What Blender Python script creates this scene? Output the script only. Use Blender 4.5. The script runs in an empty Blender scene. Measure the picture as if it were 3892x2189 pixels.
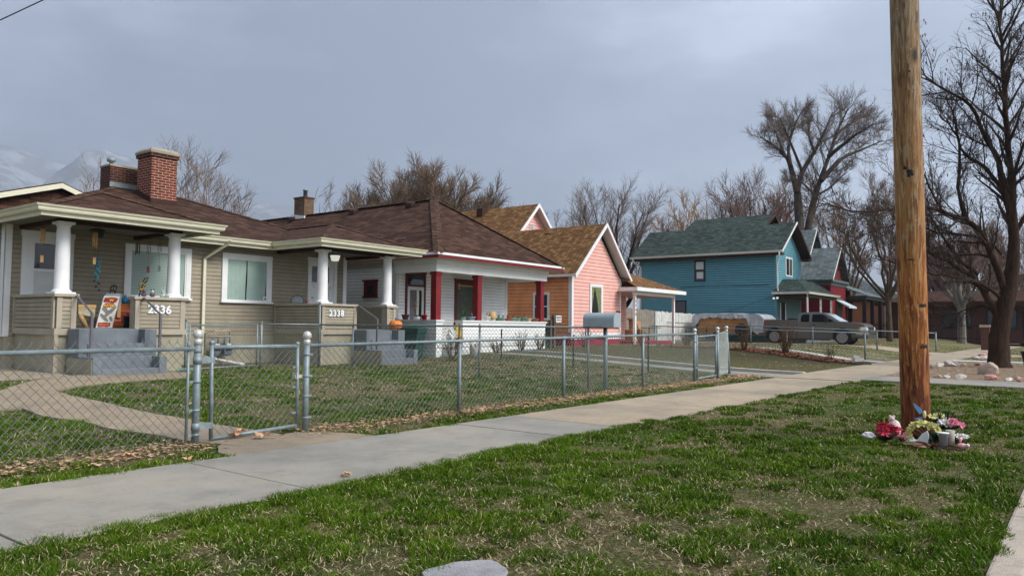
import bpy, bmesh, math, random
import numpy as np
from mathutils import Vector, Matrix
random.seed(7); RNG = np.random.default_rng(11)
scene = bpy.context.scene
COL = scene.collection
PI = math.pi

# ------------------------------------------------------------------ terrain
def lerp_tab(x, tab):
    xs = [t[0] for t in tab]; ys = [t[1] for t in tab]
    return np.interp(x, xs, ys)
def zt(X, Y):
    """ground height: flat by the walk, rising a little towards the houses"""
    zh = lerp_tab(X, [(-50, .2), (5, .18), (9, .13), (16.5, .11), (19, .3), (24, .38), (31, .42), (42, .36), (48, .37), (60, .5), (400, .5)])
    L = lerp_tab(X, [(0, 9.5), (23, 9.5), (29, 4.5), (400, 4.5)])
    s = np.clip((Y - 6.2) / L, 0, 1)
    s = s * s * (3 - 2 * s)
    return zh * s
def Z(X, Y): return float(zt(X, Y))

# ------------------------------------------------------------------ numpy value noise
def vnoise(x, y, seed=0):
    x = np.asarray(x, float); y = np.asarray(y, float)
    xi = np.floor(x).astype(np.int64); yi = np.floor(y).astype(np.int64)
    fx = x - xi; fy = y - yi
    fx = fx * fx * (3 - 2 * fx); fy = fy * fy * (3 - 2 * fy)
    def h(a, b):
        n = (a * 374761393 + b * 668265263 + seed * 1274126177) & 0x7fffffff
        n = ((n ^ (n >> 13)) * 1274126177) & 0x7fffffff
        return ((n ^ (n >> 16)) & 0xffff) / 65535.0
    return (h(xi, yi) * (1 - fx) + h(xi + 1, yi) * fx) * (1 - fy) + (h(xi, yi + 1) * (1 - fx) + h(xi + 1, yi + 1) * fx) * fy
def fbm(x, y, seed=0, o=3):
    s = 0; a = .5; t = 0
    for i in range(o):
        s = s + a * vnoise(x * 2 ** i, y * 2 ** i, seed + i * 17); t += a; a *= .5
    return s / t

# ------------------------------------------------------------------ materials
M = {}
def new_mat(name):
    m = bpy.data.materials.new(name); m.use_nodes = True
    nt = m.node_tree; nt.nodes.clear()
    out = nt.nodes.new('ShaderNodeOutputMaterial'); b = nt.nodes.new('ShaderNodeBsdfPrincipled')
    nt.links.new(b.outputs[0], out.inputs[0])
    M[name] = m
    return m, nt, b, out
def N(nt, typ, **kw):
    n = nt.nodes.new('ShaderNode' + typ)
    for k, v in kw.items():
        if k.startswith('i_'):
            n.inputs[k[2:].replace('_', ' ')].default_value = v
        else: setattr(n, k, v)
    return n
def L(nt, a, b): nt.links.new(a, b)
def mixc(nt, fac, a, b, mode='MIX'):
    n = nt.nodes.new('ShaderNodeMix'); n.data_type = 'RGBA'; n.blend_type = mode
    for sock, v in ((n.inputs[0], fac), (n.inputs[6], a), (n.inputs[7], b)):
        if hasattr(v, 'links'): nt.links.new(v, sock)
        elif isinstance(v, (tuple, list)): sock.default_value = (*v[:3], 1)
        else: sock.default_value = v
    return n.outputs[2]
def ramp(nt, src, stops):
    n = nt.nodes.new('ShaderNodeValToRGB')
    while len(n.color_ramp.elements) < len(stops): n.color_ramp.elements.new(.5)
    for e, (p, c) in zip(n.color_ramp.elements, stops):
        e.position = p; e.color = (*c, 1) if len(c) == 3 else c
    nt.links.new(src, n.inputs[0]); return n.outputs[0]
def g3(v): return (v, v, v)
def bump(nt, b, h, strength=.3, dist=.01):
    n = nt.nodes.new('ShaderNodeBump'); n.inputs['Strength'].default_value = strength; n.inputs['Distance'].default_value = dist
    nt.links.new(h, n.inputs['Height']); nt.links.new(n.outputs[0], b.inputs['Normal'])
def objco(nt, scale=(1, 1, 1)):
    t = nt.nodes.new('ShaderNodeTexCoord'); mp = nt.nodes.new('ShaderNodeMapping'); mp.inputs['Scale'].default_value = scale
    nt.links.new(t.outputs['Object'], mp.inputs[0]); return mp.outputs[0]
def uvco(nt, scale=(1, 1, 1)):
    t = nt.nodes.new('ShaderNodeTexCoord'); mp = nt.nodes.new('ShaderNodeMapping'); mp.inputs['Scale'].default_value = scale
    nt.links.new(t.outputs['UV'], mp.inputs[0]); return mp.outputs[0]
def noise(nt, co, scale, detail=4, rough=.6):
    n = nt.nodes.new('ShaderNodeTexNoise'); n.inputs['Scale'].default_value = scale; n.inputs['Detail'].default_value = detail; n.inputs['Roughness'].default_value = rough
    nt.links.new(co, n.inputs[0]); return n.outputs[0]

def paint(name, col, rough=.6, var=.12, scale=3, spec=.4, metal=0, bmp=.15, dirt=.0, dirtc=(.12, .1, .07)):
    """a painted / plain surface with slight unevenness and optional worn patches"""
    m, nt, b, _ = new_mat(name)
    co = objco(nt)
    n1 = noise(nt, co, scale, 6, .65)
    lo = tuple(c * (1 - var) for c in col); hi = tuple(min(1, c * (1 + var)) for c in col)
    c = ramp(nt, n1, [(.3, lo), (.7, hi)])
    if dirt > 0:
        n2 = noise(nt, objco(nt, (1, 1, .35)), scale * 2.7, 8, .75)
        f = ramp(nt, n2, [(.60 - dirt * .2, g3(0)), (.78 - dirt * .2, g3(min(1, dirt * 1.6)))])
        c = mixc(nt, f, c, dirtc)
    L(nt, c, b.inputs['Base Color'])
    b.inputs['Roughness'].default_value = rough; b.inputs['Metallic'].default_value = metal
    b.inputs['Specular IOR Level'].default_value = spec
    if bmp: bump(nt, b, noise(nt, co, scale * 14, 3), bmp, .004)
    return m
def shingle(name, c1, c2, c3, row=.14, wid=.3, vary=.9):
    m, nt, b, _ = new_mat(name)
    co = uvco(nt)
    wob = N(nt, 'VectorMath', operation='ADD')
    nz = nt.nodes.new('ShaderNodeTexNoise'); nz.inputs['Scale'].default_value = 1.3
    L(nt, co, nz.inputs[0])
    sc = N(nt, 'VectorMath', operation='SCALE'); sc.inputs[3].default_value = .02
    L(nt, nz.outputs['Color'], sc.inputs[0]); L(nt, co, wob.inputs[0]); L(nt, sc.outputs[0], wob.inputs[1])
    br = N(nt, 'TexBrick', offset=.37, offset_frequency=1)
    br.inputs['Scale'].default_value = 1; br.inputs['Brick Width'].default_value = wid; br.inputs['Row Height'].default_value = row
    br.inputs['Mortar Size'].default_value = .008; br.inputs['Mortar Smooth'].default_value = .3; br.inputs['Bias'].default_value = 0
    br.inputs['Color1'].default_value = (0, 0, 0, 1); br.inputs['Color2'].default_value = (1, 1, 1, 1); br.inputs['Mortar'].default_value = (.0, .0, .0, 1)
    L(nt, wob.outputs[0], br.inputs[0])
    c = ramp(nt, br.outputs['Color'], [(.0, c1), (.5, c2), (1, c3)])
    n2 = noise(nt, co, .8, 5, .7)
    c = mixc(nt, .5, c, ramp(nt, n2, [(.3, g3(.62)), (.7, g3(1.25))]), 'MULTIPLY')
    gr = noise(nt, co, 60, 2)
    c = mixc(nt, .6, c, ramp(nt, gr, [(.3, g3(.6)), (.7, g3(1.3))]), 'MULTIPLY')
    c = mixc(nt, br.outputs['Fac'], c, tuple(x * .35 for x in c1))
    L(nt, c, b.inputs['Base Color']); b.inputs['Roughness'].default_value = .95; b.inputs['Specular IOR Level'].default_value = .15
    # each course rises towards its lower edge
    sx = N(nt, 'SeparateXYZ'); L(nt, wob.outputs[0], sx.inputs[0])
    dv = N(nt, 'Math', operation='DIVIDE'); dv.inputs[1].default_value = row; L(nt, sx.outputs[1], dv.inputs[0])
    fr = N(nt, 'Math', operation='FRACT'); L(nt, dv.outputs[0], fr.inputs[0])
    iv = N(nt, 'Math', operation='SUBTRACT'); iv.inputs[0].default_value = 1; L(nt, fr.outputs[0], iv.inputs[1])
    ad = N(nt, 'Math', operation='MULTIPLY_ADD'); ad.inputs[1].default_value = .5; L(nt, gr, ad.inputs[0]); L(nt, iv.outputs[0], ad.inputs[2])
    bump(nt, b, ad.outputs[0], .8, .02)
    return m
def brick(name, c1, c2, mortar, bw=.22, rh=.075):
    m, nt, b, _ = new_mat(name)
    co = uvco(nt)
    br = N(nt, 'TexBrick', offset=.5, offset_frequency=2)
    br.inputs['Scale'].default_value = 1; br.inputs['Brick Width'].default_value = bw; br.inputs['Row Height'].default_value = rh
    br.inputs['Mortar Size'].default_value = .007; br.inputs['Mortar Smooth'].default_value = .2
    br.inputs['Color1'].default_value = (*c1, 1); br.inputs['Color2'].default_value = (*c2, 1); br.inputs['Mortar'].default_value = (*mortar, 1)
    L(nt, co, br.inputs[0])
    c = mixc(nt, .7, br.outputs['Color'], ramp(nt, noise(nt, co, 9, 5, .7), [(.3, g3(.55)), (.7, g3(1.3))]), 'MULTIPLY')
    L(nt, c, b.inputs['Base Color']); b.inputs['Roughness'].default_value = .9; b.inputs['Specular IOR Level'].default_value = .2
    iv = N(nt, 'Math', operation='SUBTRACT'); iv.inputs[0].default_value = 1; L(nt, br.outputs['Fac'], iv.inputs[1])
    bump(nt, b, iv.outputs[0], .8, .01)
    return m

TAUPE = (.335, .29, .215)
paint('siding_taupe', TAUPE, .75, .13, 2.2, .25, bmp=.1, dirt=.12, dirtc=(.16, .13, .09))
for n_, c_ in (('siding_taupe', (.07, .06, .045)), ('siding_white', (.22, .22, .22)), ('siding_pink', (.30, .11, .09)), ('siding_orange', (.17, .06, .03)), ('siding_blue', (.02, .06, .085)), ('porch_teal', (.03, .06, .06))): paint(n_ + '_lap_shade', c_, .9, .1, 3, .1, bmp=0)  # darker siding copies: shadow line of the laps put into colour
paint('trim_taupe', (.4, .35, .27), .7, .12, 3, .3, dirt=.15, dirtc=(.2, .17, .12))
paint('found_taupe', (.36, .325, .24), .85, .13, 3, .2, dirt=.22, dirtc=(.2, .17, .12))
paint('siding_white', (.80, .80, .78), .6, .07, 2, .3, dirt=.10, dirtc=(.4, .38, .33))
paint('trim_white', (.8, .8, .8), .5, .05, 3, .4, dirt=.05, dirtc=(.45, .42, .38))
paint('grey_white', (.6, .61, .59), .6, .08, 3, .3, dirt=.1, dirtc=(.4, .38, .33))
paint('siding_pink', (.80, .44, .38), .7, .09, 2.5, .25, dirt=.16, dirtc=(.5, .2, .14))
paint('siding_orange', (.80, .33, .145), .7, .18, 2.0, .25, dirt=.1, dirtc=(.7, .33, .17))
paint('siding_blue', (.115, .30, .36), .65, .08, 2, .3, dirt=.06, dirtc=(.05, .15, .2))
paint('porch_teal', (.10, .17, .17), .7, .1, 2, .3)
paint('red_paint', (.19, .011, .014), .5, .2, 4, .4, dirt=.05, dirtc=(.5, .4, .38))
paint('dark_red', (.11, .010, .013), .6, .2, 4, .4)
paint('magenta_paint', (.30, .015, .05), .7, .2, 3, .3)
paint('red_brick_paint', (.15, .011, .017), .8, .2, 2, .2)
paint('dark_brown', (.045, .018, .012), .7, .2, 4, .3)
paint('dark_trim', (.03, .035, .035), .6, .2, 4, .3)
paint('grey_trim', (.10, .12, .12), .6, .15, 4, .3)
paint('gutter_cream', (.72, .69, .52), .4, .06, 3, .5, bmp=0)
paint('gutter_white', (.75, .74, .70), .4, .06, 3, .5, bmp=0, dirt=.06, dirtc=(.4, .35, .28))
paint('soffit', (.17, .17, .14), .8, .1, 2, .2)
paint('soffit_white', (.55, .56, .56), .8, .06, 2, .2)
paint('step_paint', (.155, .175, .195), .6, .18, 2.2, .35, dirt=.3, dirtc=(.26, .28, .29))
paint('rail_iron', (.14, .135, .15), .45, .15, 6, .5, metal=.2)
paint('black', (.012, .012, .014), .5, .2, 5, .4)
paint('room_dark', (.014, .016, .018), .9, .3, 3, .1)
paint('curtain_mint', (.42, .56, .50), .95, .07, 6, .1)
paint('curtain_dusk', (.17, .15, .17), .95, .25, 6, .1)
paint('curtain_olive', (.10, .12, .085), .95, .3, 9, .1)
paint('curtain_lime', (.25, .27, .12), .95, .25, 6, .1)
paint('blind_mint', (.50, .64, .58), .7, .05, 3, .3)
paint('screen_grey', (.11, .11, .12), .8, .15, 20, .2)
paint('zinc', (.215, .265, .275), .5, .25, 9, .5, metal=.25, bmp=.05, dirt=.2, dirtc=(.12, .12, .12))
paint('zinc_wire', (.22, .25, .235), .5, .2, 9, .4, metal=.4, bmp=0)
paint('rust_wire', (.05, .04, .035), .7, .2, 9, .3)
paint('post_cap', (.55, .54, .51), .45, .12, 8, .5, metal=.3)
paint('mailbox_grey', (.36, .42, .44), .45, .1, 6, .5, metal=.2, dirt=.06, dirtc=(.25, .27, .27))
paint('concrete_cap', (.33, .29, .22), .95, .2, 5, .2, bmp=.6)
paint('rubber', (.018, .018, .02), .8, .2, 9, .3)
paint('rim_silver', (.34, .34, .36), .3, .08, 9, .5, metal=.7, bmp=0)
paint('chrome', (.65, .66, .68), .18, .05, 6, .5, metal=1, bmp=0)
paint('plywood', (.42, .20, .07), .7, .22, 2.5, .3, dirt=.1, dirtc=(.2, .08, .03))
paint('fence_wood_grey', (.27, .24, .20), .9, .25, 4, .15, dirt=.15, dirtc=(.12, .1, .08))
paint('fence_wood_white', (.60, .60, .57), .85, .15, 3, .15, dirt=.42, dirtc=(.22, .19, .15))
paint('bin_green', (.010, .055, .048), .5, .15, 5, .4, bmp=.1)
paint('orange_pumpkin', (.75, .20, .02), .45, .12, 6, .5)
paint('stem_brown', (.12, .07, .03), .8, .2, 8, .2)
paint('terracotta', (.42, .12, .06), .8, .15, 8, .2)
paint('pot_green', (.14, .27, .19), .6, .15, 8, .3)
paint('pot_sage', (.25, .36, .31), .6, .12, 8, .3)
paint('pot_white', (.72, .72, .70), .5, .06, 8, .4)
paint('pot_cream', (.66, .55, .36), .6, .1, 8, .3)
paint('pot_red', (.55, .012, .02), .45, .1, 8, .4)
paint('pot_blue', (.24, .36, .46), .5, .1, 8, .4)
paint('pot_brown', (.09, .055, .045), .6, .15, 8, .3)
paint('pot_slate', (.10, .11, .13), .6, .15, 8, .3)
paint('pot_ochre', (.40, .27, .12), .7, .15, 8, .3)
paint('leaf_green', (.06, .14, .06), .7, .4, 15, .3)
paint('leaf_dry', (.22, .125, .085), .85, .4, 15, .2)
paint('leaf_tan', (.52, .30, .17), .8, .3, 15, .25)
paint('straw', (.45, .38, .24), .9, .3, 12, .2)
paint('sack_yellow', (.58, .42, .05), .5, .35, 18, .4, dirt=.4, dirtc=(.35, .03, .02))
paint('yellow_plastic', (.75, .40, .02), .4, .1, 6, .5)
paint('toy_red', (.6, .02, .05), .4, .1, 6, .5)
paint('toy_orange', (.30, .085, .02), .5, .3, 6, .4)
paint('toy_pink', (.75, .10, .22), .4, .1, 6, .5)
paint('toy_blue', (.02, .18, .35), .4, .1, 6, .5)
paint('sign_white', (.50, .50, .48), .6, .08, 8, .3)
paint('sign_grey', (.17, .16, .15), .8, .3, 14, .2)
paint('sign_grey_frame', (.2, .23, .25), .5, .15, 6, .4)
paint('sign_maroon', (.22, .02, .01), .7, .3, 14, .3)
paint('letter_gold', (.60, .36, .05), .6, .2, 14, .3)
paint('letter_rust', (.45, .12, .03), .6, .3, 14, .3)
paint('bamboo', (.55, .33, .13), .6, .2, 8, .3)
paint('teal_shell', (.02, .13, .16), .5, .4, 20, .4)
paint('figurine_dark', (.10, .06, .09), .6, .5, 30, .3)
paint('figurine_mint', (.42, .55, .5), .6, .15, 20, .3)
paint('meter_grey', (.12, .15, .19), .5, .15, 8, .4)
paint('pipe_beige', (.38, .34, .27), .6, .15, 8, .3)
paint('pvc_white', (.72, .71, .66), .45, .08, 8, .4)
paint('cardboard', (.42, .25, .13), .9, .15, 5, .2)
paint('shade_tan', (.55, .36, .17), .8, .1, 5, .2)
paint('petal_pink', (.50, .03, .07), .6, .6, 30, .3)
paint('petal_rose', (.80, .28, .38), .6, .25, 30, .3)
paint('petal_yellow', (.72, .68, .28), .6, .2, 30, .3)
paint('petal_peach', (.7, .30, .17), .6, .25, 30, .3)
paint('petal_white', (.78, .77, .74), .6, .1, 30, .3)
paint('figure_blue', (.22, .42, .72), .5, .15, 30, .4)
paint('bucket_grey', (.45, .47, .52), .4, .15, 12, .5, metal=.4)
paint('vase_wood', (.36, .33, .27), .8, .2, 18, .3)
paint('plush_white', (.75, .70, .70), .95, .08, 30, .1)
paint('plush_pink', (.80, .45, .42), .95, .12, 30, .1)
paint('plush_rose', (.78, .62, .60), .95, .12, 30, .1)
paint('evergreen', (.018, .05, .03), .8, .4, 20, .2)
paint('rock_tan', (.48, .37, .29), .95, .28, 5, .2, bmp=.8)
paint('rock_pink', (.52, .27, .22), .95, .28, 5, .2, bmp=.8)
paint('rock_white', (.62, .57, .50), .95, .22, 5, .2, bmp=.8)
paint('tile_awning', (.55, .66, .70), .4, .08, 3, .5)
paint('iron_fence', (.012, .012, .016), .5, .1, 9, .4)
paint('cedar_orange', (.55, .20, .10), .8, .15, 4, .3)
paint('number_white', (.82, .84, .88), .4, .04, 9, .4, bmp=0)
paint('wire_black', (.02, .02, .02), .6, .1, 9, .3)
paint('grey_wood_post', (.13, .10, .075), .9, .3, 8, .2)
shingle('roof_brown', (.038, .018, .012), (.066, .033, .022), (.108, .056, .038))
shingle('roof_brown_light', (.055, .028, .019), (.088, .048, .034), (.13, .074, .052))
shingle('roof_tan', (.12, .058, .021), (.18, .09, .035), (.29, .165, .075), row=.14, wid=.20)
shingle('roof_green', (.022, .034, .029), (.045, .066, .057), (.075, .10, .088))
shingle('roof_grey', (.10, .125, .125), (.155, .185, .185), (.21, .24, .24), row=.2, wid=.35)
brick('brick_red', (.21, .042, .025), (.11, .024, .016), (.60, .46, .34))
brick('brick_old', (.105, .026, .018), (.055, .020, .016), (.20, .165, .13))
brick('brick_tan', (.20, .12, .07), (.10, .065, .045), (.16, .14, .11), .2, .1)
brick('brick_far', (.14, .045, .035), (.10, .035, .03), (.22, .17, .14))

def truck_paint():
    m, nt, b, _ = new_mat('truck_paint')
    b.inputs['Base Color'].default_value = (.125, .12, .112, 1)
    b.inputs['Metallic'].default_value = .35; b.inputs['Roughness'].default_value = .36
    b.inputs['Coat Weight'].default_value = .7; b.inputs['Coat Roughness'].default_value = .08
    bump(nt, b, noise(nt, objco(nt), 1.2, 2), .08, .02)
truck_paint()
def glass(name, tint=(.02, .025, .03), rough=.04, alpha=.85):
    m, nt, b, out = new_mat(name)
    b.inputs['Base Color'].default_value = (*tint, 1); b.inputs['Roughness'].default_value = rough; b.inputs['Specular IOR Level'].default_value = .6
    if alpha < 1:
        tr = N(nt, 'BsdfTransparent'); mx = N(nt, 'MixShader'); mx.inputs[0].default_value = alpha
        L(nt, tr.outputs[0], mx.inputs[1]); L(nt, b.outputs[0], mx.inputs[2]); L(nt, mx.outputs[0], out.inputs[0])
glass('glass_dark', alpha=1)
glass('glass_clear', (.05, .06, .06), .03, .16)
glass('glass_windshield', (.45, .52, .56), .06, 1)
glass('glass_tint', (.004, .005, .007), .12, 1); M['glass_tint'].node_tree.nodes['Principled BSDF'].inputs['Specular IOR Level'].default_value = .15
glass('glass_tail', (.5, .01, .015), .15, 1)
glass('glass_lamp', (.75, .75, .72), .1, 1)
glass('glass_amber', (.75, .3, .04), .15, 1)
def emis(name, col, s):
    m, nt, b, _ = new_mat(name)
    b.inputs['Base Color'].default_value = (*col, 1); b.inputs['Emission Color'].default_value = (*col, 1); b.inputs['Emission Strength'].default_value = s
emis('lamp_lit', (.9, .88, .8), .45)

def tarp():
    m, nt, b, _ = new_mat('tarp_silver')
    co = objco(nt)
    c = ramp(nt, noise(nt, co, 2.2, 5), [(.3, (.34, .36, .39)), (.7, (.52, .54, .57))])
    L(nt, c, b.inputs['Base Color']); b.inputs['Roughness'].default_value = .42; b.inputs['Metallic'].default_value = .25
    bump(nt, b, noise(nt, co, 5, 5, .6), .7, .06)
tarp()
def bark(name, c1, c2, scale=1):
    m, nt, b, _ = new_mat(name)
    co = objco(nt, (9 * scale, 9 * scale, 1.6 * scale))
    n1 = noise(nt, co, 1.6, 7, .7)
    L(nt, ramp(nt, n1, [(.32, c1), (.68, c2)]), b.inputs['Base Color'])
    b.inputs['Roughness'].default_value = .95; b.inputs['Specular IOR Level'].default_value = .15
    bump(nt, b, n1, 1.0, .04)
bark('bark_dark', (.020, .012, .008), (.072, .042, .027))
bark('bark_brown', (.05, .035, .025), (.14, .10, .075), .6)
bark('bark_grey', (.12, .105, .09), (.30, .27, .24), .6)
bark('bark_mid', (.035, .027, .022), (.10, .08, .066), .6)
paint('twig_dark', (.065, .048, .040), .9, .3, 3, .15, bmp=0)
paint('twig_brown', (.19, .13, .09), .9, .3, .6, .15, bmp=0)
paint('twig_red', (.22, .14, .12), .9, .3, .6, .15, bmp=0)
paint('twig_pale', (.26, .21, .19), .9, .25, .6, .15, bmp=0)
paint('twig_gold', (.36, .22, .09), .9, .3, .6, .15, bmp=0)
paint('twig_grey', (.19, .15, .13), .9, .3, .6, .15, bmp=0)
paint('seed_brown', (.06, .028, .02), .9, .3, 3, .15, bmp=0)

def pole_wood():
    m, nt, b, _ = new_mat('pole_wood')
    t = N(nt, 'TexCoord'); sx = N(nt, 'SeparateXYZ'); L(nt, t.outputs['Object'], sx.inputs[0])
    # long grain fibres: stretch along z
    fine = noise(nt, objco(nt, (30, 30, 1.0)), 1.5, 7, .7)
    streak = noise(nt, objco(nt, (15, 15, 1.6)), 1.25, 6, .66)
    flake = noise(nt, objco(nt, (24, 24, 2.9)), 1.5, 4, .6)
    big = noise(nt, objco(nt, (3, 3, .9)), .8, 3)
    # treated wood turns redder and darker towards the butt of the pole
    hz = N(nt, 'MapRange'); hz.inputs[1].default_value = .0; hz.inputs[2].default_value = 5.2; hz.inputs[3].default_value = 0; hz.inputs[4].default_value = 1
    wb = N(nt, 'MULTIPLY_ADD') if False else N(nt, 'Math', operation='MULTIPLY_ADD'); wb.inputs[1].default_value = 1.8
    L(nt, big, wb.inputs[0]); L(nt, sx.outputs[2], wb.inputs[2])
    sb = N(nt, 'Math', operation='SUBTRACT'); sb.inputs[1].default_value = .9; L(nt, wb.outputs[0], sb.inputs[0]); L(nt, sb.outputs[0], hz.inputs[0])
    dark = ramp(nt, hz.outputs[0], [(0, (.055, .009, .003)), (.12, (.10, .021, .005)), (.3, (.19, .050, .008)), (.55, (.18, .068, .018)), (1, (.105, .058, .028))])
    lite = ramp(nt, hz.outputs[0], [(0, (.16, .034, .009)), (.12, (.28, .083, .018)), (.3, (.44, .155, .028)), (.55, (.38, .185, .06)), (1, (.30, .195, .095))])
    c = mixc(nt, ramp(nt, streak, [(.40, g3(0)), (.56, g3(1))]), dark, lite)
    pale = ramp(nt, hz.outputs[0], [(0, (.24, .07, .02)), (.2, (.55, .26, .07)), (.5, (.42, .29, .14)), (1, (.37, .31, .20))])
    c = mixc(nt, ramp(nt, flake, [(.53, g3(0)), (.57, g3(.8))]), c, pale)
    c = mixc(nt, .6, c, ramp(nt, fine, [(.3, g3(.6)), (.7, g3(1.25))]), 'MULTIPLY')
    # knots / scorched knot holes
    v = N(nt, 'TexVoronoi'); v.inputs['Scale'].default_value = 1.0; L(nt, objco(nt, (2.6, 2.6, 1.15)), v.inputs[0])
    c = mixc(nt, ramp(nt, v.outputs[0], [(.05, g3(1)), (.13, g3(0))]), c, (.03, .012, .006))
    L(nt, c, b.inputs['Base Color']); b.inputs['Roughness'].default_value = .62; b.inputs['Specular IOR Level'].default_value = .35
    ad = N(nt, 'Math', operation='ADD'); L(nt, fine, ad.inputs[0]); L(nt, flake, ad.inputs[1])
    bump(nt, b, ad.outputs[0], .6, .012)
pole_wood()

def ground_mat(name, cols, scale=1.0, patch=None, bstr=.9):
    """cols: dark..light stops for fine litter; patch: (colour, amount) for larger patches"""
    m, nt, b, _ = new_mat(name)
    co = objco(nt)
    fine = noise(nt, co, 38 * scale, 8, .75)
    mid = noise(nt, co, 6 * scale, 6, .65)
    n = len(cols)
    c = ramp(nt, fine, [(.33 + .34 * i / (n - 1), cc) for i, cc in enumerate(cols)])
    c = mixc(nt, .5, c, ramp(nt, mid, [(.3, g3(.6)), (.7, g3(1.35))]), 'MULTIPLY')
    if patch:
        big = noise(nt, co, patch[2], 6, .7)
        f = ramp(nt, big, [(.5 - patch[1] * .5, g3(1)), (.62 - patch[1] * .5, g3(0))])
        pc = mixc(nt, .6, patch[0], ramp(nt, fine, [(.3, g3(.4)), (.7, g3(1.5))]), 'MULTIPLY')
        c = mixc(nt, f, c, pc)
    L(nt, c, b.inputs['Base Color']); b.inputs['Roughness'].default_value = .97; b.inputs['Specular IOR Level'].default_value = .1
    ad = N(nt, 'Math', operation='ADD'); L(nt, fine, ad.inputs[0]); L(nt, mid, ad.inputs[1])
    bump(nt, b, ad.outputs[0], bstr, .03)
    return m
ground_mat('ground_lawn', [(.035, .025, .014), (.09, .075, .03), (.18, .155, .08), (.38, .31, .19)], 1, ((.05, .085, .015), .16, .55))
ground_mat('ground_soil', [(.05, .036, .024), (.11, .08, .052), (.2, .155, .10)], 1, ((.10, .10, .04), .0, .45))
ground_mat('ground_mulch', [(.12, .08, .05), (.26, .19, .13), (.40, .31, .22)], 1)
ground_mat('ground_leaves', [(.04, .025, .018), (.13, .075, .05), (.30, .18, .12)], .7)
ground_mat('lawn_far', [(.05, .06, .02), (.10, .125, .035), (.16, .17, .06)], .6, ((.20, .17, .09), .04, .5))
def concrete(name, col, agg=.12, stain=.25, crack=.0):
    m, nt, b, _ = new_mat(name)
    co = objco(nt)
    fine = noise(nt, co, 160, 3, .8); mid = noise(nt, co, 2.4, 9, .78); big = noise(nt, co, .55, 4); pit = noise(nt, co, 26, 4, .7)
    c = ramp(nt, fine, [(.3, tuple(x * (1 - agg * 2) for x in col)), (.7, tuple(min(1, x * (1 + agg * 2)) for x in col))])
    c = mixc(nt, min(1, stain * 2), c, ramp(nt, mid, [(.32, g3(.62)), (.5, g3(1.0)), (.7, g3(1.18))]), 'MULTIPLY')
    c = mixc(nt, .8, c, ramp(nt, big, [(.35, (.72, .75, .77)), (.5, (1, 1, 1)), (.65, (1.16, 1.12, 1.05))]), 'MULTIPLY')
    c = mixc(nt, ramp(nt, pit, [(.66, g3(0)), (.74, g3(.55))]), c, tuple(x * .4 for x in col))
    if crack:
        wp = N(nt, 'VectorMath', operation='ADD'); sc = N(nt, 'VectorMath', operation='SCALE'); sc.inputs[3].default_value = .35
        nz = nt.nodes.new('ShaderNodeTexNoise'); nz.inputs['Scale'].default_value = 2.2; L(nt, co, nz.inputs[0]); L(nt, nz.outputs['Color'], sc.inputs[0]); L(nt, co, wp.inputs[0]); L(nt, sc.outputs[0], wp.inputs[1])
        vo = N(nt, 'TexVoronoi', feature='DISTANCE_TO_EDGE'); vo.inputs['Scale'].default_value = .22; L(nt, wp.outputs[0], vo.inputs[0])
        c = mixc(nt, ramp(nt, vo.outputs[0], [(.0, g3(crack)), (.006, g3(crack)), (.011, g3(0))]), c, tuple(x * .22 for x in col))
    L(nt, c, b.inputs['Base Color']); b.inputs['Roughness'].default_value = .8; b.inputs['Specular IOR Level'].default_value = .35
    bump(nt, b, fine, .25, .004)
concrete('concrete_grey', (.29, .268, .228), .09, .32, .0)
concrete('concrete_tan', (.37, .30, .215), .16, .3, .3)
concrete('concrete_pale', (.50, .48, .45), .1, .3)
concrete('concrete_aggregate', (.30, .235, .165), .30, .35)
concrete('kerb_concrete', (.42, .36, .29), .25, .4)
concrete('asphalt', (.06, .06, .062), .3, .3)
concrete('stone_lid', (.30, .29, .30), .35, .5)
def mountain():
    m, nt, b, _ = new_mat('mountain_rock')
    g = N(nt, 'NewGeometry'); sx = N(nt, 'SeparateXYZ'); L(nt, g.outputs['Normal'], sx.inputs[0])
    co = objco(nt)
    n1 = noise(nt, co, .008, 9, .72); n2 = noise(nt, co, .0016, 5, .6)
    ad = N(nt, 'Math', operation='ADD'); L(nt, n1, ad.inputs[0]); L(nt, n2, ad.inputs[1])
    f = ramp(nt, ad.outputs[0], [(.93 / 2 * 1.0 + .02, g3(0)), (.53, g3(1))])
    hv = N(nt, 'Math', operation='MULTIPLY_ADD'); hv.inputs[1].default_value = .72; L(nt, n1, hv.inputs[0]); h2 = N(nt, 'Math', operation='MULTIPLY'); h2.inputs[1].default_value = .28; L(nt, n2, h2.inputs[0]); L(nt, h2.outputs[0], hv.inputs[2])
    f = ramp(nt, hv.outputs[0], [(.505, g3(0)), (.55, g3(1))])
    L(nt, mixc(nt, f, (.17, .18, .20), (.33, .35, .385)), b.inputs['Base Color']); b.inputs['Roughness'].default_value = 1  # rock and snow tones drawn close, haze fade put into the colour
mountain()
def vcol_mat(name, rough=.7):
    m, nt, b, _ = new_mat(name)
    a = N(nt, 'Attribute', attribute_name='Col')
    L(nt, a.outputs['Color'], b.inputs['Base Color']); b.inputs['Roughness'].default_value = rough
    b.inputs['Specular IOR Level'].default_value = .07
    return m
vcol_mat('grass_blades', .6); vcol_mat('litter', .85)

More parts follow.
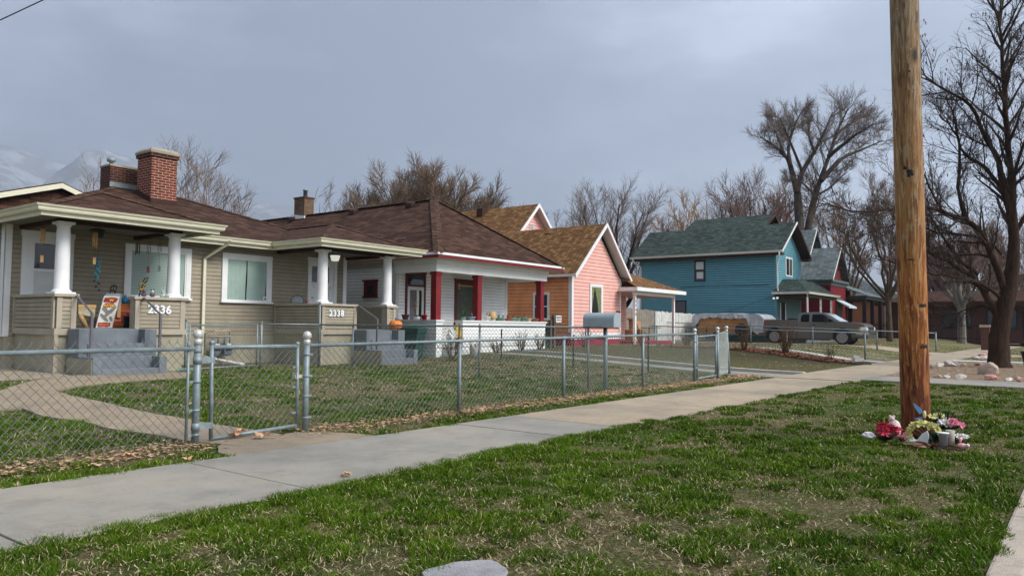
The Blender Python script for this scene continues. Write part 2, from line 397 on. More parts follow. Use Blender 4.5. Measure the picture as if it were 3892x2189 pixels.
# ------------------------------------------------------------------ mesh builder
class MB:
    def __init__(s): s.v = []; s.f = []; s.mi = []; s.cur = 0; s.smooth = False; s.sm = []
    def add(s, vs, fs):
        o = len(s.v); s.v += [tuple(v) for v in vs]
        for f in fs: s.f.append(tuple(i + o for i in f)); s.mi.append(s.cur); s.sm.append(s.smooth)
        return s
    def quad(s, a, b, c, d): return s.add([a, b, c, d], [(0, 1, 2, 3)])
    def tri(s, a, b, c): return s.add([a, b, c], [(0, 1, 2)])
    def box(s, x0, x1, y0, y1, z0, z1):
        if x0 > x1: x0, x1 = x1, x0
        if y0 > y1: y0, y1 = y1, y0
        if z0 > z1: z0, z1 = z1, z0
        return s.add([(x0, y0, z0), (x1, y0, z0), (x1, y1, z0), (x0, y1, z0), (x0, y0, z1), (x1, y0, z1), (x1, y1, z1), (x0, y1, z1)],
                     [(0, 3, 2, 1), (4, 5, 6, 7), (0, 1, 5, 4), (1, 2, 6, 5), (2, 3, 7, 6), (3, 0, 4, 7)])
    def prism(s, poly, axis, a0, a1):
        """extrude a 2D polygon along an axis. axis x: poly=(y,z); y: (x,z); z: (x,y)"""
        def P(p, a):
            return {'x': (a, p[0], p[1]), 'y': (p[0], a, p[1]), 'z': (p[0], p[1], a)}[axis]
        n = len(poly); vs = [P(p, a0) for p in poly] + [P(p, a1) for p in poly]
        fs = [tuple(range(n))[::-1], tuple(range(n, 2 * n))] + [(i, (i + 1) % n, n + (i + 1) % n, n + i) for i in range(n)]
        return s.add(vs, fs)
    def tube(s, pts, rad, n=8, cap=True):
        pts = [Vector(p) for p in pts]
        if not hasattr(rad, '__len__'): rad = [rad] * len(pts)
        vs = []
        for i, p in enumerate(pts):
            d = (pts[min(i + 1, len(pts) - 1)] - pts[max(i - 1, 0)]).normalized()
            a = Vector((0, 0, 1)) if abs(d.z) < .9 else Vector((1, 0, 0))
            u = d.cross(a).normalized(); w = d.cross(u)
            for k in range(n):
                t = 2 * PI * k / n
                vs.append(p + (u * math.cos(t) + w * math.sin(t)) * rad[i])
        fs = []
        for i in range(len(pts) - 1):
            for k in range(n):
                fs.append((i * n + k, i * n + (k + 1) % n, (i + 1) * n + (k + 1) % n, (i + 1) * n + k))
        if cap: fs += [tuple(range(n))[::-1], tuple(range((len(pts) - 1) * n, len(pts) * n))]
        old = s.smooth; s.smooth = n > 5; s.add(vs, fs); s.smooth = old
        return s
    def lathe(s, prof, c=(0, 0, 0), n=16, axis='z', sm=True):
        """prof: list of (r, h)"""
        vs = []
        for r, h in prof:
            for k in range(n):
                t = 2 * PI * k / n; a, b = r * math.cos(t), r * math.sin(t)
                p = {'z': (a, b, h), 'x': (h, a, b), 'y': (a, h, b)}[axis]
                vs.append((p[0] + c[0], p[1] + c[1], p[2] + c[2]))
        fs = [(i * n + k, i * n + (k + 1) % n, (i + 1) * n + (k + 1) % n, (i + 1) * n + k) for i in range(len(prof) - 1) for k in range(n)]
        fs += [tuple(range(n))[::-1], tuple(range((len(prof) - 1) * n, len(prof) * n))]
        old = s.smooth; s.smooth = sm; s.add(vs, fs); s.smooth = old
        return s
    def ball(s, c, r, n=12, m=8, sq=(1, 1, 1), jit=0, seed=0):
        rr = random.Random(seed)
        vs = []; fs = []
        for i in range(m + 1):
            ph = PI * i / m
            for k in range(n):
                t = 2 * PI * k / n; j = 1 + (rr.random() - .5) * jit
                vs.append((c[0] + r * sq[0] * math.sin(ph) * math.cos(t) * j, c[1] + r * sq[1] * math.sin(ph) * math.sin(t) * j, c[2] + r * sq[2] * math.cos(ph) * (j if 0 < i < m else 1)))
        for i in range(m):
            for k in range(n): fs.append((i * n + k, (i + 1) * n + k, (i + 1) * n + (k + 1) % n, i * n + (k + 1) % n))
        old = s.smooth; s.smooth = jit == 0; s.add(vs, fs); s.smooth = old
        return s
    def build(s, name, mats, parent=None, uv=True, bevel=0, recalc=True):
        if isinstance(mats, str): mats = [mats]
        me = bpy.data.meshes.new(name)
        off = Vector((0, 0, 0))
        if parent is not None:
            off = world_loc(parent)
        V = np.array(s.v, float) - np.array(off)
        me.from_pydata([tuple(v) for v in V], [], s.f)
        if len(mats) == 1 and any(s.mi): mats = [mats[0], mats[0] + '_lap_shade' if mats[0] + '_lap_shade' in M else 'black']
        for m in mats: me.materials.append(M[m])
        me.polygons.foreach_set('material_index', s.mi)
        me.polygons.foreach_set('use_smooth', s.sm)
        if bevel or recalc:
            bm = bmesh.new(); bm.from_mesh(me)
            if bevel:
                bmesh.ops.remove_doubles(bm, verts=bm.verts, dist=1e-5)
                es = [e for e in bm.edges if len(e.link_faces) == 2 and e.calc_face_angle(0) > .5]
                bmesh.ops.bevel(bm, geom=es, offset=bevel, segments=2, profile=.6, affect='EDGES', clamp_overlap=True)
            bmesh.ops.recalc_face_normals(bm, faces=bm.faces)
            bm.to_mesh(me); bm.free()
        if uv: box_uv(me)
        o = bpy.data.objects.new(name, me); COL.objects.link(o)
        if parent is not None: o.parent = parent
        return o
def each(mb, name, mat, parent, bevel=0):
    """build every separate piece collected in mb as an object of its own"""
    par = list(range(len(mb.v)))
    def find(i):
        while par[i] != i: par[i] = par[par[i]]; i = par[i]
        return i
    for f in mb.f:
        r = find(f[0])
        for i in f[1:]: par[find(i)] = r
    groups = {}
    for k, f in enumerate(mb.f): groups.setdefault(find(f[0]), []).append(k)
    out = []
    for ks in groups.values():
        m = MB(); ids = sorted({i for k in ks for i in mb.f[k]}); mp = {j: n for n, j in enumerate(ids)}
        m.v = [mb.v[i] for i in ids]; m.f = [tuple(mp[i] for i in mb.f[k]) for k in ks]; m.mi = [mb.mi[k] for k in ks]; m.sm = [mb.sm[k] for k in ks]
        out.append(m.build(name, mat, parent, bevel=bevel))
    return out
def world_loc(o):
    l = Vector((0, 0, 0))
    while o is not None: l = l + o.location; o = o.parent
    return l
def box_uv(me):
    """metric UVs: u runs level across each face, v up its slope"""
    uvl = me.uv_layers.new(name='UVMap')
    nl = len(me.loops); np_ = len(me.polygons)
    if not nl: return
    co = np.empty(len(me.vertices) * 3); me.vertices.foreach_get('co', co); co = co.reshape(-1, 3)
    nr = np.empty(np_ * 3); me.polygons.foreach_get('normal', nr); nr = nr.reshape(-1, 3)
    tot = np.empty(np_, int); me.polygons.foreach_get('loop_total', tot)
    vi = np.empty(nl, int); me.loops.foreach_get('vertex_index', vi)
    n = np.repeat(nr, tot, axis=0); p = co[vi]
    u = np.stack([-n[:, 1], n[:, 0], np.zeros(len(n))], 1); l = np.linalg.norm(u, axis=1)
    flat = l < 1e-4; u[flat] = (1, 0, 0); l[flat] = 1; u /= l[:, None]
    v = np.cross(n, u)
    uv = np.stack([(p * u).sum(1), (p * v).sum(1)], 1)
    uvl.data.foreach_set('uv', uv.ravel())
def thing(name, label, cat, loc=(0, 0, 0), group=None, kind=None):
    o = bpy.data.objects.new(name, None); COL.objects.link(o); o.location = loc; o.empty_display_size = .2
    o['label'] = label; o['category'] = cat
    if group: o['group'] = group
    if kind: o['kind'] = kind
    return o
def tag(o, label, cat, group=None, kind=None):
    o['label'] = label; o['category'] = cat
    if group: o['group'] = group
    if kind: o['kind'] = kind
    return o
def struct(o, kind='structure'): o['kind'] = kind; return o
def dup(root, loc, label=None, rotz=None, scale=None):
    def rec(o, par):
        c = o.copy(); COL.objects.link(c)
        if par is not None: c.parent = par
        for ch in list(o.children): rec(ch, c)
        return c
    r = rec(root, None); r.location = loc
    if rotz is not None: r.rotation_euler = (0, 0, rotz)
    if scale is not None: r.scale = (scale,) * 3 if not hasattr(scale, '__len__') else scale
    if label: r['label'] = label
    return r

class Frame:
    jm = 1; gp = .085
    """wall frame: u along the wall, d out of the wall, z up. p0->p1 with the outside on the right hand"""
    def __init__(s, p0, p1):
        s.p0 = Vector((p0[0], p0[1])); dv = Vector((p1[0] - p0[0], p1[1] - p0[1])); s.len = dv.length; s.u = dv / s.len; s.n = Vector((s.u.y, -s.u.x))
    def __call__(s, u, d, z):
        p = s.p0 + s.u * u + s.n * d; return (p.x, p.y, z)
    def box(s, mb, u0, u1, z0, z1, d0, d1):
        c = [s(u, d, z) for z in (z0, z1) for (u, d) in ((u0, d0), (u1, d0), (u1, d1), (u0, d1))]
        mb.add(c, [(0, 3, 2, 1), (4, 5, 6, 7), (0, 1, 5, 4), (1, 2, 6, 5), (2, 3, 7, 6), (3, 0, 4, 7)])
    def siding(s, mb, z0, z1, e=.105, dep=.016, u0=None, u1=None, ext=None, jit=.0015, holes=()):
        u0 = 0 if u0 is None else u0; u1 = s.len if u1 is None else u1
        z = z0; k = 0
        while z < z1 - 1e-6:
            zt_ = min(z + e, z1)
            a0, b0 = (u0, u1) if ext is None else ext(z)
            a1, b1 = (u0, u1) if ext is None else ext(zt_)
            if b0 - a0 > .01:
                # boards come in lengths; each sits a hair differently
                segs = [a0]; x = a0 + random.uniform(1.2, 4)
                while x < b0 - .8 and ext is None: segs.append(x); x += random.uniform(2, 4.5)
                segs.append(b0)
                for i in range(len(segs) - 1):
                    sa, sb = segs[i], segs[i + 1]; ta = sa if (ext is None or i) else a1; tb = sb if (ext is None) else b1
                    if ext is not None: ta, tb = a1, b1
                    j = random.uniform(-jit, jit); d = dep + random.uniform(-jit, jit)
                    gp = e * s.gp      # lap joint under each board, its shadow line painted as a dark band
                    mb.quad(s(sa, d, z + j + gp), s(sb, d, z + j + gp), s(max(tb, ta), .003, zt_), s(ta, .003, zt_))
                    mb.quad(s(sa, 0, z + j + gp), s(sb, 0, z + j + gp), s(sb, d, z + j + gp), s(sa, d, z + j + gp))
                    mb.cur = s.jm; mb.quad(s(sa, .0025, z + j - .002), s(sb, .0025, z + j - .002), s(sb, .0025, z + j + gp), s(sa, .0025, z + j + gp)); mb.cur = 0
            z = zt_; k += 1
def folds(fr, mb, u0, u1, z0, z1, d, amp=.012, n=24, sag=0, spread=None, right=False):
    """hanging cloth with pleats"""
    rows = 5; vs = []; fs = []
    ph = random.random() * 6
    for r in range(rows + 1):
        t = r / rows; z = z1 + (z0 - z1) * t
        for i in range(n + 1):
            s_ = i / n; u = u0 + (u1 - u0) * s_
            if spread: u = u0 + (u1 - u0) * (s_ * spread(t)) if not right else u1 - (u1 - u0) * (s_ * spread(t))
            vs.append(fr(u + .01 * math.sin(7 * s_ + r), d + amp * math.sin(s_ * n * 1.1 + ph + .3 * math.sin(3 * t)) * (.5 + .5 * t), z))
    for r in range(rows):
        for i in range(n): a = r * (n + 1) + i; fs.append((a, a + 1, a + n + 2, a + n + 1))
    mb.smooth = True; mb.add(vs, fs); mb.smooth = False
def window(house, fr, u0, u1, z0, z1, trim='trim_white', tw=.1, fill='dark', cross=None, sill=True, head=None, glassm='glass_clear', name='window', d=.05, twt=None):
    mb = MB(); twt = twt or tw
    fr.box(mb, u0 - tw, u0, z0, z1, 0, d); fr.box(mb, u1, u1 + tw, z0, z1, 0, d)
    fr.box(mb, u0 - tw, u1 + tw, z1, z1 + twt, 0, d + .003)
    if not sill: fr.box(mb, u0 - tw, u1 + tw, z0 - tw * .8, z0, 0, d + .002)
    if head: fr.box(mb, u0 - tw - .04, u1 + tw + .04, z1 + twt, z1 + twt + .05, 0, d + .05)
    w = mb.build(name, trim, house)
    if sill:
        m2 = MB(); fr.box(m2, u0 - tw - .03, u1 + tw + .03, z0 - .05, z0, 0, d + .04); m2.build('sill', trim, w)
    m3 = MB(); s = .035
    for a, b, c, e in ((u0, u0 + s, z0, z1), (u1 - s, u1, z0, z1), (u0 + s, u1 - s, z0, z0 + s), (u0 + s, u1 - s, z1 - s, z1)): fr.box(m3, a, b, c, e, .02, .042)
    if cross == 'h': fr.box(m3, u0 + s, u1 - s, (z0 + z1) / 2 - .02, (z0 + z1) / 2 + .02, .02, .045)
    if cross == 'v': fr.box(m3, (u0 + u1) / 2 - .025, (u0 + u1) / 2 + .025, z0 + s, z1 - s, .02, .045)
    m3.build('sash', trim if trim != 'dark_trim' else 'black', w)
    m4 = MB(); m4.quad(fr(u0 + .02, .034, z0 + .02), fr(u1 - .02, .034, z0 + .02), fr(u1 - .02, .034, z1 - .02), fr(u0 + .02, .034, z1 - .02))
    m4.build('pane', glassm if fill not in ('dark', 'screen') else ('glass_dark' if fill == 'dark' else 'screen_grey'), w)
    if fill not in ('dark', 'screen'):
        m5 = MB(); m5.quad(fr(u0, .0185, z0), fr(u1, .0185, z0), fr(u1, .0185, z1), fr(u0, .0185, z1)); m5.build('dark_room', 'room_dark', w)
    return w
# ------------------------------------------------------------------ sweeps, roofs, gutters
def sweep(mb, path, prof, cap=True):
    """sweep profile [(d,z)] along an open 2D path; d is offset to the right hand; mitred corners"""
    P = [Vector(p) for p in path]; n = len(P); rings = []
    for i in range(n):
        if i == 0: t = (P[1] - P[0]).normalized(); off = Vector((t.y, -t.x))
        elif i == n - 1: t = (P[-1] - P[-2]).normalized(); off = Vector((t.y, -t.x))
        else:
            t0 = (P[i] - P[i - 1]).normalized(); t1 = (P[i + 1] - P[i]).normalized()
            n0 = Vector((t0.y, -t0.x)); n1 = Vector((t1.y, -t1.x)); off = (n0 + n1) / (1 + n0.dot(n1))
        rings.append([(P[i].x + off.x * d, P[i].y + off.y * d, z) for d, z in prof])
    m = len(prof); vs = [v for r in rings for v in r]
    fs = [(i * m + k, i * m + (k + 1) % m, (i + 1) * m + (k + 1) % m, (i + 1) * m + k) for i in range(n - 1) for k in range(m)]
    if cap: fs += [tuple(range(m)), tuple(range((n - 1) * m, n * m))]
    mb.add(vs, fs)
def kgutter(z): return [(-.01, z - .125), (.055, z - .125), (.07, z - .095), (.075, z - .06), (.10, z - .035), (.115, z), (.10, z + .002), (.09, z - .02), (-.01, z - .02)]
def roof_slab(mb, polys, th=.05):
    """each poly a list of 3D points; top and a parallel underside with closed rim"""
    for p in polys:
        n = len(p); vs = list(p) + [(x, y, z - th) for x, y, z in p]
        mb.add(vs, [tuple(range(n)), tuple(range(n, 2 * n))[::-1]] + [(i, n + i, n + (i + 1) % n, (i + 1) % n) for i in range(n)])
def ridge_caps(mb, a, b, w=.12, h=.03):
    a = Vector(a); b = Vector(b); d = (b - a); Lh = d.length; d.normalize(); s = d.cross(Vector((0, 0, 1))).normalized()
    n = int(Lh / .28)
    for i in range(n):
        p = a + d * (Lh * i / n); q = a + d * (Lh * (i + 1.1) / n)
        up0 = Vector((0, 0, h + .012)); up1 = Vector((0, 0, h - .004))
        dn = Vector((0, 0, -.045 + h))
        mb.add([p + s * w + dn + Vector((0, 0, .01)), p + up0, p - s * w + dn + Vector((0, 0, .01)), q + s * w + dn, q + up1, q - s * w + dn], [(0, 3, 4, 1), (1, 4, 5, 2), (0, 1, 2)])
def text(name, s, size, mat, fr, u, z, d, parent, ext=.008, tight=1.0):
    cu = bpy.data.curves.new('tmp', 'FONT'); cu.body = s; cu.size = size; cu.extrude = ext; cu.offset = .006 * size / .2; cu.space_character = tight
    o = bpy.data.objects.new('tmp', cu); COL.objects.link(o); dg = bpy.context.evaluated_depsgraph_get(); me = bpy.data.meshes.new_from_object(o.evaluated_get(dg)); bpy.data.objects.remove(o)
    me.name = name; me.materials.clear(); me.materials.append(M[mat])
    ob = bpy.data.objects.new(name, me); COL.objects.link(ob); ob.parent = parent
    ob.location = Vector(fr(u, d, z)) - world_loc(parent)
    ob.rotation_euler = (PI / 2, 0, math.atan2(fr.u.y, fr.u.x))
    return ob

# ================================================================== BEIGE DUPLEX (2336 / 2338)
duplex = thing('duplex_house', 'taupe clapboard bungalow with brown hip roof, cream gutters and two round columned porches', 'house', (11, 18, .1))
E0 = 3.42
main_fr = Frame((6.42, 18.6), (15.85, 18.6)); left_fr = Frame((6.42, 28), (6.42, 18.6)); right_fr = Frame((15.85, 18.6), (15.85, 28))
mb = MB()
main_fr.siding(mb, .87, 3.34); left_fr.siding(mb, .87, 3.34); right_fr.siding(mb, .87, 3.34)
mb.box(6.42, 15.85, 18.6, 28, .86, 3.33)
mb.build('wall', 'siding_taupe', duplex)
mb = MB(); mb.box(6.46, 15.81, 18.57, 27.97, -.1, .868); mb.build('foundation', 'found_taupe', duplex)
mb = MB(); main_fr.box(mb, -.012, .13, .86, 3.33, 0, .03); left_fr.box(mb, 9.27, 9.43, .862, 3.332, 0, .028); main_fr.box(mb, main_fr.len - .12, main_fr.len + .012, .86, 3.33, 0, .03)
each(mb, 'corner_board', 'trim_white', duplex)
AP = (11.35, 23.35, E0 + .38 * 5.25)
mb = MB()
roof_slab(mb, [[(6.1, 18.1, E0), (16.6, 18.1, E0), AP], [(6.1, 28.6, E0), (6.1, 18.1, E0), AP], [(16.6, 18.1, E0), (16.6, 28.6, E0), AP], [(16.6, 28.6, E0), (6.1, 28.6, E0), AP]])
def hip_porch(x0, x1):
    cx = (x0 + x1) / 2; h = .38 * (x1 - x0) / 2; yA = 16 + (x1 - x0) / 2; yR = 18.1 + (x1 - x0) / 2; a = (cx, yA, E0 + h); r = (cx, yR, E0 + h)
    roof_slab(mb, [[(x0, 16, E0), (x1, 16, E0), a], [(x0, 18.1, E0), (x0, 16, E0), a, r], [(x1, 16, E0), (x1, 18.1, E0), r, a]])
    return a, r
a36, r36 = hip_porch(6.1, 9.9); a38, r38 = hip_porch(12.8, 16.6)
mb.build('roof', 'roof_brown', duplex)
mb = MB()
for a, r, x0, x1 in ((a36, r36, 6.1, 9.9), (a38, r38, 12.8, 16.6)):
    ridge_caps(mb, (x0, 16, E0), a); ridge_caps(mb, (x1, 16, E0), a); ridge_caps(mb, a, r)
ridge_caps(mb, (16.6, 18.1, E0), AP); ridge_caps(mb, (6.1, 18.1, E0), AP)
mb.build('ridge_cap', 'roof_brown_light', duplex)
path = [(6.1, 28.6), (6.1, 16), (9.9, 16), (9.9, 18.1), (12.8, 18.1), (12.8, 16), (16.6, 16), (16.6, 28.6)]
mb = MB(); sweep(mb, path, kgutter(E0 + .03)); mb.build('gutter', 'gutter_cream', duplex)
mb = MB(); sweep(mb, path, [(-.015, E0 - .18), (-.065, E0 - .18), (-.065, E0 - .05), (-.015, E0 - .05)]); mb.build('fascia', 'gutter_cream', duplex)
mb = MB(); s = .05
for (x0, x1, y0, y1) in ((6.1 + s, 9.9 - s, 16 + s, 18.13), (12.8 + s, 16.6 - s, 16 + s, 18.13), (6.1 + s, 16.6 - s, 18.13, 18.61), (6.1 + s, 6.43, 18.61, 28.5), (15.84, 16.6 - s, 18.61, 28.5)):
    mb.box(x0, x1, y0, y1, 3.285, 3.305)
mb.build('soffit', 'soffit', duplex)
# exposed dark porch beams under the soffit
mb = MB()
for x0, x1 in ((6.63, 9.37), (13.24, 16.0)):
    mb.box(x0 + .04, x1 - .04, 16.62, 16.8, 3.2, 3.284); mb.box(x0 + .05, x0 + .2, 16.8, 18.6, 3.2, 3.282); mb.box(x1 - .2, x1 - .05, 16.8, 18.6, 3.2, 3.282)
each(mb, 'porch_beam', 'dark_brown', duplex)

def porch(x0, x1, left_w, open0, open1, mirror):
    """floor, foundation skirt, clapboard parapets, round columns and steps"""
    f = MB(); f.box(x0 + .03, x1 - .03, 16.52, 18.57, -.1, .925); f.build('porch_foundation', 'found_taupe', duplex)
    b = MB(); b.box(x0 - .02, open0 - .02, 16.46, 18.6, .925, 1.055); b.box(open1 + .02, x1 + .02, 16.46, 18.6, .925, 1.055)
    b.box(x0 - .012, x0 + .06, 16.468, 16.9, -.1, .926)
    each(b, 'porch_band', 'trim_taupe', duplex)
    f = MB(); f.box(x0 + .1, x1 - .1, 16.5, 18.59, .93, 1.062); f.build('porch_floor', 'step_paint', duplex)
    tr = MB(); cap = MB(); z0, z1 = 1.058, 1.695; th = .2
    def panel(fr, u0, u1, back=True):
        w = MB()
        fr.siding(w, z0 + .01, z1, e=.085, dep=.016, u0=u0 + .09, u1=u1 - .09)
        fr.box(w, u0 + .02, u1 - .02, z0, z1, -th, 0); w.build('parapet', 'siding_taupe', duplex)
        fr.box(tr, u0, u0 + .1, z0, z1, -.004, .026); fr.box(tr, u1 - .1, u1, z0, z1, -.004, .026)
    fl = Frame((x0, 18.57), (x0, 16.5)); ff = Frame((x0, 16.5), (x1, 16.5)); frt = Frame((x1, 16.5), (x1, 18.57))
    panel(fl, 0, fl.len - .03)
    panel(ff, .02, open0 - x0); panel(ff, open1 - x0, x1 - x0 - .02)
    panel(frt, .03, frt.len)
    for a, c in (((open0, 16.53), (open0, 16.7)), ((open1, 16.7), (open1, 16.53))):
        fr = Frame(a, c); fr.box(tr, 0, fr.len, z0, z1, -.01, .006)
    each(tr, 'parapet_post', 'trim_taupe', duplex)
    cap.box(x0 - .05, open0 + .04, 16.44, 16.76, z1, z1 + .062); cap.box(open1 - .04, x1 + .05, 16.44, 16.76, z1, z1 + .062)
    cap.box(x0 - .052, x0 + .26, 16.761, 18.57, z1 + .001, z1 + .06); cap.box(x1 - .26, x1 + .052, 16.761, 18.57, z1 + .001, z1 + .06)
    each(cap, 'parapet_cap', 'trim_taupe', duplex, bevel=.006)
    for cx in (x0 + .17, x1 - .2):
        c = MB(); zb = z1 + .062
        c.box(cx - .2, cx + .2, 16.68 - .2, 16.68 + .2, zb, zb + .035)
        c.lathe([(.185, zb + .035), (.18, zb + .06), (.15, zb + .085), (.143, zb + .1), (.138, zb + .5), (.128, 3.0), (.122, 3.12), (.14, 3.14), (.14, 3.17)], (cx, 16.68, 0), 28)
        c.box(cx - .16, cx + .16, 16.68 - .16, 16.68 + .16, 3.17, 3.22)
        c.build('column', 'trim_white', duplex)
    # steps
    s0, s1 = (open0 - .16, open1 + .12) if not mirror else (open0 - .1, open1 + .12)
    i0, i1 = s0 + .17, s1 - .16
    st = MB(); zg = 0
    st.box(s0, i0, 15.32, 15.95, -.1, .5); st.box(i1, s1, 15.32, 15.95, -.1, .5)
    st.box(s0, i0, 15.951, 16.455, -.1, 1.05); st.box(i1, s1 + .1, 15.951, 16.455, -.1, 1.05)
    for k, (y, z) in enumerate(((15.325, .27), (15.62, .5), (15.92, .76))): st.box(i0 + .001, i1 - .001, y, y + .32 if k < 2 else 16.2, -.1 - .001 * k, z)
    st.box(i0 + .001, i1 - .001, 16.2, 16.52, -.105, 1.048)
    st.build('steps', 'step_paint', duplex, bevel=.012)
    sk = MB(); sk.box(s0 - .012, s0 + .03, 15.34, 16.44, -.1, .47); sk.build('step_side', 'found_taupe', duplex)
    return s0, s1
s36 = porch(6.63, 9.37, .37, 7.02, 8.22, False)
s38 = porch(13.24, 16.0, 1.2, 14.47, 15.63, True)
def handrail(x, xt):
    m = MB(); q = .022
    m.box(x - q, x + q, 15.58 - q, 15.58 + q, .5, 1.36)
    m.tube([(x, 15.57, 1.35), (xt, 16.38, 1.715)], .026, 4); m.tube([(xt, 16.37, 1.715), (xt + .02, 16.6, 1.72)], .024, 4)
    m.build('handrail', 'rail_iron', duplex)
handrail(6.93, 6.99); handrail(8.31, 8.36); handrail(14.42, 14.47)
# doors
def door36():
    u = lambda x: x - 6.42
    m = MB(); f = main_fr
    f.box(m, u(6.74), u(6.86), 1.06, 3.07, 0, .05); f.box(m, u(7.69), u(7.80), 1.06, 3.07, 0, .05); f.box(m, u(6.72), u(7.82), 3.07, 3.19, 0, .055)
    f.box(m, u(6.862), u(6.99), 1.07, 3.065, .01, .04); f.box(m, u(7.56), u(7.688), 1.07, 3.065, .01, .04); f.box(m, u(6.99), u(7.56), 1.07, 1.24, .01, .04); f.box(m, u(6.99), u(7.56), 2.92, 3.065, .01, .04); f.box(m, u(6.99), u(7.56), 2.3, 2.36, .012, .042)
    d = m.build('door', 'trim_white', duplex)
    m = MB(); f.box(m, u(6.99), u(7.56), 2.36, 2.92, .005, .025); m.build('pane', 'glass_dark', d)
    m = MB(); f.box(m, u(6.99), u(7.56), 1.24, 2.3, .005, .024); m.build('screen', 'grey_white', d)  # lower door glass, its pale reflection painted as flat grey white
    m = MB(); m.tube([f(u(7.65), .04, 2.02), f(u(7.65), .1, 2.03), f(u(7.655), .1, 1.90), f(u(7.65), .04, 1.88)], .016, 6); m.build('handle', 'black', d)
door36()
def door38():
    f = main_fr; u = lambda x: x - 6.42
    m = MB()
    f.box(m, u(14.38), u(14.49), 1.06, 3.09, 0, .05); f.box(m, u(15.36), u(15.47), 1.06, 3.09, 0, .05); f.box(m, u(14.36), u(15.49), 3.09, 3.19, 0, .055)
    f.box(m, u(14.49), u(15.36), 1.07, 3.09, .005, .022)
    f.box(m, u(14.56), u(15.29), 2.34, 2.375, .02, .07)
    for a in (14.6, 14.93, 15.2): f.box(m, u(a), u(a) + .05, 2.26, 2.34, .02, .055)
    for a, b in ((14.49, 14.57), (14.82, 14.90), (15.16, 15.24), (15.3, 15.36)): f.box(m, u(a), u(b), 1.1, 2.34, .02, .036)
    d = m.build('door', 'trim_white', duplex)
    m = MB()
    for a in (14.53, 14.76, 14.98): f.box(m, u(a), u(a) + .19, 2.45, 2.93, .02, .026)
    m.build('pane', 'glass_dark', d)
    m = MB(); m.ball(f(u(14.545), .05, 1.98), .03); m.build('handle', 'bucket_grey', d)
door38()
U = lambda x: x - 6.42
w = window(duplex, main_fr, U(9.10), U(10.54), 1.82, 2.97, tw=.13, fill='blind', d=.055)
m = MB()
for k in range(30):
    z = 1.85 + k * .0372; m.quad(main_fr(U(9.13), .024, z), main_fr(U(10.22), .024, z), main_fr(U(10.22), .030, z + .033), main_fr(U(9.13), .030, z + .033))
m.build('blind', 'blind_mint', w)
m = MB(); folds(main_fr, m, U(10.24), U(10.5), 1.84, 2.95, .026, .004, 8); m.build('curtain', 'curtain_mint', w)
w = window(duplex, main_fr, U(11.69), U(12.99), 1.80, 2.96, tw=.13, fill='curtain', d=.055)
m = MB(); folds(main_fr, m, U(11.70), U(12.29), 1.82, 2.94, .026, .005, 26); folds(main_fr, m, U(12.33), U(12.97), 1.82, 2.94, .026, .005, 26, spread=lambda t: 1 - .07 * t); m.build('curtain', 'curtain_mint', w)
m = MB(); main_fr.box(m, U(12.86), U(12.965), 1.83, 1.95, .036, .039); st = m.build('sticker', 'trim_white', w)
text('sticker_letter', 'A', .11, 'black', main_fr, U(12.88), 1.85, .041, w, ext=.001)
# house numbers
for k, c_ in enumerate('2336'): text('house_number', c_, .25, 'number_white', Frame((6.63, 16.5), (9.37, 16.5)), 1.86 + k * .137, 1.405 - .003 * k, .032, duplex, ext=.01)
for k, c_ in enumerate('2338'): text('house_number', c_, .23, 'number_white', Frame((13.24, 16.5), (16.0, 16.5)), .245 + k * .132, 1.42, .032, duplex, ext=.01)
# downspouts
def downspout(x, y, z0, z1, xe, ye, ze, par, mat='gutter_cream', fr=None, w=.038):
    m = MB(); m.box(x - w, x + w, y - .03, y + .03, z0, z1 - .02)
    m.tube([(x, y, z1 - .04), (x, y, z1), (xe, ye, ze - .05), (xe, ye, ze)], .045, 8)
    return m.build('downspout', mat, par)
downspout(11.03, 18.54, .15, 2.9, 11.42, 18.03, 3.36, duplex)
m = MB(); m.tube([(6.36, 18.95, .12), (6.36, 18.95, 2.95), (6.05, 18.75, 3.2), (6.05, 18.7, 3.36)], .045, 8); m.tube([(6.36, 18.95, .18), (6.33, 18.8, .1), (6.3, 18.5, .08)], .045, 8); m.build('downspout', 'gutter_cream', duplex)
# chimneys
def chimney(par, x0, x1, y0, y1, z0, z1, mat='brick_red', capz=None):
    m = MB(); m.box(x0, x1, y0, y1, z0, z1); c = m.build('chimney', mat, par)
    return c
c = chimney(duplex, 10.9, 11.66, 21.2, 22.0, 4.2, 5.93)
m = MB(); m.box(10.86, 11.70, 21.16, 22.04, 5.93, 6.03); m.build('corbel', 'brick_old', c)
m = MB()
m.add([(10.84, 21.14, 6.03), (11.72, 21.14, 6.03), (11.72, 22.06, 6.03), (10.84, 22.06, 6.03), (10.84, 21.14, 6.10), (11.72, 21.14, 6.10), (11.72, 22.06, 6.10), (10.84, 22.06, 6.10), (10.92, 21.22, 6.18), (11.64, 21.22, 6.18), (11.64, 21.98, 6.18), (10.92, 21.98, 6.18)],
      [(0, 1, 5, 4), (1, 2, 6, 5), (2, 3, 7, 6), (3, 0, 4, 7), (4, 5, 9, 8), (5, 6, 10, 9), (6, 7, 11, 10), (7, 4, 8, 11), (8, 9, 10, 11), (3, 2, 1, 0)])
m.build('chimney_cap', 'concrete_cap', c)
m = MB(); m.box(10.88, 11.68, 21.18, 21.2, 4.3, 4.72); m.prism([(21.18, 4.5), (21.18, 4.74), (22.0, 5.05), (22.0, 4.8)], 'x', 10.872, 10.898); m.build('flashing', 'dark_brown', c)
c = chimney(duplex, 10.36, 11.6, 22.5, 23.1, 4.8, 5.70, 'brick_old')
m = MB(); m.box(10.34, 11.62, 22.48, 23.12, 5.70, 5.76); m.build('chimney_cap', 'concrete_cap', c)
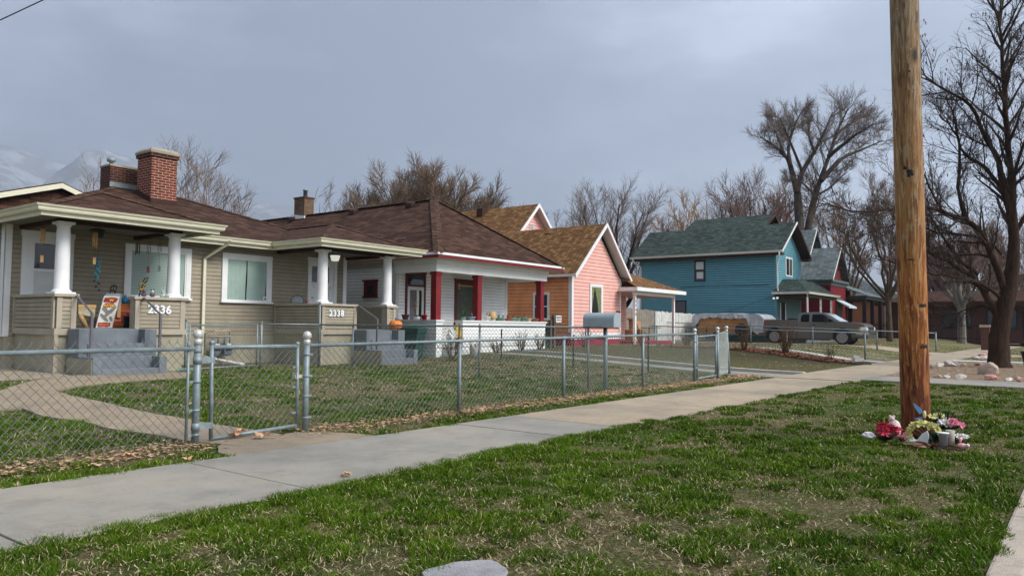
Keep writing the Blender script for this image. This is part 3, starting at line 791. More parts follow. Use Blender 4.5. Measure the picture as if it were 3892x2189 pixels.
m = MB(); m.box(10.35, 11.62, 22.475, 22.5, 5.1, 5.24); m.build('flashing', 'zinc', c)
m = MB(); m.lathe([(.055, 5.76), (.055, 5.86), (.10, 5.87), (.12, 5.89), (.12, 5.97), (.09, 5.985), (.03, 5.99)], (10.52, 22.8, 0), 18); m.build('flue', 'zinc', c)
# rear gabled wing with a cream bargeboard
m = MB(); roof_slab(m, [[(4.6, 26, 3.72), (10.5, 26, 5.62), (10.5, 32, 5.62), (4.6, 32, 3.72)], [(10.5, 26, 5.62), (13, 26, 4.7), (13, 32, 4.7), (10.5, 32, 5.62)]]); m.build('roof', 'roof_brown', duplex)
m = MB(); m.add([(4.6, 25.97, 3.52), (10.5, 25.97, 5.42), (13, 25.97, 4.5), (13, 25.97, 4.66), (10.5, 25.97, 5.58), (4.6, 25.97, 3.68), (4.6, 26.03, 3.52), (10.5, 26.03, 5.42), (13, 26.03, 4.5), (13, 26.03, 4.66), (10.5, 26.03, 5.58), (4.6, 26.03, 3.68)],
             [(0, 1, 4, 5), (1, 2, 3, 4), (11, 10, 7, 6), (10, 9, 8, 7), (5, 4, 10, 11), (4, 3, 9, 10), (0, 6, 7, 1), (1, 7, 8, 2)])
m.build('bargeboard', 'gutter_cream', duplex)
m = MB(); m.prism([(5.0, 2), (5.0, 3.6), (10.5, 5.4), (12.8, 4.55), (12.8, 2)], 'y', 26.2, 31.5); m.build('gable_wall', 'roof_brown', duplex)
m = MB(); m.lathe([(.09, 4.8), (.09, 5.2), (.1, 5.2), (.1, 5.25)], (8.6, 27.5, 0), 10); m.build('vent_pipe', 'black', duplex)
# ================================================================== WHITE HOUSE
white = thing('white_house', 'white clapboard house with brown hip roof and square crimson porch posts', 'house', (20.7, 18, .35))
WE = 3.44; WX0, WX1, WY0, WY1 = 17.28, 24.27, 16.0, 34.0
wcx = (WX0 + WX1) / 2; wh = (WX1 - WX0) / 2; WR = WE + .70 * wh
mb = MB(); rf, rb = (wcx, WY0 + wh, WR), (wcx, 30.6, WR)
roof_slab(mb, [[(WX0, WY0, WE), (WX1, WY0, WE), rf], [(WX0, WY1, WE), (WX0, WY0, WE), rf, rb], [(WX1, WY0, WE), (WX1, WY1, WE), rb, rf], [(WX1, WY1, WE), (WX0, WY1, WE), rb]], .06)
mb.build('roof', 'roof_brown', white)
mb = MB(); ridge_caps(mb, (WX0, WY0, WE), rf, .16); ridge_caps(mb, (WX1, WY0, WE), rf, .16); ridge_caps(mb, rf, rb, .14); mb.build('ridge_cap', 'roof_brown_light', white)
pth = [(WX0, WY1), (WX0, WY0), (WX1, WY0), (WX1, WY1)]
mb = MB(); sweep(mb, pth, [(-.03, WE - .055), (.025, WE - .055), (.025, WE + .02), (-.03, WE + .02)]); mb.build('eave_edge', 'trim_white', white)
mb = MB(); sweep(mb, pth, [(-.06, WE - .15), (.0, WE - .15), (.0, WE - .058), (-.06, WE - .058)]); mb.build('fascia', 'red_paint', white)
mb = MB()
for x0, x1, y0, y1 in ((WX0 + .06, WX1 - .06, WY0 + .06, 16.62), (WX0 + .06, 17.86, 16.62, 33.9), (23.6, WX1 - .06, 16.62, 33.9)): mb.box(x0, x1, y0, y1, WE - .16, WE - .14)
mb.build('soffit', 'grey_white', white)
# walls
fF = Frame((17.74, 18.3), (23.72, 18.3)); fL = Frame((17.74, 33), (17.74, 18.3)); fR = Frame((23.72, 18.3), (23.72, 33))
mb = MB(); fF.siding(mb, .5, 3.28, e=.112, dep=.015); fL.siding(mb, .42, 3.28, e=.112, dep=.015); fR.siding(mb, .42, 3.28, e=.112, dep=.015); mb.box(17.74, 23.72, 18.3, 33, .3, 3.27)
mb.build('wall', 'siding_white', white)
mb = MB(); mb.box(17.715, 17.85, 18.272, 18.42, .45, 3.0); mb.box(23.6, 23.745, 18.274, 18.42, .45, 3.0); mb.box(17.722, 17.74, 18.43, 33, 3.12, 3.278); each(mb, 'corner_board', 'grey_white', white)
mb = MB(); mb.box(17.8, 23.66, 16.5, 18.32, -.1, .55); mb.box(17.79, 23.67, 18.31, 32.9, -.1, .45); mb.build('foundation', 'grey_white', white)
mb = MB(); mb.box(17.76, 23.7, 16.42, 18.31, .5, .56); mb.build('porch_floor', 'grey_white', white)
# beam ring with a lower reveal
bpath = [(17.66, 18.3), (17.66, 16.42), (23.78, 16.42), (23.78, 18.3)]
mb = MB(); sweep(mb, bpath, [(-.18, 2.90), (0, 2.90), (0, 3.15), (-.18, 3.15)]); sweep(mb, bpath, [(-.178, 3.15), (.035, 3.15), (.06, 3.25), (.06, 3.277), (-.178, 3.277)]); each(mb, 'porch_beam', 'siding_white', white)
mb = MB(); mb.box(17.8, 23.66, 16.6, 18.3, 3.16, 3.18); mb.build('porch_ceiling', 'soffit_white', white)
def sqpost(cx, cy, w=.2):
    m = MB(); h = w / 2
    m.box(cx - h, cx + h, cy - h, cy + h, 1.37, 2.82); m.box(cx - h - .03, cx + h + .03, cy - h - .03, cy + h + .03, 2.80, 2.865)
    m.add([(cx - h - .03, cy - h - .03, 2.865), (cx + h + .03, cy - h - .03, 2.865), (cx + h + .03, cy + h + .03, 2.865), (cx - h - .03, cy + h + .03, 2.865), (cx - h, cy - h, 2.905), (cx + h, cy - h, 2.905), (cx + h, cy + h, 2.905), (cx - h, cy + h, 2.905)], [(0, 1, 5, 4), (1, 2, 6, 5), (2, 3, 7, 6), (3, 0, 4, 7), (4, 5, 6, 7)])
    m.build('porch_post', 'red_paint', white)
sqpost(17.82, 16.58, .23); sqpost(19.87, 16.58, .22); sqpost(23.56, 16.58, .22)
def lowwall(x0, x1, y0, y1, faces):
    m = MB(); m.box(x0 + .03, x1 - .03, y0 + .03, y1 - .03, .2, 1.28)
    for fr in faces: fr.siding(m, .14, 1.17, e=.112, dep=.016)
    for fr in faces: fr.box(m, -.016, fr.len + .016, 1.17, 1.285, 0, .02)
    m.build('parapet', 'siding_white', white)
    m = MB(); m.box(x0 - .06, x1 + .06, y0 - .06, y1 + .06, 1.325, 1.37); m.box(x0 - .03, x1 + .03, y0 - .03, y1 + .03, 1.28, 1.325); each(m, 'parapet_cap', 'trim_white', white, bevel=.004)
lowwall(17.71, 17.98, 16.45, 18.25, [Frame((17.71, 18.25), (17.71, 16.45)), Frame((17.71, 16.45), (17.98, 16.45)), Frame((17.98, 16.45), (17.98, 18.25))])
lowwall(18.98, 23.72, 16.45, 16.72, [Frame((18.98, 16.72), (18.98, 16.45)), Frame((18.98, 16.45), (23.72, 16.45))])
lowwall(23.45, 23.735, 16.80, 18.25, [Frame((23.735, 16.80), (23.735, 18.25))])
mb = MB(); mb.box(18.0, 18.96, 16.1, 16.44, .0, .42); mb.build('steps', 'grey_white', white)
V = lambda x: x - 17.74
# front door with transom, crimson frame and grey storm door
m = MB(); f = fF
f.box(m, V(18.15), V(18.23), .56, 2.98, 0, .05); f.box(m, V(19.03), V(19.11), .56, 2.98, 0, .05); f.box(m, V(18.13), V(19.13), 2.93, 3.01, 0, .06); f.box(m, V(18.10), V(19.17), 3.01, 3.05, 0, .1); f.box(m, V(18.23), V(19.03), 2.50, 2.56, 0, .05)
d = m.build('door', 'dark_red', white)
m = MB(); f.box(m, V(18.24), V(19.02), 2.57, 2.92, .005, .03); m.build('transom', 'glass_dark', d)
m = MB()
for a, b, c, e in ((18.24, 18.34, .58, 2.49), (18.92, 19.02, .58, 2.49), (18.34, 18.92, .58, .8), (18.34, 18.92, 2.38, 2.49)): f.box(m, V(a), V(b), c, e, .02, .045)
m.build('storm_door', 'grey_white', d)
m = MB(); m.quad(f(V(18.34), .019, .8), f(V(18.92), .019, .8), f(V(18.92), .019, 2.38), f(V(18.34), .019, 2.38)); m.build('dark_room', 'room_dark', d)
m = MB(); folds(f, m, V(18.35), V(18.66), .85, 2.37, .026, .004, 14); m.build('curtain', 'curtain_dusk', d)
m = MB(); folds(f, m, V(18.68), V(18.80), .85, 2.37, .026, .004, 5); m.build('curtain', 'grey_white', d)
m = MB()
for k in range(7): m.ball(f(V(18.64) + .03 * math.sin(k * 2.1), .05, 2.02 - .045 * k), .032, 7, 5, (1, .5, 1.2), .3, k)
m.build('door_ornament', 'pot_ochre', d)
# front window
w = window(white, f, V(20.72), V(21.72), 1.27, 2.74, trim='dark_red', tw=.09, fill='curtain', head=True, sill=True, d=.05)
m = MB(); folds(f, m, V(20.73), V(21.62), 1.3, 2.72, .026, .004, 20); m.build('curtain', 'curtain_olive', w)
m = MB(); f.box(m, V(20.74), V(21.66), 2.62, 2.66, .05, .065); f.box(m, V(20.8), V(20.85), 2.5, 2.72, .066, .08); m.build('curtain_rod', 'bamboo', w)
# small crimson side window
fw = fL
wl = lambda y: 33 - y
w = window(white, fw, wl(19.72), wl(19.28), 2.16, 2.56, trim='dark_red', tw=.11, fill='dark', head=True, d=.045)
# roof vents and flue
for y in (20.4, 23.6, 27.6, 31.2):
    m = MB(); zz = WR - .17; x = wcx - .28
    m.add([(x - .17, y - .16, zz - .10), (x + .05, y - .16, zz + .08), (x + .05, y + .16, zz + .08), (x - .17, y + .16, zz - .10), (x - .17, y - .16, zz + .05), (x + .05, y - .16, zz + .15), (x + .05, y + .16, zz + .15), (x - .17, y + .16, zz + .05)],
          [(0, 3, 2, 1), (4, 5, 6, 7), (0, 1, 5, 4), (1, 2, 6, 5), (2, 3, 7, 6), (3, 0, 4, 7)])
    m.build('roof_vent', 'dark_brown', white)
c = chimney(white, wcx - .22, wcx + .28, 26.9, 27.6, 5.5, 6.62, 'brick_tan')
m = MB(); m.box(wcx - .25, wcx + .31, 26.87, 27.63, 6.62, 6.68); m.build('chimney_cap', 'brick_old', c)
m = MB(); m.lathe([(.09, 6.68), (.09, 6.98), (.11, 6.98), (.11, 7.03)], (wcx + .05, 27.2, 0), 12); m.build('flue', 'zinc', c)
m = MB(); m.prism([(26.8, 5.72), (27.7, 5.72), (27.7, 5.94), (26.8, 5.82)], 'x', wcx - .30, wcx - .24); m.build('flashing', 'gutter_white', c)

# ================================================================== PINK HOUSE
pink = thing('pink_house', 'pink gabled clapboard house with orange side wall and mottled tan shingle roof', 'house', (29.3, 19, .4))
PY = 17.5; PE = 3.54; PR = 5.70; PXL, PXR, PXC = 27.17, 31.35, 29.45
slope = (PR - PE) / (29.62 - 27.35)
def gable_wall(fr, mb, z0, ze, zr, ul, ur, uc, e=.153, dep=.017, sl=None):
    def ext(z):
        if z <= ze: return (ul, ur)
        t = min(1, (z - ze) / (zr - ze)); return (ul + (uc - ul) * t, ur + (uc - ur) * t)
    z = z0; fr.siding(mb, z0, zr - .05, e=e, dep=dep, ext=ext)
    c = [fr(ul, -.01, z0), fr(ur, -.01, z0), fr(ur, -.01, ze), fr(uc, -.01, zr), fr(ul, -.01, ze)]
    mb.add(c, [(0, 1, 2, 3, 4)])
gf = Frame((PXL, PY), (PXR, PY)); gf.gp = .11
mb = MB(); gable_wall(gf, mb, .95, 3.38, 5.44, 0, gf.len, gf.len / 2 + .03); mb.box(PXL + .02, PXR - .0, PY + .012, 30, .4, 3.35)
mb.build('wall', 'siding_pink', pink)
mb = MB(); fo = Frame((PXL, 31), (PXL, PY)); fo.siding(mb, .95, 3.42, e=.153, dep=.017); mb.build('side_wall', 'siding_orange', pink)
mb = MB(); gf.box(mb, -.02, gf.len + .02, .66, .95, -.02, .03); gf.box(mb, -.02, .13, .95, 3.42, -.01, .035); gf.box(mb, gf.len - .10, gf.len + .02, .95, 3.42, -.01, .035); fo.box(mb, fo.len - .13, fo.len - .03, .95, 3.42, 0, .03)
each(mb, 'corner_board', 'trim_white', pink)
mb = MB(); mb.box(PXL - .01, PXR + .01, PY - .02, 30, -.1, .66); mb.build('foundation', 'magenta_paint', pink)
ov = .42; yF = PY - ov; cx = 29.40; eL, eR = PXL - .32, PXR + .32; ze = 3.40; zr = 5.78
mb = MB(); roof_slab(mb, [[(eL, yF, ze), (cx, yF, zr), (cx, 26, zr), (eL, 26, ze)], [(cx, yF, zr), (eR, yF, ze), (eR, 26, ze), (cx, 26, zr)]], .08)
# cross roof and the tall rear gable
g = (31.55, 7.42); gy = 22.3
roof_slab(mb, [[(26.4, gy, 2.8), (g[0], gy, g[1]), (g[0], 31, g[1]), (26.4, 31, 2.8)], [(g[0], gy, g[1]), (36.0, gy, 3.4), (36.0, 31, 3.4), (g[0], 31, g[1])]], .08)
mb.build('roof', 'roof_tan', pink)
def rake(par, y, pts, w=.2, th=.05, mat='trim_white', d0=0):
    m = MB(); lo = [(x, z - w) for x, z in pts]; hi = pts
    n = len(pts); vs = [(x, y, z) for x, z in lo] + [(x, y, z) for x, z in hi] + [(x, y + th, z) for x, z in lo] + [(x, y + th, z) for x, z in hi]
    fs = []
    for i in range(n - 1):
        fs += [(i, i + 1, n + i + 1, n + i), (2 * n + i, 3 * n + i, 3 * n + i + 1, 2 * n + i + 1), (n + i, n + i + 1, 3 * n + i + 1, 3 * n + i), (i, 2 * n + i, 2 * n + i + 1, i + 1)]
    fs += [(0, n, 3 * n, 2 * n), (n - 1, 3 * n - 1, 4 * n - 1, 2 * n - 1)]
    m.add(vs, fs); return m.build('bargeboard', mat, par)
rake(pink, yF - .03, [(eL - .03, ze - .02), (cx, zr + .03), (eR + .03, ze - .02)], .17)
rake(pink, gy - .03, [(29.15, 5.05), (g[0], g[1] + .03), (33.6, 5.45)], .2)
m = MB(); roof_slab(m, [[(eL + .05, yF + .03, ze - .03), (cx, yF + .03, zr - .09), (cx, PY + .02, zr - .09), (eL + .05, PY + .02, ze - .03)], [(cx, yF + .03, zr - .09), (eR - .05, yF + .03, ze - .03), (eR - .05, PY + .02, ze - .03), (cx, PY + .02, zr - .09)]], .03); m.build('soffit', 'soffit_white', pink)
m = MB(); fg = Frame((28.2, gy + .42), (34.9, gy + .42)); gable_wall(fg, m, 4.2, 4.3, 7.3, .2, 6.5, 3.35); m.build('gable_wall', 'siding_pink', pink)
m = MB(); fg.box(m, 3.1, 3.38, 6.0, 6.42, .02, .05); gv = m.build('gable_vent', 'trim_white', pink)
m = MB()
for k in range(5): fg.box(m, 3.12, 3.36, 6.04 + k * .075, 6.075 + k * .075, .05, .056)
m.build('slot', 'dark_trim', gv)
m = MB(); roof_slab(m, [[(28.9, gy + .02, 5.0), (g[0], gy + .02, g[1] - .09), (g[0], gy + .44, g[1] - .09), (28.9, gy + .44, 5.0)], [(g[0], gy + .02, g[1] - .09), (33.9, gy + .02, 5.2), (33.9, gy + .44, 5.2), (g[0], gy + .44, g[1] - .09)]], .03); m.build('soffit', 'soffit_white', pink)
mb = MB(); mb.box(eL - .03, eL + .05, yF + .05, 22.2, ze - .10, ze + .0); mb.build('gutter', 'gutter_white', pink)
w = window(pink, gf, 28.72 - PXL, 29.6 - PXL, 1.40, 2.98, tw=.11, fill='curtain', d=.05)
m = MB(); folds(gf, m, 28.74 - PXL, 29.0 - PXL, 2.0, 2.93, .026, .004, 8, spread=lambda t: 1 - .75 * t); m.build('curtain', 'curtain_lime', w)
m = MB()
folds(gf, m, 29.04 - PXL, 29.58 - PXL, 1.44, 2.95, .026, .004, 12, spread=lambda t: 1 - .6 * min(1, t * 1.5), right=True); m.build('curtain', 'curtain_lime', w)
w = window(pink, fo, 31 - 19.40, 31 - 18.68, 1.52, 2.6, tw=.07, fill='dark', cross='h', d=.04)
m = MB(); m.box(29.05, 29.3, 19.9, 20.2, 5.25, 5.5); m.build('roof_vent', 'dark_brown', pink)
m = MB(); m.box(31.0, 31.4, 25.6, 26.0, 7.0, 7.4); m.build('roof_vent', 'dark_brown', pink)
m = MB(); m.box(31.2, 31.6, 30.0, 31.0, 7.0, 7.62); c = m.build('chimney', 'brick_old', pink)
m = MB(); m.lathe([(.07, 7.62), (.07, 8.3)], (31.4, 30.5, 0), 8); m.build('flue', 'zinc', c)
# side porch with low tan roof, white posts
m = MB(); roof_slab(m, [[(30.95, 16.4, 3.02), (36.1, 16.4, 3.02), (35.0, 19.5, 4.15), (31.36, 19.5, 4.4), (31.36, 17.3, 3.45)], [(36.1, 16.4, 3.02), (36.1, 20, 3.1), (35.0, 19.5, 4.15)]], .06); roof_slab(m, [[(32.2, 21.0, 3.55), (36.4, 21.0, 3.0), (36.4, 24, 3.1), (32.2, 24, 5.1)]], .06); m.build('porch_roof', 'roof_tan', pink)
m = MB(); sweep(m, [(30.95, 17.3), (30.95, 16.4), (36.1, 16.4), (36.1, 19.6)], [(-.04, 2.86), (.03, 2.86), (.03, 3.03), (-.04, 3.03)]); m.build('fascia', 'trim_white', pink)
m = MB(); m.box(31.0, 36.0, 16.5, 19.5, 2.84, 2.86); m.build('soffit', 'soffit_white', pink)
m = MB(); m.box(31.3, 35.6, 16.72, 16.84, 2.70, 2.84); m.box(35.45, 35.58, 16.85, 19.4, 2.70, 2.838); each(m, 'porch_beam', 'trim_white', pink)
for x, y in ((31.42, 16.78), (35.5, 16.78)):
    m = MB(); m.box(x - .06, x + .06, y - .06, y + .06, .4, 2.70); m.build('porch_post', 'trim_white', pink)
for k, chh in enumerate('2348'): text('house_number', chh, .16, 'dark_trim', Frame((31.36, 16.72), (31.5, 16.72)), .02, 2.35 - k * .2, .004, pink, ext=.003)
m = MB(); pf = Frame((31.35, 19.4), (35.4, 19.4)); pf.siding(m, .6, 3.3, e=.153, dep=.017); m.build('porch_wall', 'siding_pink', pink)
w = window(pink, pf, .9, 1.9, 1.25, 2.55, tw=.1, fill='curtain', d=.05)
m = MB(); folds(pf, m, .92, 1.86, 1.27, 2.53, .026, .004, 12); m.build('curtain', 'curtain_dusk', w)
m = MB(); m.box(31.35, 35.5, 16.8, 19.4, .2, .55); m.build('porch_floor', 'magenta_paint', pink)

# ================================================================== BLUE HOUSE
blue = thing('blue_house', 'tall blue clapboard house with dark green shingle roof and small front porch', 'house', (49.5, 18, .45))
BX0, BX1, BY = 47.0, 51.9, 15.4
bf = Frame((BX0, BY), (BX1, BY)); bs = Frame((BX0, 24.7), (BX0, BY)); bs.gp = .2; bf.gp = .17
mb = MB(); gable_wall(bf, mb, .7, 5.95, 7.62, 0, bf.len, bf.len / 2, e=.153); bs.siding(mb, .7, 5.72, e=.153, dep=.018); mb.box(BX0 + .02, BX1, BY + .02, 24.7, .5, 5.7)
mb.build('wall', 'siding_blue', blue)
mb = MB(); mb.box(BX0 + .05, BX1 - .05, BY + .05, 24.6, -.1, .7); mb.build('foundation', 'found_taupe', blue)
mb = MB(); bf.box(mb, -.02, .09, .7, 5.7, 0, .03); bs.box(mb, bs.len - .1, bs.len + .02, .7, 5.7, 0, .032); bs.box(mb, 0, .09, .7, 5.7, 0, .03); bf.box(mb, bf.len - .09, bf.len + .02, .7, 5.7, 0, .03); each(mb, 'corner_board', 'siding_blue', blue)
bc = 49.45; be = 5.93; br_ = 7.98; b0, b1 = 46.5, 52.4; byf = 14.85
mb = MB(); roof_slab(mb, [[(b0, byf, be), (bc, byf, br_), (bc, 25.2, br_), (b0, 25.2, be)], [(bc, byf, br_), (b1, byf, be), (b1, 25.2, be), (bc, 25.2, br_)]], .1)
roof_slab(mb, [[(50.2, 17.6, 7.4), (53.6, 17.6, 9.25), (53.6, 23.6, 9.25), (49.2, 23.6, 7.0)], [(53.6, 17.6, 9.25), (55.4, 17.6, 8.1), (55.4, 23.6, 8.1), (53.6, 23.6, 9.25)]], .1)
mb.build('roof', 'roof_green', blue)
mb = MB(); mb.prism([(50.8, 5.5), (50.8, 7.3), (53.6, 9.05), (54.6, 8.4), (54.6, 5.5)], 'y', 18.9, 23.4); mb.box(51.9, 54.4, 19.5, 24, .5, 5.6); mb.build('rear_wall', 'siding_blue', blue)
rake(blue, 17.57, [(50.9, 7.83), (53.6, 9.3), (55.4, 8.15)], .2, mat='dark_brown')
rake(blue, byf - .04, [(b0, be + .02), (bc, br_ + .03)], .12, mat='gutter_white')
rake(blue, byf - .045, [(bc, br_ + .03), (b1, be + .02)], .2, mat='dark_brown')
m = MB(); roof_slab(m, [[(b0 + .1, byf + .02, be - .05), (bc, byf + .02, br_ - .11), (bc, BY + .02, br_ - .11), (b0 + .1, BY + .02, be - .05)], [(bc, byf + .02, br_ - .11), (b1 - .1, byf + .02, be - .05), (b1 - .1, BY + .02, be - .05), (bc, BY + .02, br_ - .11)]], .04)
m.box(b0 + .03, b0 + .5, byf + .03, 25.1, 5.70, 5.83); m.box(b1 - .55, b1 - .02, byf + .0, 15.3, 5.68, 5.86)
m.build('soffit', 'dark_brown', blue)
m = MB(); sweep(m, [(b0 - .0, 25.2), (b0 - .0, byf)], kgutter(be + .04)); m.build('gutter', 'gutter_white', blue)
m = MB(); m.tube([(46.42, 15.0, 5.85), (46.5, 15.05, 5.6), (46.93, 15.3, 5.2), (46.93, 15.3, 3.7), (46.8, 15.2, 3.5)], .05, 8); m.build('downspout', 'gutter_white', blue)
m = MB(); m.tube([(46.42, 25.0, 5.85), (46.6, 24.9, 5.6), (46.93, 24.6, 5.3), (46.93, 24.6, .6)], .05, 8); m.build('downspout', 'gutter_white', blue)
ys = lambda y: 24.7 - y
w = window(blue, bs, ys(20.66), ys(20.0), 4.26, 5.55, trim='dark_trim', tw=.05, fill='screen', cross='h', sill=False, d=.04)
m = MB(); bs.box(m, ys(20.60), ys(20.08), 5.02, 5.5, .036, .039); bs.box(m, ys(20.55), ys(20.1), 4.42, 4.84, .036, .039); m.build('blind', 'grey_white', w)
w = window(blue, bs, ys(22.05), ys(21.33), 2.14, 2.98, trim='dark_trim', tw=.05, fill='screen', cross=None, sill=False, d=.04)
w = window(blue, bf, 1.85, 3.1, 4.58, 5.70, trim='trim_white', tw=.06, fill='curtain', cross='v', sill=False, d=.04)
m = MB(); folds(bf, m, 2.55, 3.08, 4.6, 5.68, .026, .004, 8); m.build('curtain', 'curtain_olive', w)
# service cable sagging across the wall
m = MB(); m.tube([(46.95, 15.8, 3.9), (46.95, 17.5, 3.88), (46.95, 19, 3.94), (46.95, 21.7, 3.86)], .012, 4); m.tube([(46.95, 15.5, 3.2), (46.94, 19, 2.1)], .008, 4); m.build('cable', 'wire_black', blue)
# porch
p0y = 13.34
m = MB(); roof_slab(m, [[(46.5, p0y, 3.38), (53.3, p0y, 3.38), (51.6, 14.5, 4.28), (48.2, 14.5, 4.28)], [(46.5, 15.5, 3.38), (46.5, p0y, 3.38), (48.2, 14.5, 4.28), (48.2, 15.38, 4.3)], [(48.2, 14.5, 4.28), (51.6, 14.5, 4.28), (51.6, 15.38, 4.3), (48.2, 15.38, 4.3)], [(53.3, p0y, 3.38), (53.3, 15.5, 3.38), (51.6, 15.38, 4.3), (51.6, 14.5, 4.28)]], .05); m.build('porch_roof', 'roof_green', blue)
m = MB(); sweep(m, [(46.5, 15.5), (46.5, p0y), (53.3, p0y), (53.3, 15.5)], kgutter(3.42)); m.build('gutter', 'gutter_white', blue)
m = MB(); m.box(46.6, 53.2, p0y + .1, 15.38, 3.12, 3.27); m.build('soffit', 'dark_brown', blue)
m = MB(); bf2 = Frame((46.98, 15.38), (51.9, 15.38)); bf2.siding(m, .8, 3.1, e=.153, dep=.012, u0=.12); m.build('porch_wall', 'porch_teal', blue)
m = MB(); m.box(46.7, 53.1, p0y + .2, 15.35, .2, .75); m.build('porch_floor', 'step_paint', blue)
for y0 in ():
    pass
def iron_post(x, y):
    m = MB(); h = .14
    for dx in (-h, h): m.box(x + dx - .018, x + dx + .018, y - .018, y + .018, .75, 3.13)
    for k in range(6):
        z = .95 + k * .38; s = 1 if k % 2 else -1
        m.tube([(x - .11, y, z), (x - .02 * s, y, z + .10), (x + .08, y, z + .05), (x + .05, y, z - .04), (x - .04, y, z + .02)], .010, 5)
        m.tube([(x - .12, y, z + .19), (x + .12, y, z + .19)], .010, 5)
    m.build('porch_post', 'trim_white', blue)
iron_post(47.0, 13.55); iron_post(52.2, 13.55); iron_post(49.8, 13.55)
m = MB(); m.tube([(46.56, 13.42, 3.3), (46.75, 13.5, 3.1), (46.75, 13.5, .8)], .045, 8); m.build('downspout', 'gutter_white', blue)
m = MB(); fd = bf2
fd.box(m, .55, 1.75, .8, 2.95, .01, .03); d = m.build('door', 'porch_teal', blue)
m = MB(); fd.box(m, .75, 1.5, .85, 2.85, .03, .045); m.build('pane', 'glass_dark', d)
m = MB()
for a in (.58, 1.55): fd.box(m, a, a + .14, .85, 2.8, .03, .05)
each(m, 'sidelight', 'grey_white', d)
m = MB(); m.ball((46.62, 15.42, 3.05), .07); m.ball((46.62, 15.2, 3.07), .07); each(m, 'porch_light', 'lamp_lit', blue)

# ================================================================== RED HOUSE beyond
red = thing('red_house', 'dark red brick house with pale grey shingle roof and steep front gables', 'house', (61, 20, .5))
RX, RY, RX1 = 60.0, 15.6, 64.4
m = MB(); m.box(RX, RX1, RY, 30, .3, 4.5); m.build('wall', 'red_brick_paint', red)
m = MB(); sweep(m, [(RX, 30), (RX, RY), (RX1, RY), (RX1, 17)], [(0, 4.5), (.05, 4.5), (.12, 4.72), (.25, 4.78), (.25, 4.95), (0, 4.95)]); m.build('cornice', 'grey_trim', red)
gr = 9.0
m = MB(); roof_slab(m, [[(59.7, 15.35, 4.95), (62.2, 15.35, 7.55), (62.2, 22, 7.55), (59.7, 22, 4.95)], [(62.2, 15.35, 7.55), (64.7, 15.35, 4.95), (64.7, 22, 4.95), (62.2, 22, 7.55)],
                        [(59.7, 17.5, 4.98), (63.4, 17.5, 9.2), (63.4, 26, 9.2), (59.7, 26, 4.98)], [(63.4, 17.5, 9.2), (67.1, 17.5, 4.98), (67.1, 26, 4.98), (63.4, 26, 9.2)]], .08); m.build('roof', 'roof_grey', red)
m = MB(); m.prism([(59.95, 4.95), (62.2, 7.3), (64.45, 4.95)], 'y', 15.75, 17); m.prism([(61.0, 6.5), (63.4, 8.95), (65.8, 6.5)], 'y', 17.9, 19); each(m, 'gable_wall', 'dark_red', red)
rake(red, 15.30, [(59.7, 4.99), (62.2, 7.6)], .14, mat='gutter_white'); rake(red, 15.30, [(62.2, 7.6), (64.75, 4.97)], .35, mat='dark_trim')
rake(red, 17.45, [(61.4, 6.95), (63.4, 9.25)], .14, mat='gutter_white'); rake(red, 17.45, [(63.4, 9.25), (66.2, 6.1)], .35, mat='dark_trim')
m = MB(); rf_ = Frame((RX, RY), (RX1, RY)); rf_.box(m, 1.6, 3.3, .9, 3.6, 0, .03); ww = m.build('window', 'grey_trim', red)
m = MB(); rf_.box(m, 1.75, 3.15, 1.0, 3.3, .03, .04); m.build('pane', 'curtain_olive', ww)
m = MB(); m.add([rf_(1.3, .05, 3.45), rf_(3.6, .05, 3.45), rf_(3.6, 1.0, 2.95), rf_(1.3, 1.0, 2.95), rf_(1.3, .05, 3.40), rf_(3.6, .05, 3.40), rf_(3.6, 1.0, 2.82), rf_(1.3, 1.0, 2.82)], [(0, 1, 2, 3), (7, 6, 5, 4), (3, 2, 6, 7), (0, 3, 7, 4), (1, 5, 6, 2)]); m.build('awning', 'tile_awning', red)
m = MB(); roof_slab(m, [[(64.4, 14.0, 3.9), (71, 14.0, 3.9), (69.5, 16.5, 4.9), (64.4, 16.5, 4.9)]], .06); m.build('porch_roof', 'roof_grey', red)
m = MB(); m.box(64.5, 70.8, 14.1, 16.4, 3.6, 3.88); each(m, 'porch_beam', 'dark_trim', red)
for x in (64.9, 67.6, 70.5):
    m = MB(); m.box(x - .13, x + .13, 14.2, 14.46, .4, 3.6); m.build('porch_post', 'iron_fence', red)
m = MB(); m.box(64.4, 70.5, 16.5, 24, .3, 4.5); m.build('side_wing', 'brick_far', red)
m = MB(); m.lathe([(.22, 6.3), (.22, 6.9), (.3, 6.95), (.3, 7.3), (.2, 7.35)], (69.0, 20, 0), 12); m.build('flue', 'dark_trim', red)
for k in range(3):
    m = MB(); m.box(65.2 + k * 1.9, 66.2 + k * 1.9, 16.44, 16.5, 1.2, 3.1); m.build('window', 'glass_dark', red)
m = MB(); roof_slab(m, [[(64.4, 16.6, 4.8), (67.5, 20, 6.6), (71, 20, 6.6), (71, 16.6, 4.8)]], .06); m.build('rear_roof', 'roof_grey', red)
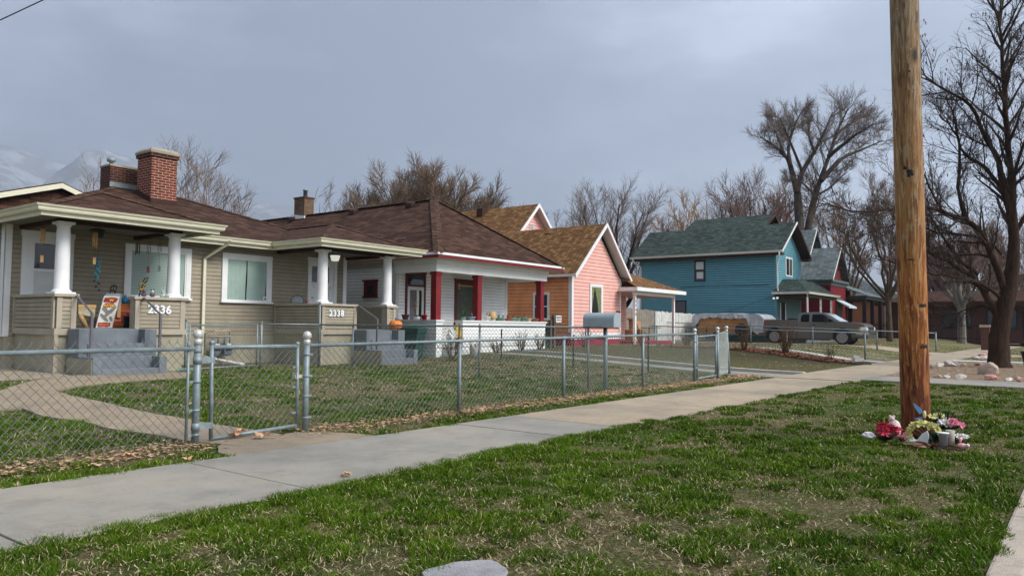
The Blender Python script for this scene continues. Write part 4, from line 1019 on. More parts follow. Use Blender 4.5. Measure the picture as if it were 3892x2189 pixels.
# ================================================================== GROUND, WALKS, ROAD
def sheet(name, xs, ys, mat, dz=0.0, zf=None, uvv=False):
    xs = np.asarray(xs, float); ys = np.asarray(ys, float)
    XX, YY = np.meshgrid(xs, ys); ZZ = zt(XX, YY) + dz
    if zf is not None: ZZ = ZZ + zf(XX, YY)
    V = np.stack([XX.ravel(), YY.ravel(), ZZ.ravel()], 1); nx, ny = len(xs), len(ys)
    F = [(j * nx + i, j * nx + i + 1, (j + 1) * nx + i + 1, (j + 1) * nx + i) for j in range(ny - 1) for i in range(nx - 1)]
    me = bpy.data.meshes.new(name); me.from_pydata(V.tolist(), [], F); me.materials.append(M[mat]); me.polygons.foreach_set('use_smooth', [True] * len(F))
    o = bpy.data.objects.new(name, me); COL.objects.link(o); return o
def rng(a, b, s): return list(np.arange(a, b, s)) + [b]
xs = [-3000, -900, -300, -80, -30, -10] + rng(-4, 60, .5) + [64, 70, 80, 95, 120, 160, 220, 300, 500, 900, 2000, 5000]
ys = rng(.45, 30, .4) + [32, 35, 40, 50, 70, 100, 150, 250, 500, 1000, 2500, 6000]
def bumps(X, Y): return (fbm(X * 1.3, Y * 1.3, 3) - .5) * .05 * np.clip((Y - .5) / .5, 0, 1) * np.clip(abs(Y - 5.35) - .9, 0, 1) * (np.abs(X) < 60)
g = struct(sheet('ground', xs, ys, 'ground_lawn', -.012, bumps))
g2 = struct(sheet('ground_street_side', [-3000, 5000], [-6000, -8.6], 'lawn_far', -.02))
r = struct(sheet('road', [-3000, 5000], [-8.6, -.15], 'asphalt', -.135))
def poly_sheet(name, pts, mat, dz=.006, thick=.0):
    bm = bmesh.new(); vs = [bm.verts.new((x, y, 0)) for x, y in pts]; bm.faces.new(vs)
    if thick or True:
        bmesh.ops.triangulate(bm, faces=bm.faces[:])
        for it in range(6):
            es = [e for e in bm.edges if e.calc_length() > .7]
            if not es: break
            bmesh.ops.subdivide_edges(bm, edges=es, cuts=1); bmesh.ops.triangulate(bm, faces=bm.faces[:])
        for v in bm.verts: v.co.z = Z(v.co.x, v.co.y) + dz
        if thick:
            be = [e for e in bm.edges if e.is_boundary]
            r = bmesh.ops.extrude_edge_only(bm, edges=be)
            for v in r['geom']:
                if isinstance(v, bmesh.types.BMVert): v.co.z -= thick
    bmesh.ops.recalc_face_normals(bm, faces=bm.faces)
    me = bpy.data.meshes.new(name); bm.to_mesh(me); bm.free(); me.materials.append(M[mat])
    for p in me.polygons:
        if p.normal.z < -.5: p.flip()
    o = bpy.data.objects.new(name, me); COL.objects.link(o); return o
def wobble(pts, amp=.04, step=.35, seed=0):
    rr = random.Random(seed); out = []
    for i, p in enumerate(pts):
        q = pts[(i + 1) % len(pts)]; d = math.dist(p, q); n = max(1, int(d / step))
        for k in range(n):
            t = k / n; a = amp if k else 0
            out.append((p[0] + (q[0] - p[0]) * t + rr.uniform(-a, a), p[1] + (q[1] - p[1]) * t + rr.uniform(-a, a)))
    return out
# kerb and gutter pan
mb = MB(); x = -12
while x < 70:
    mb.box(x + .006, x + 2.994, .29, .45, -.3, .005); x += 3
o = mb.build('kerb', 'kerb_concrete', bevel=.02); struct(o)
mb = MB(); mb.box(-200, 400, -.16, .288, -.3, -.125); struct(mb.build('gutter_pan', 'concrete_grey'))
# sidewalk slabs, each its own level, dark joints between
mb = MB(); joints = [-8, -4.1, -2.0, -.15, 1.72, 3.56, 5.36, 7.0, 8.1]; Y0, Y1 = 4.5, 6.17
def slab(mb, x0, x1, y0, y1, top, tilt=0):
    g_ = .006
    mb.add([(x0 + g_, y0, -.12), (x1 - g_, y0, -.12), (x1 - g_, y1, -.12), (x0 + g_, y1, -.12), (x0 + g_, y0, top), (x1 - g_, y0, top + tilt), (x1 - g_, y1, top + tilt), (x0 + g_, y1, top)],
           [(0, 3, 2, 1), (4, 5, 6, 7), (0, 1, 5, 4), (1, 2, 6, 5), (2, 3, 7, 6), (3, 0, 4, 7)])
for a, b in zip(joints[:-1], joints[1:]):
    if b <= 8.2: slab(mb, a, b, Y0, Y1, .014 + random.uniform(-.003, .003))
mb.cur = 1
tan = [8.1, 18.75]
slab(mb, 8.1, 18.75, Y0, Y1, .016)
xx = 18.75
while xx < 120:
    slab(mb, xx, xx + 5.2, Y0 - (.0 if xx > 19 else .1), Y1, .03 + random.uniform(-.006, .004), .0); xx += 5.2
o = mb.build('sidewalk', ['concrete_grey', 'concrete_tan'], bevel=.008); struct(o)
# crossing walk to the street, driveway, garden walks
mb = MB(); slab(mb, 19.45, 21.4, .46, 2.45, .02); slab(mb, 19.45, 21.4, 2.46, 4.49, .022); struct(mb.build('cross_walk', 'concrete_grey', bevel=.008))
struct(poly_sheet('driveway', wobble([(42.3, .5), (46.3, .5), (46.3, 30), (42.3, 30)], .03, 1.5), 'concrete_tan', .012))
# paths to the duplex steps
P1 = [(8.95, 15.45), (8.05, 14.05), (6.75, 13.7), (5.75, 13.2), (5.1, 12.6), (5.0, 11.8), (5.0, 10.7), (4.95, 9.8), (5.0, 8.3), (5.1, 7.2), (5.11, 6.76), (4.83, 6.39), (4.35, 6.6), (4.2, 7.2), (4.15, 7.9), (4.03, 8.6), (4.05, 9.3), (3.91, 9.94), (4.0, 10.8), (2.6, 11.1), (2.4, 11.9), (4.1, 12.2), (4.5, 13.0), (5.1, 13.9), (5.7, 14.75), (6.46, 15.5), (7.4, 15.7), (8.6, 15.7)]
struct(poly_sheet('garden_path', wobble(P1, .018, .22, 3), 'concrete_aggregate', .016, .03))
struct(poly_sheet('side_path', wobble([(5.2, 14.9), (6.6, 15.7), (6.55, 22), (5.6, 22), (5.3, 18), (4.0, 15.5)], .04, .4, 5), 'concrete_tan', .012, .03))
struct(poly_sheet('gate_apron', wobble([(3.98, 6.172), (5.72, 6.172), (5.65, 6.5), (5.5, 6.8), (5.3, 6.95), (4.5, 7.02), (4.22, 6.75), (4.03, 6.45)], .03, .25, 6), 'concrete_aggregate', .013, .03))
# edging kerb, soil bed and further walks in the neighbouring yard
def strip(name, x0, x1, y0, y1, mat, h, z0=-.05):
    m = MB(); n = max(1, int((y1 - y0) / 1.0))
    for i in range(n):
        a = y0 + (y1 - y0) * i / n; b = y0 + (y1 - y0) * (i + 1) / n
        za, zb = Z(x0, a), Z(x0, b)
        m.add([(x0, a, za + z0), (x1, a, za + z0), (x1, b, zb + z0), (x0, b, zb + z0), (x0, a, za + h), (x1, a, za + h), (x1, b, zb + h), (x0, b, zb + h)], [(4, 5, 6, 7), (0, 1, 5, 4), (1, 2, 6, 5), (2, 3, 7, 6), (3, 0, 4, 7)])
    return struct(m.build(name, mat))
strip('edging_kerb', 21.05, 21.27, 6.19, 16.0, 'concrete_pale', .05)
strip('yard_walk', 18.95, 20.35, 6.19, 7.8, 'concrete_grey', .012); strip('yard_walk', 19.35, 20.25, 7.8, 16.0, 'concrete_grey', .010)
struct(poly_sheet('soil_bed', wobble([(21.3, 6.25), (27.7, 6.25), (27.9, 16), (21.3, 15.9)], .05, .6, 8), 'ground_soil', .012))
struct(poly_sheet('leafy_bed', wobble([(27.75, 6.9), (29.0, 7.2), (29.1, 14), (27.8, 14)], .12, .5, 9), 'ground_leaves', .03))
strip('garden_walk', 30.3, 31.3, 6.19, 16.0, 'concrete_pale', .02)
for xx in (33.5, 36.4): strip('lawn_edging', xx, xx + .1, 6.6, 15, 'concrete_pale', .03)
struct(poly_sheet('rock_garden', wobble([(21.5, .6), (33.5, .6), (34, 4.4), (21.5, 4.4)], .08, .5, 10), 'ground_mulch', .01))
strip('street_walk', 34.2, 35.6, .5, 4.48, 'concrete_pale', .02)
struct(poly_sheet('far_yard', [(29.2, 6.3), (42.2, 6.3), (42.2, 30), (29.2, 30)], 'lawn_far', .006))
struct(poly_sheet('far_yard', [(46.4, 6.3), (75, 6.3), (75, 15), (46.4, 15)], 'lawn_far', .006))
struct(poly_sheet('far_verge', [(35.8, .6), (100, .6), (100, 4.4), (35.8, 4.4)], 'lawn_far', .006))
# concrete lid sunk in the verge
m = MB(); pts = []
for k in range(26):
    t = 2 * PI * k / 26; r_ = .20 * (1 + .10 * math.sin(3 * t + 1) + .05 * math.sin(7 * t)); pts.append((2.86 + r_ * 1.05 * math.cos(t), 2.42 + r_ * 1.0 * math.sin(t)))
m.prism(pts, 'z', -.05, .012); tag(m.build('stone_slab', 'stone_lid', bevel=.006), 'flat rounded grey stone slab sunk in the verge at the bottom edge', 'stone slab')
# ================================================================== CHAIN LINK FENCES
def link_fabric(mb, p0, p1, z0a, z1a, z0b, z1b, a=.085, r=.0028):
    """two families of crossing diagonal wires between two points; bottom/top heights given at each end"""
    p0 = np.array(p0, float); p1 = np.array(p1, float); Ln = float(np.linalg.norm(p1 - p0)); u = (p1 - p0) / Ln; nrm = np.array([u[1], -u[0]])
    H = max(z1a - z0a, z1b - z0b)
    def pt(s, h, d):
        t = s / Ln; za = z0a + (z0b - z0a) * t; zb = z1a + (z1b - z1a) * t
        return (p0[0] + u[0] * s + nrm[0] * d, p0[1] + u[1] * s + nrm[1] * d, za + (zb - za) * h / H)
    for fam in (1, -1):
        k = -int(H / a) - 1
        while k * a < Ln + H:
            s0 = k * a if fam == 1 else k * a
            # line s = s0 + fam*h*1.0
            h0, h1 = 0.0, H
            sA, sB = s0, s0 + fam * H * .95
            if fam == 1:
                if sA < 0: h0 = -sA / .95; sA = 0
                if sB > Ln: h1 = (Ln - s0) / .95; sB = Ln
            else:
                if sA > Ln: h0 = (s0 - Ln) / .95; sA = Ln
                if sB < 0: h1 = s0 / .95; sB = 0
            if h1 - h0 > .02:
                A = Vector(pt(sA, h0, .002 * fam)); B = Vector(pt(sB, h1, .002 * fam)); d = (B - A).normalized()
                w = Vector((nrm[0], nrm[1], 0)); q = d.cross(w)
                vs = [A + w * r, A - w * r * .5 + q * r * .87, A - w * r * .5 - q * r * .87, B + w * r, B - w * r * .5 + q * r * .87, B - w * r * .5 - q * r * .87]
                mb.add(vs, [(0, 1, 4, 3), (1, 2, 5, 4), (2, 0, 3, 5)])
            k += 1
def pipe(mb, a, b, r, n=10): mb.tube([a, b], r, n)
def fpost(parent, x, y, z0, z1, r=.028, ball=False, mat='zinc', name='post', lean=(0, 0)):
    m = MB(); m.tube([(x, y, z0), (x + lean[0], y + lean[1], z1)], r, 12); o = m.build(name, mat, parent)
    m = MB(); cx, cy = x + lean[0], y + lean[1]
    if ball: m.lathe([(r * 1.05, z1 - .02), (r * 1.15, z1 + .035), (r * .7, z1 + .042)], (cx, cy, 0), 12); m.ball((cx, cy, z1 + .085), .05, 14, 10)
    else: m.lathe([(r * 1.1, z1 - .03), (r * 1.1, z1), (r * .8, z1 + .018), (r * .2, z1 + .03)], (cx, cy, 0), 12)
    m.build('post_cap', 'post_cap' if ball else mat, o)
    return o
def bands(parent, x, y, zs, r=.03, arm=(.05, 0)):
    for z in zs:
        m = MB(); m.lathe([(r, z - .012), (r + .004, z - .012), (r + .004, z + .012), (r, z + .012)], (x, y, 0), 12); m.box(x + min(0, arm[0]), x + max(.002, arm[0]), y - .006, y + .006, z - .012, z + .012); m.build('tension_band', 'zinc', parent)
FY = 7.05
fl = thing('chain_link_fence', 'galvanised chain link fence left of the front gate with loose mesh ends above its rail', 'fence', (2, FY, 0))
p = fpost(fl, 4.15, FY, -.1, 1.0, .036, True)
bands(p, 4.15, FY, (.92, .62, .34, .1), .037, (-.08, 0))
fpost(fl, 4.06, FY + .01, 0, .99, .014); fpost(fl, 1.2, FY, -.1, .93); fpost(fl, -1.8, FY, -.1, .92)
m = MB(); pipe(m, (-5, FY, .90), (4.12, FY, .945), .021); m.build('rail', 'zinc', fl)
m = MB(); link_fabric(m, (-2, FY + .025), (4.08, FY + .025), .02, .985, .03, 1.02); m.build('mesh', 'zinc_wire', fl)
m = MB()
for k in range(60):
    s = -1 + k * .0853; z = .975 + .005 * s + random.uniform(-.006, .006); m.tube([(s - .012, FY + .03, z), (s, FY + .02, z + .035), (s + .008, FY + .03, z + .045), (s + .014, FY + .03, z + .02)], .0022, 3)
m.build('twisted_end', 'zinc_wire', fl)
# gate
gt = thing('garden_gate', 'chain link pedestrian gate hanging between two ball-capped posts over the aggregate path', 'gate', (4.8, FY, 0))
m = MB(); pipe(m, (4.32, FY, .03), (4.30, FY, 1.0), .021); pipe(m, (5.36, FY, .06), (5.34, FY, .975), .021); m2 = MB()
m.tube([(4.31, FY, .955), (5.34, FY, .95)], .022, 12); m.tube([(4.325, FY, .045), (5.355, FY, .075)], .02, 12)
m.ball((4.30, FY, 1.0), .028); m.ball((5.34, FY, .978), .026)
m.build('gate_frame', 'zinc', gt)
m = MB(); link_fabric(m, (4.36, FY + .02), (5.30, FY + .02), .06, .98, .08, .975); m.build('mesh', 'zinc_wire', gt)
for z in (.18, .83):
    m = MB(); m.box(4.15, 4.33, FY - .02, FY + .012, z - .03, z + .03); m.lathe([(.042, z - .035), (.042, z + .035)], (4.15, FY, 0), 12); m.build('hinge', 'zinc', gt)
m = MB(); m.box(5.30, 5.42, FY - .03, FY + .03, .60, .635); m.box(5.31, 5.33, FY - .045, FY + .045, .59, .66); m.build('latch', 'post_cap', gt)
for z in (.22, .5, .72):
    m = MB(); m.box(5.28, 5.36, FY - .006, FY + .03, z - .01, z + .01); m.build('tension_band', 'zinc', gt)
fr_ = thing('chain_link_fence', 'long galvanised chain link fence running right from the front gate along the sidewalk', 'fence', (10.7, FY, 0))
p = fpost(fr_, 5.43, FY - .05, -.1, .985, .034, True); bands(p, 5.43, FY - .05, (.86, .62, .40, .16), .035, (.08, 0))
railz = lambda x: .955 + .0106 * (x - 5.4)
for x in (8.08, 10.72, 13.55): fpost(fr_, x, FY, -.1, railz(x), .026)
p = fpost(fr_, 16.0, FY, -.1, 1.06, .036, True); bands(p, 16.0, FY, (.9, .6, .3), .037, (-.07, 0))
m = MB(); pipe(m, (5.45, FY, railz(5.4)), (15.98, FY, railz(16)), .021); m.build('rail', 'zinc', fr_)
m = MB(); link_fabric(m, (5.5, FY + .025), (15.95, FY + .025), .035, 1.0, .05, railz(16) + .035); m.build('mesh', 'zinc_wire', fr_)
g2 = thing('garden_gate', 'narrow chain link gate at the far end of the front fence, between white ball-topped posts', 'gate', (16.6, FY, .05))
m = MB(); m.tube([(16.12, FY, .06), (16.12, FY, 1.05)], .021, 12); m.tube([(17.2, FY, .08), (17.2, FY, 1.03)], .02, 12); m.tube([(16.12, FY, 1.0), (17.2, FY, 1.04)], .02, 12); m.tube([(16.12, FY, .07), (17.2, FY, .1)], .02, 12); m.build('gate_frame', 'zinc', g2)
m = MB(); link_fabric(m, (16.14, FY + .02), (17.18, FY + .02), .08, 1.0, .1, 1.05); m.build('mesh', 'zinc_wire', g2)
m = MB(); m.box(16.0, 16.14, FY - .02, FY + .02, .3, .33); m.box(16.0, 16.14, FY - .02, FY + .02, .8, .83); m.build('hinge', 'zinc', g2)
fe = thing('chain_link_fence', 'short leaning chain link return panel with white ball caps past the narrow gate', 'fence', (18.3, 7.2, .05))
fpost(fe, 17.3, FY, -.1, 1.1, .036, True); fpost(fe, 19.2, 7.5, -.1, 1.13, .036, True, lean=(-.14, .03))
m = MB(); pipe(m, (17.3, FY, 1.06), (19.08, 7.52, 1.12), .021); m.build('rail', 'zinc', fe)
m = MB(); link_fabric(m, (17.34, FY), (19.1, 7.5), .06, 1.06, .08, 1.12); m.build('mesh', 'zinc_wire', fe)
# side fence between the two yards
fs = thing('chain_link_fence', 'side chain link fence dividing the two duplex yards from mailbox to porch', 'fence', (12.8, 12, .1))
SX = 12.8
for y, r, zt_ in ((7.85, .022, 1.19), (10.6, .024, 1.21), (14.7, .024, 1.16), (16.0, .026, 1.75)): fpost(fs, SX, y, -.05, zt_, r)
m = MB(); pipe(m, (SX, 7.5, 1.19), (SX, 16.0, 1.185), .02); pipe(m, (SX, 16.0, 1.185), (11.5, 16.6, 1.185), .02); m.build('rail', 'zinc', fs)
m = MB(); link_fabric(m, (SX + .02, 7.55), (SX + .02, 16.0), .08, 1.2, .12, 1.19, a=.09, r=.0026); link_fabric(m, (SX, 16.0), (11.5, 16.6), .12, 1.19, .13, 1.19, a=.09, r=.0026); m.build('mesh', 'zinc_wire', fs)
g3_ = thing('garden_gate', 'chain link gate in front of the gas meters, between the two porches', 'gate', (10.5, 16.6, .1))
fpost(g3_, 11.47, 16.6, 0, 1.22, .03); fpost(g3_, 9.47, 16.6, 0, 1.26, .026)
m = MB(); m.tube([(9.56, 16.6, .12), (9.56, 16.6, 1.15)], .02, 10); m.tube([(11.35, 16.6, .15), (11.35, 16.6, 1.18)], .02, 10); m.tube([(9.56, 16.6, 1.14), (11.35, 16.6, 1.17)], .02, 10); m.tube([(9.56, 16.6, .13), (11.35, 16.6, .16)], .018, 10); m.build('gate_frame', 'zinc', g3_)
m = MB(); link_fabric(m, (9.58, 16.61), (11.33, 16.61), .14, 1.14, .17, 1.16, a=.09, r=.0026); m.build('mesh', 'zinc_wire', g3_)
# far fence round the pink house yard
ff_ = thing('chain_link_fence', 'dark weathered chain link fence in front of the tarp-covered trailer and pickup', 'fence', (30, 10, .3))
for y, zz in ((6.6, 1.09), (9.4, 1.14), (12.2, 1.2), (14.9, 1.27)): fpost(ff_, 29.9, y, .1, zz, .03, mat='zinc')
m = MB(); pipe(m, (29.9, 6.6, 1.08), (29.9, 15.2, 1.27), .022, 6); m.build('rail', 'zinc', ff_)
m = MB(); link_fabric(m, (29.92, 6.6), (29.92, 15.2), .2, 1.08, .42, 1.26, a=.12, r=.0032); m.build('mesh', 'rust_wire', ff_)
f5 = thing('chain_link_fence', 'farthest chain link fence, just in front of the pickup beside the driveway', 'fence', (41.5, 10, .3))
for y, zz in ((6.0, 1.1), (8.6, 1.15), (11.7, 1.3), (15, 1.38), (20.3, 1.6)): fpost(f5, 41.5, y, .2, zz, .035)
m = MB(); pipe(m, (41.5, 6.0, 1.07), (41.5, 20.3, 1.52), .024, 6); m.build('rail', 'zinc', f5)
m = MB(); link_fabric(m, (41.52, 6), (41.52, 20.3), .38, 1.07, .42, 1.5, a=.16, r=.0032); m.build('mesh', 'rust_wire', f5)
# dark steel stakes
for i, (x, y, h) in enumerate(((18.3, 16.0, 1.0), (17.75, 13.86, .92), (17.2, 11.0, .9), (17.6, 9.0, .95), (19.0, 7.7, 1.0))):
    m = MB(); z = Z(x, y); m.box(x - .02, x + .02, y - .006, y + .006, z - .1, z + h); m.box(x - .005, x + .005, y, y + .03, z - .1, z + h)
    tag(m.build('fence_stake', 'black'), ['rusty dark steel stake nearest the white house steps', 'dark steel stake before the white porch wall', 'dark steel stake behind the mid front fence', 'dark steel stake just left of the mailbox post', 'tall dark steel stake by the leaning end panel'][i], 'stake', 'dark steel fence stakes')
# mailbox
mx = thing('mailbox', 'grey metal mailbox with small red flag on a pipe frame behind the front fence', 'mailbox', (12.6, 7.45, .05))
m = MB()
prof = [(-.13, 0), (.13, 0), (.13, .15)] + [(.13 * math.cos(t), .15 + .12 * math.sin(t)) for t in np.linspace(.3, PI - .3, 9)] + [(-.13, .15)]
X0, Y0m, Y1m, Z0 = 12.62, 7.12, 7.78, 1.20
vs = [(X0 + a, Y0m, Z0 + b) for a, b in prof] + [(X0 + a, Y1m, Z0 + b) for a, b in prof]; n = len(prof)
m.add(vs, [tuple(range(n)), tuple(range(n, 2 * n))[::-1]] + [(i, n + i, n + (i + 1) % n, (i + 1) % n) for i in range(n)]); m.build('box', 'mailbox_grey', mx, bevel=.008)
m = MB(); m.prism([(X0 + a * 1.05, Z0 - .005 + b * 1.04) for a, b in prof], 'y', Y0m - .018, Y0m + .02); m.build('door', 'mailbox_grey', mx)
m = MB(); m.box(X0 + .135, X0 + .15, Y0m + .05, Y0m + .09, 1.38, 1.5); m.box(X0 + .135, X0 + .15, Y0m + .0, Y0m + .09, 1.47, 1.51); m.build('flag', 'pot_red', mx)
m = MB(); m.box(X0 - .14, X0 + .14, 7.15, 7.8, 1.175, 1.197); m.build('platform', 'rust_wire', mx)
m = MB(); m.tube([(12.76, 7.44, -.1), (12.76, 7.44, 1.18)], .042, 14); m.build('post', 'zinc', mx)
m = MB(); m.tube([(12.5, 7.72, 1.17), (12.5, 7.72, .98), (12.76, 7.44, .98)], .015, 6); m.build('brace', 'zinc', mx)

# ================================================================== PICKUP
trk = thing('pickup_truck', 'dark grey extended-cab pickup truck parked in the driveway beside the blue house', 'pickup truck', (45, 12.5, .37))
TX0, TX1 = 44.0, 46.0
def arch(cy, cz, r, z0, n=9):
    return [(cy + r * math.cos(t), max(z0, cz + r * math.sin(t))) for t in np.linspace(-.35, PI + .35, n)]
bodyp = [(15.42, .86), (15.44, 1.66), (15.36, 1.70), (13.30, 1.72), (13.28, 1.74), (11.2, 1.64), (10.9, 1.63), (10.2, 1.555), (9.86, 1.47), (9.70, 1.36), (9.64, 1.1), (9.66, .80), (10.30, .70)]
m = MB()
low = [(9.66, .82), (10.38, .74)] + [(10.87 - .50 * math.cos(t), .80 + .50 * math.sin(t)) for t in np.linspace(.0, PI, 11)] + [(11.37, .64), (14.02, .66)] + [(14.54 - .50 * math.cos(t), .80 + .50 * math.sin(t)) for t in np.linspace(.0, PI, 11)] + [(15.05, .84), (15.42, .88)]
top = [(15.44, 1.60), (15.42, 1.68), (15.36, 1.705), (13.32, 1.72), (13.29, 1.60), (13.26, 1.60), (11.3, 1.60), (11.0, 1.615), (10.4, 1.60), (9.95, 1.54), (9.74, 1.45), (9.66, 1.26)]
m.prism(low + top, 'x', TX0, TX1)
body = m.build('body', 'truck_paint', trk, bevel=.035)
# cab greenhouse, tapering inwards
m = MB()
prof = [(13.27, 1.58), (13.22, 2.02), (13.12, 2.10), (12.9, 2.135), (12.3, 2.15), (11.85, 2.12), (11.72, 2.06), (10.98, 1.60)]
def gx(z): return .03 + max(0, (z - 1.58)) * .30
vs = [(TX0 + gx(z) + .0, y, z) for y, z in prof] + [(TX1 - gx(z), y, z) for y, z in prof]; n = len(prof)
m.add(vs, [tuple(range(n))[::-1], tuple(range(n, 2 * n))] + [(i, (i + 1) % n, n + (i + 1) % n, n + i) for i in range(n)]); m.build('cab', 'truck_paint', trk, bevel=.03)
def sidepane(pts, off=.006, name='side_window', mat='glass_tint'):
    m = MB(); m.add([(TX0 + gx(z) - off, y, z) for y, z in pts] + [(TX0 + gx(z) + .02, y, z) for y, z in pts], [tuple(range(len(pts))), tuple(range(len(pts), 2 * len(pts)))[::-1]] + [(i, len(pts) + i, len(pts) + (i + 1) % len(pts), (i + 1) % len(pts)) for i in range(len(pts))])
    return m.build(name, mat, trk, bevel=.004)
sidepane([(13.08, 1.66), (13.06, 1.94), (13.0, 2.01), (12.9, 2.03), (12.64, 2.03), (12.61, 1.98), (12.61, 1.60), (13.02, 1.60)])
sidepane([(12.46, 1.60), (12.46, 2.0), (12.42, 2.03), (12.1, 2.035), (11.9, 2.02), (11.78, 1.95), (11.32, 1.66), (11.32, 1.6)])
m = MB(); m.add([(TX0 + .14, 11.02, 1.63), (TX1 - .14, 11.02, 1.63), (TX1 - .26, 11.70, 2.05), (TX0 + .26, 11.70, 2.05)], [(0, 1, 2, 3)]); o = m.build('windshield', 'glass_windshield', trk); 
for v in o.data.vertices: v.co.y -= .022; v.co.z += .014
m = MB(); m.box(TX0 + .3, TX1 - .3, 11.02, 11.06, 1.64, 1.655); m.build('wiper', 'black', trk)
m = MB(); m.box(TX0 + .12, TX1 - .12, 13.42, 15.3, 1.69, 1.722); m.box(TX0 + .08, TX1 - .08, 13.36, 13.8, 1.722, 1.79); m.build('bed_cover', 'black', trk)
m = MB(); m.box(TX0 - .16, TX0 + .05, 11.55, 11.75, 1.60, 1.84); m.build('mirror', 'black', trk, bevel=.03)
for y in (13.27, 12.54, 11.25):
    m = MB(); m.box(TX0 - .002, TX0 + .01, y - .006, y + .006, .72, 1.60); m.build('door_seam', 'black', trk)
m = MB(); m.box(TX0 - .025, TX0 + .0, 12.24, 12.44, 1.42, 1.455); m.build('door_handle', 'black', trk)
m = MB(); m.box(TX0 - .03, TX0 + .1, 11.5, 13.9, .60, .66); m.build('side_sill', 'black', trk)
m = MB(); m.box(TX0 - .004, TX0 + .12, 15.28, 15.45, 1.18, 1.56); m.build('tail_light', 'glass_tail', trk, bevel=.01)
m = MB(); m.box(TX0 - .012, TX0 + .3, 9.62, 9.92, 1.12, 1.34); m.box(TX1 - .3, TX1 + .012, 9.62, 9.92, 1.12, 1.34); each(m, 'headlight', 'glass_lamp', trk, bevel=.015)
m = MB(); m.box(TX0 - .014, TX0 + .05, 9.93, 10.0, 1.12, 1.33); m.build('turn_signal', 'glass_amber', trk)
m = MB(); m.box(TX0 + .32, TX1 - .32, 9.61, 9.7, 1.08, 1.36); gl = m.build('grille', 'black', trk)
m = MB(); m.box(TX0 + .3, TX1 - .3, 9.595, 9.63, 1.19, 1.25); m.build('grille_bar', 'chrome', gl)
m = MB(); m.box(TX0 - .03, TX1 + .03, 9.52, 10.16, .92, 1.07); m.build('front_bumper', 'chrome', trk, bevel=.04)
m = MB(); m.box(TX0 + .02, TX1 - .02, 9.56, 10.1, .70, .92); m.build('bumper_valance', 'truck_paint', trk, bevel=.03)
m = MB(); m.box(TX0 + .0, TX1, 15.42, 15.62, .86, 1.04); m.build('rear_bumper', 'chrome', trk, bevel=.03)
for cy in (10.87, 14.54):
    m = MB(); m.tube([(TX0 + .06, cy - .50 * math.cos(t), .80 + .50 * math.sin(t)) for t in np.linspace(0, PI, 13)], .012, 4); m.prism([(cy - .49 * math.cos(t), .80 + .49 * math.sin(t)) for t in np.linspace(0, PI, 13)] + [(cy + .49, .62), (cy - .49, .62)], 'x', TX0 + .16, TX0 + .9); m.build('wheel_arch', 'black', trk)
    for side, x0 in ((-1, TX0 + .0), (1, TX1 - .27)):
        zc = .37 + .385
        m = MB(); m.lathe([(.20, 0), (.30, 0), (.36, .02), (.385, .06), (.385, .21), (.36, .25), (.30, .27), (.2, .27)], (x0, cy, zc), 32, 'x'); wh = m.build('wheel', 'rubber', trk)
        if side == -1:
            m = MB(); m.lathe([(.282, -.004), (.293, -.004), (.29, .03), (.275, .03)], (x0, cy, zc), 32, 'x')
            for k in range(6):
                for dd in (-.09, .09):
                    t = k * PI / 3 + .3; q = Vector((0, math.cos(t + dd * 1.8), math.sin(t + dd * 1.8))); c0 = Vector((x0 + .01, cy, zc))
                    qa = Vector((0, math.cos(t + dd * .5), math.sin(t + dd * .5)))
                    m.tube([c0 + qa * .05, c0 + q * .275 + Vector((-.008, 0, 0))], [.017, .011], 5)
            m.lathe([(.075, -.012), (.07, -.02), (.02, -.02)], (x0, cy, zc), 16, 'x'); m.build('rim', 'rim_silver', wh)
            m = MB(); m.lathe([(.28, .045), (.02, .045)], (x0, cy, zc), 24, 'x'); m.build('backing_disc', 'black', wh)  # plain black backing disc behind the spokes
m = MB(); m.box(TX0 - .003, TX0 + .01, 14.95, 15.2, 1.46, 1.53); m.build('badge', 'pot_red', trk)

# ================================================================== TRAILER WITH TARP
trl = thing('utility_trailer', 'plywood-sided utility trailer under a silver tarp, behind the pickup', 'trailer', (45, 17.5, .4))
m = MB(); m.box(44.02, 46.0, 16.0, 19.15, .92, 1.80); m.build('box', 'plywood', trl)
m = MB(); m.box(44.0, 46.02, 15.95, 19.2, .84, .92); m.box(44.9, 45.1, 13.9, 16.0, .76, .84); m.box(44.4, 44.5, 14.6, 16.2, .78, .84)
m.build('frame', 'zinc', trl)
for y in (16.1, 17.3, 18.6):
    m = MB(); m.box(44.0, 44.02, y, y + .06, .92, 1.3); m.build('stake', 'black', trl)
for y, zc in ((17.9, .72),):
    m = MB(); m.lathe([(.15, 0), (.26, 0), (.3, .03), (.3, .17), (.26, .2), (.15, .2)], (43.86, y, zc), 24, 'x'); wq = m.build('wheel', 'rubber', trl); m = MB(); m.lathe([(.15, .03), (.05, .01)], (43.86, y, zc), 16, 'x'); m.build('rim', 'zinc', wq)
m = MB(); m.lathe([(.16, 0), (.32, 0), (.37, .03), (.37, .17), (.32, .2), (.16, .2)], (43.78, 16.42, 1.12), 28, 'x'); m.build('spare_wheel', 'rubber', trl)
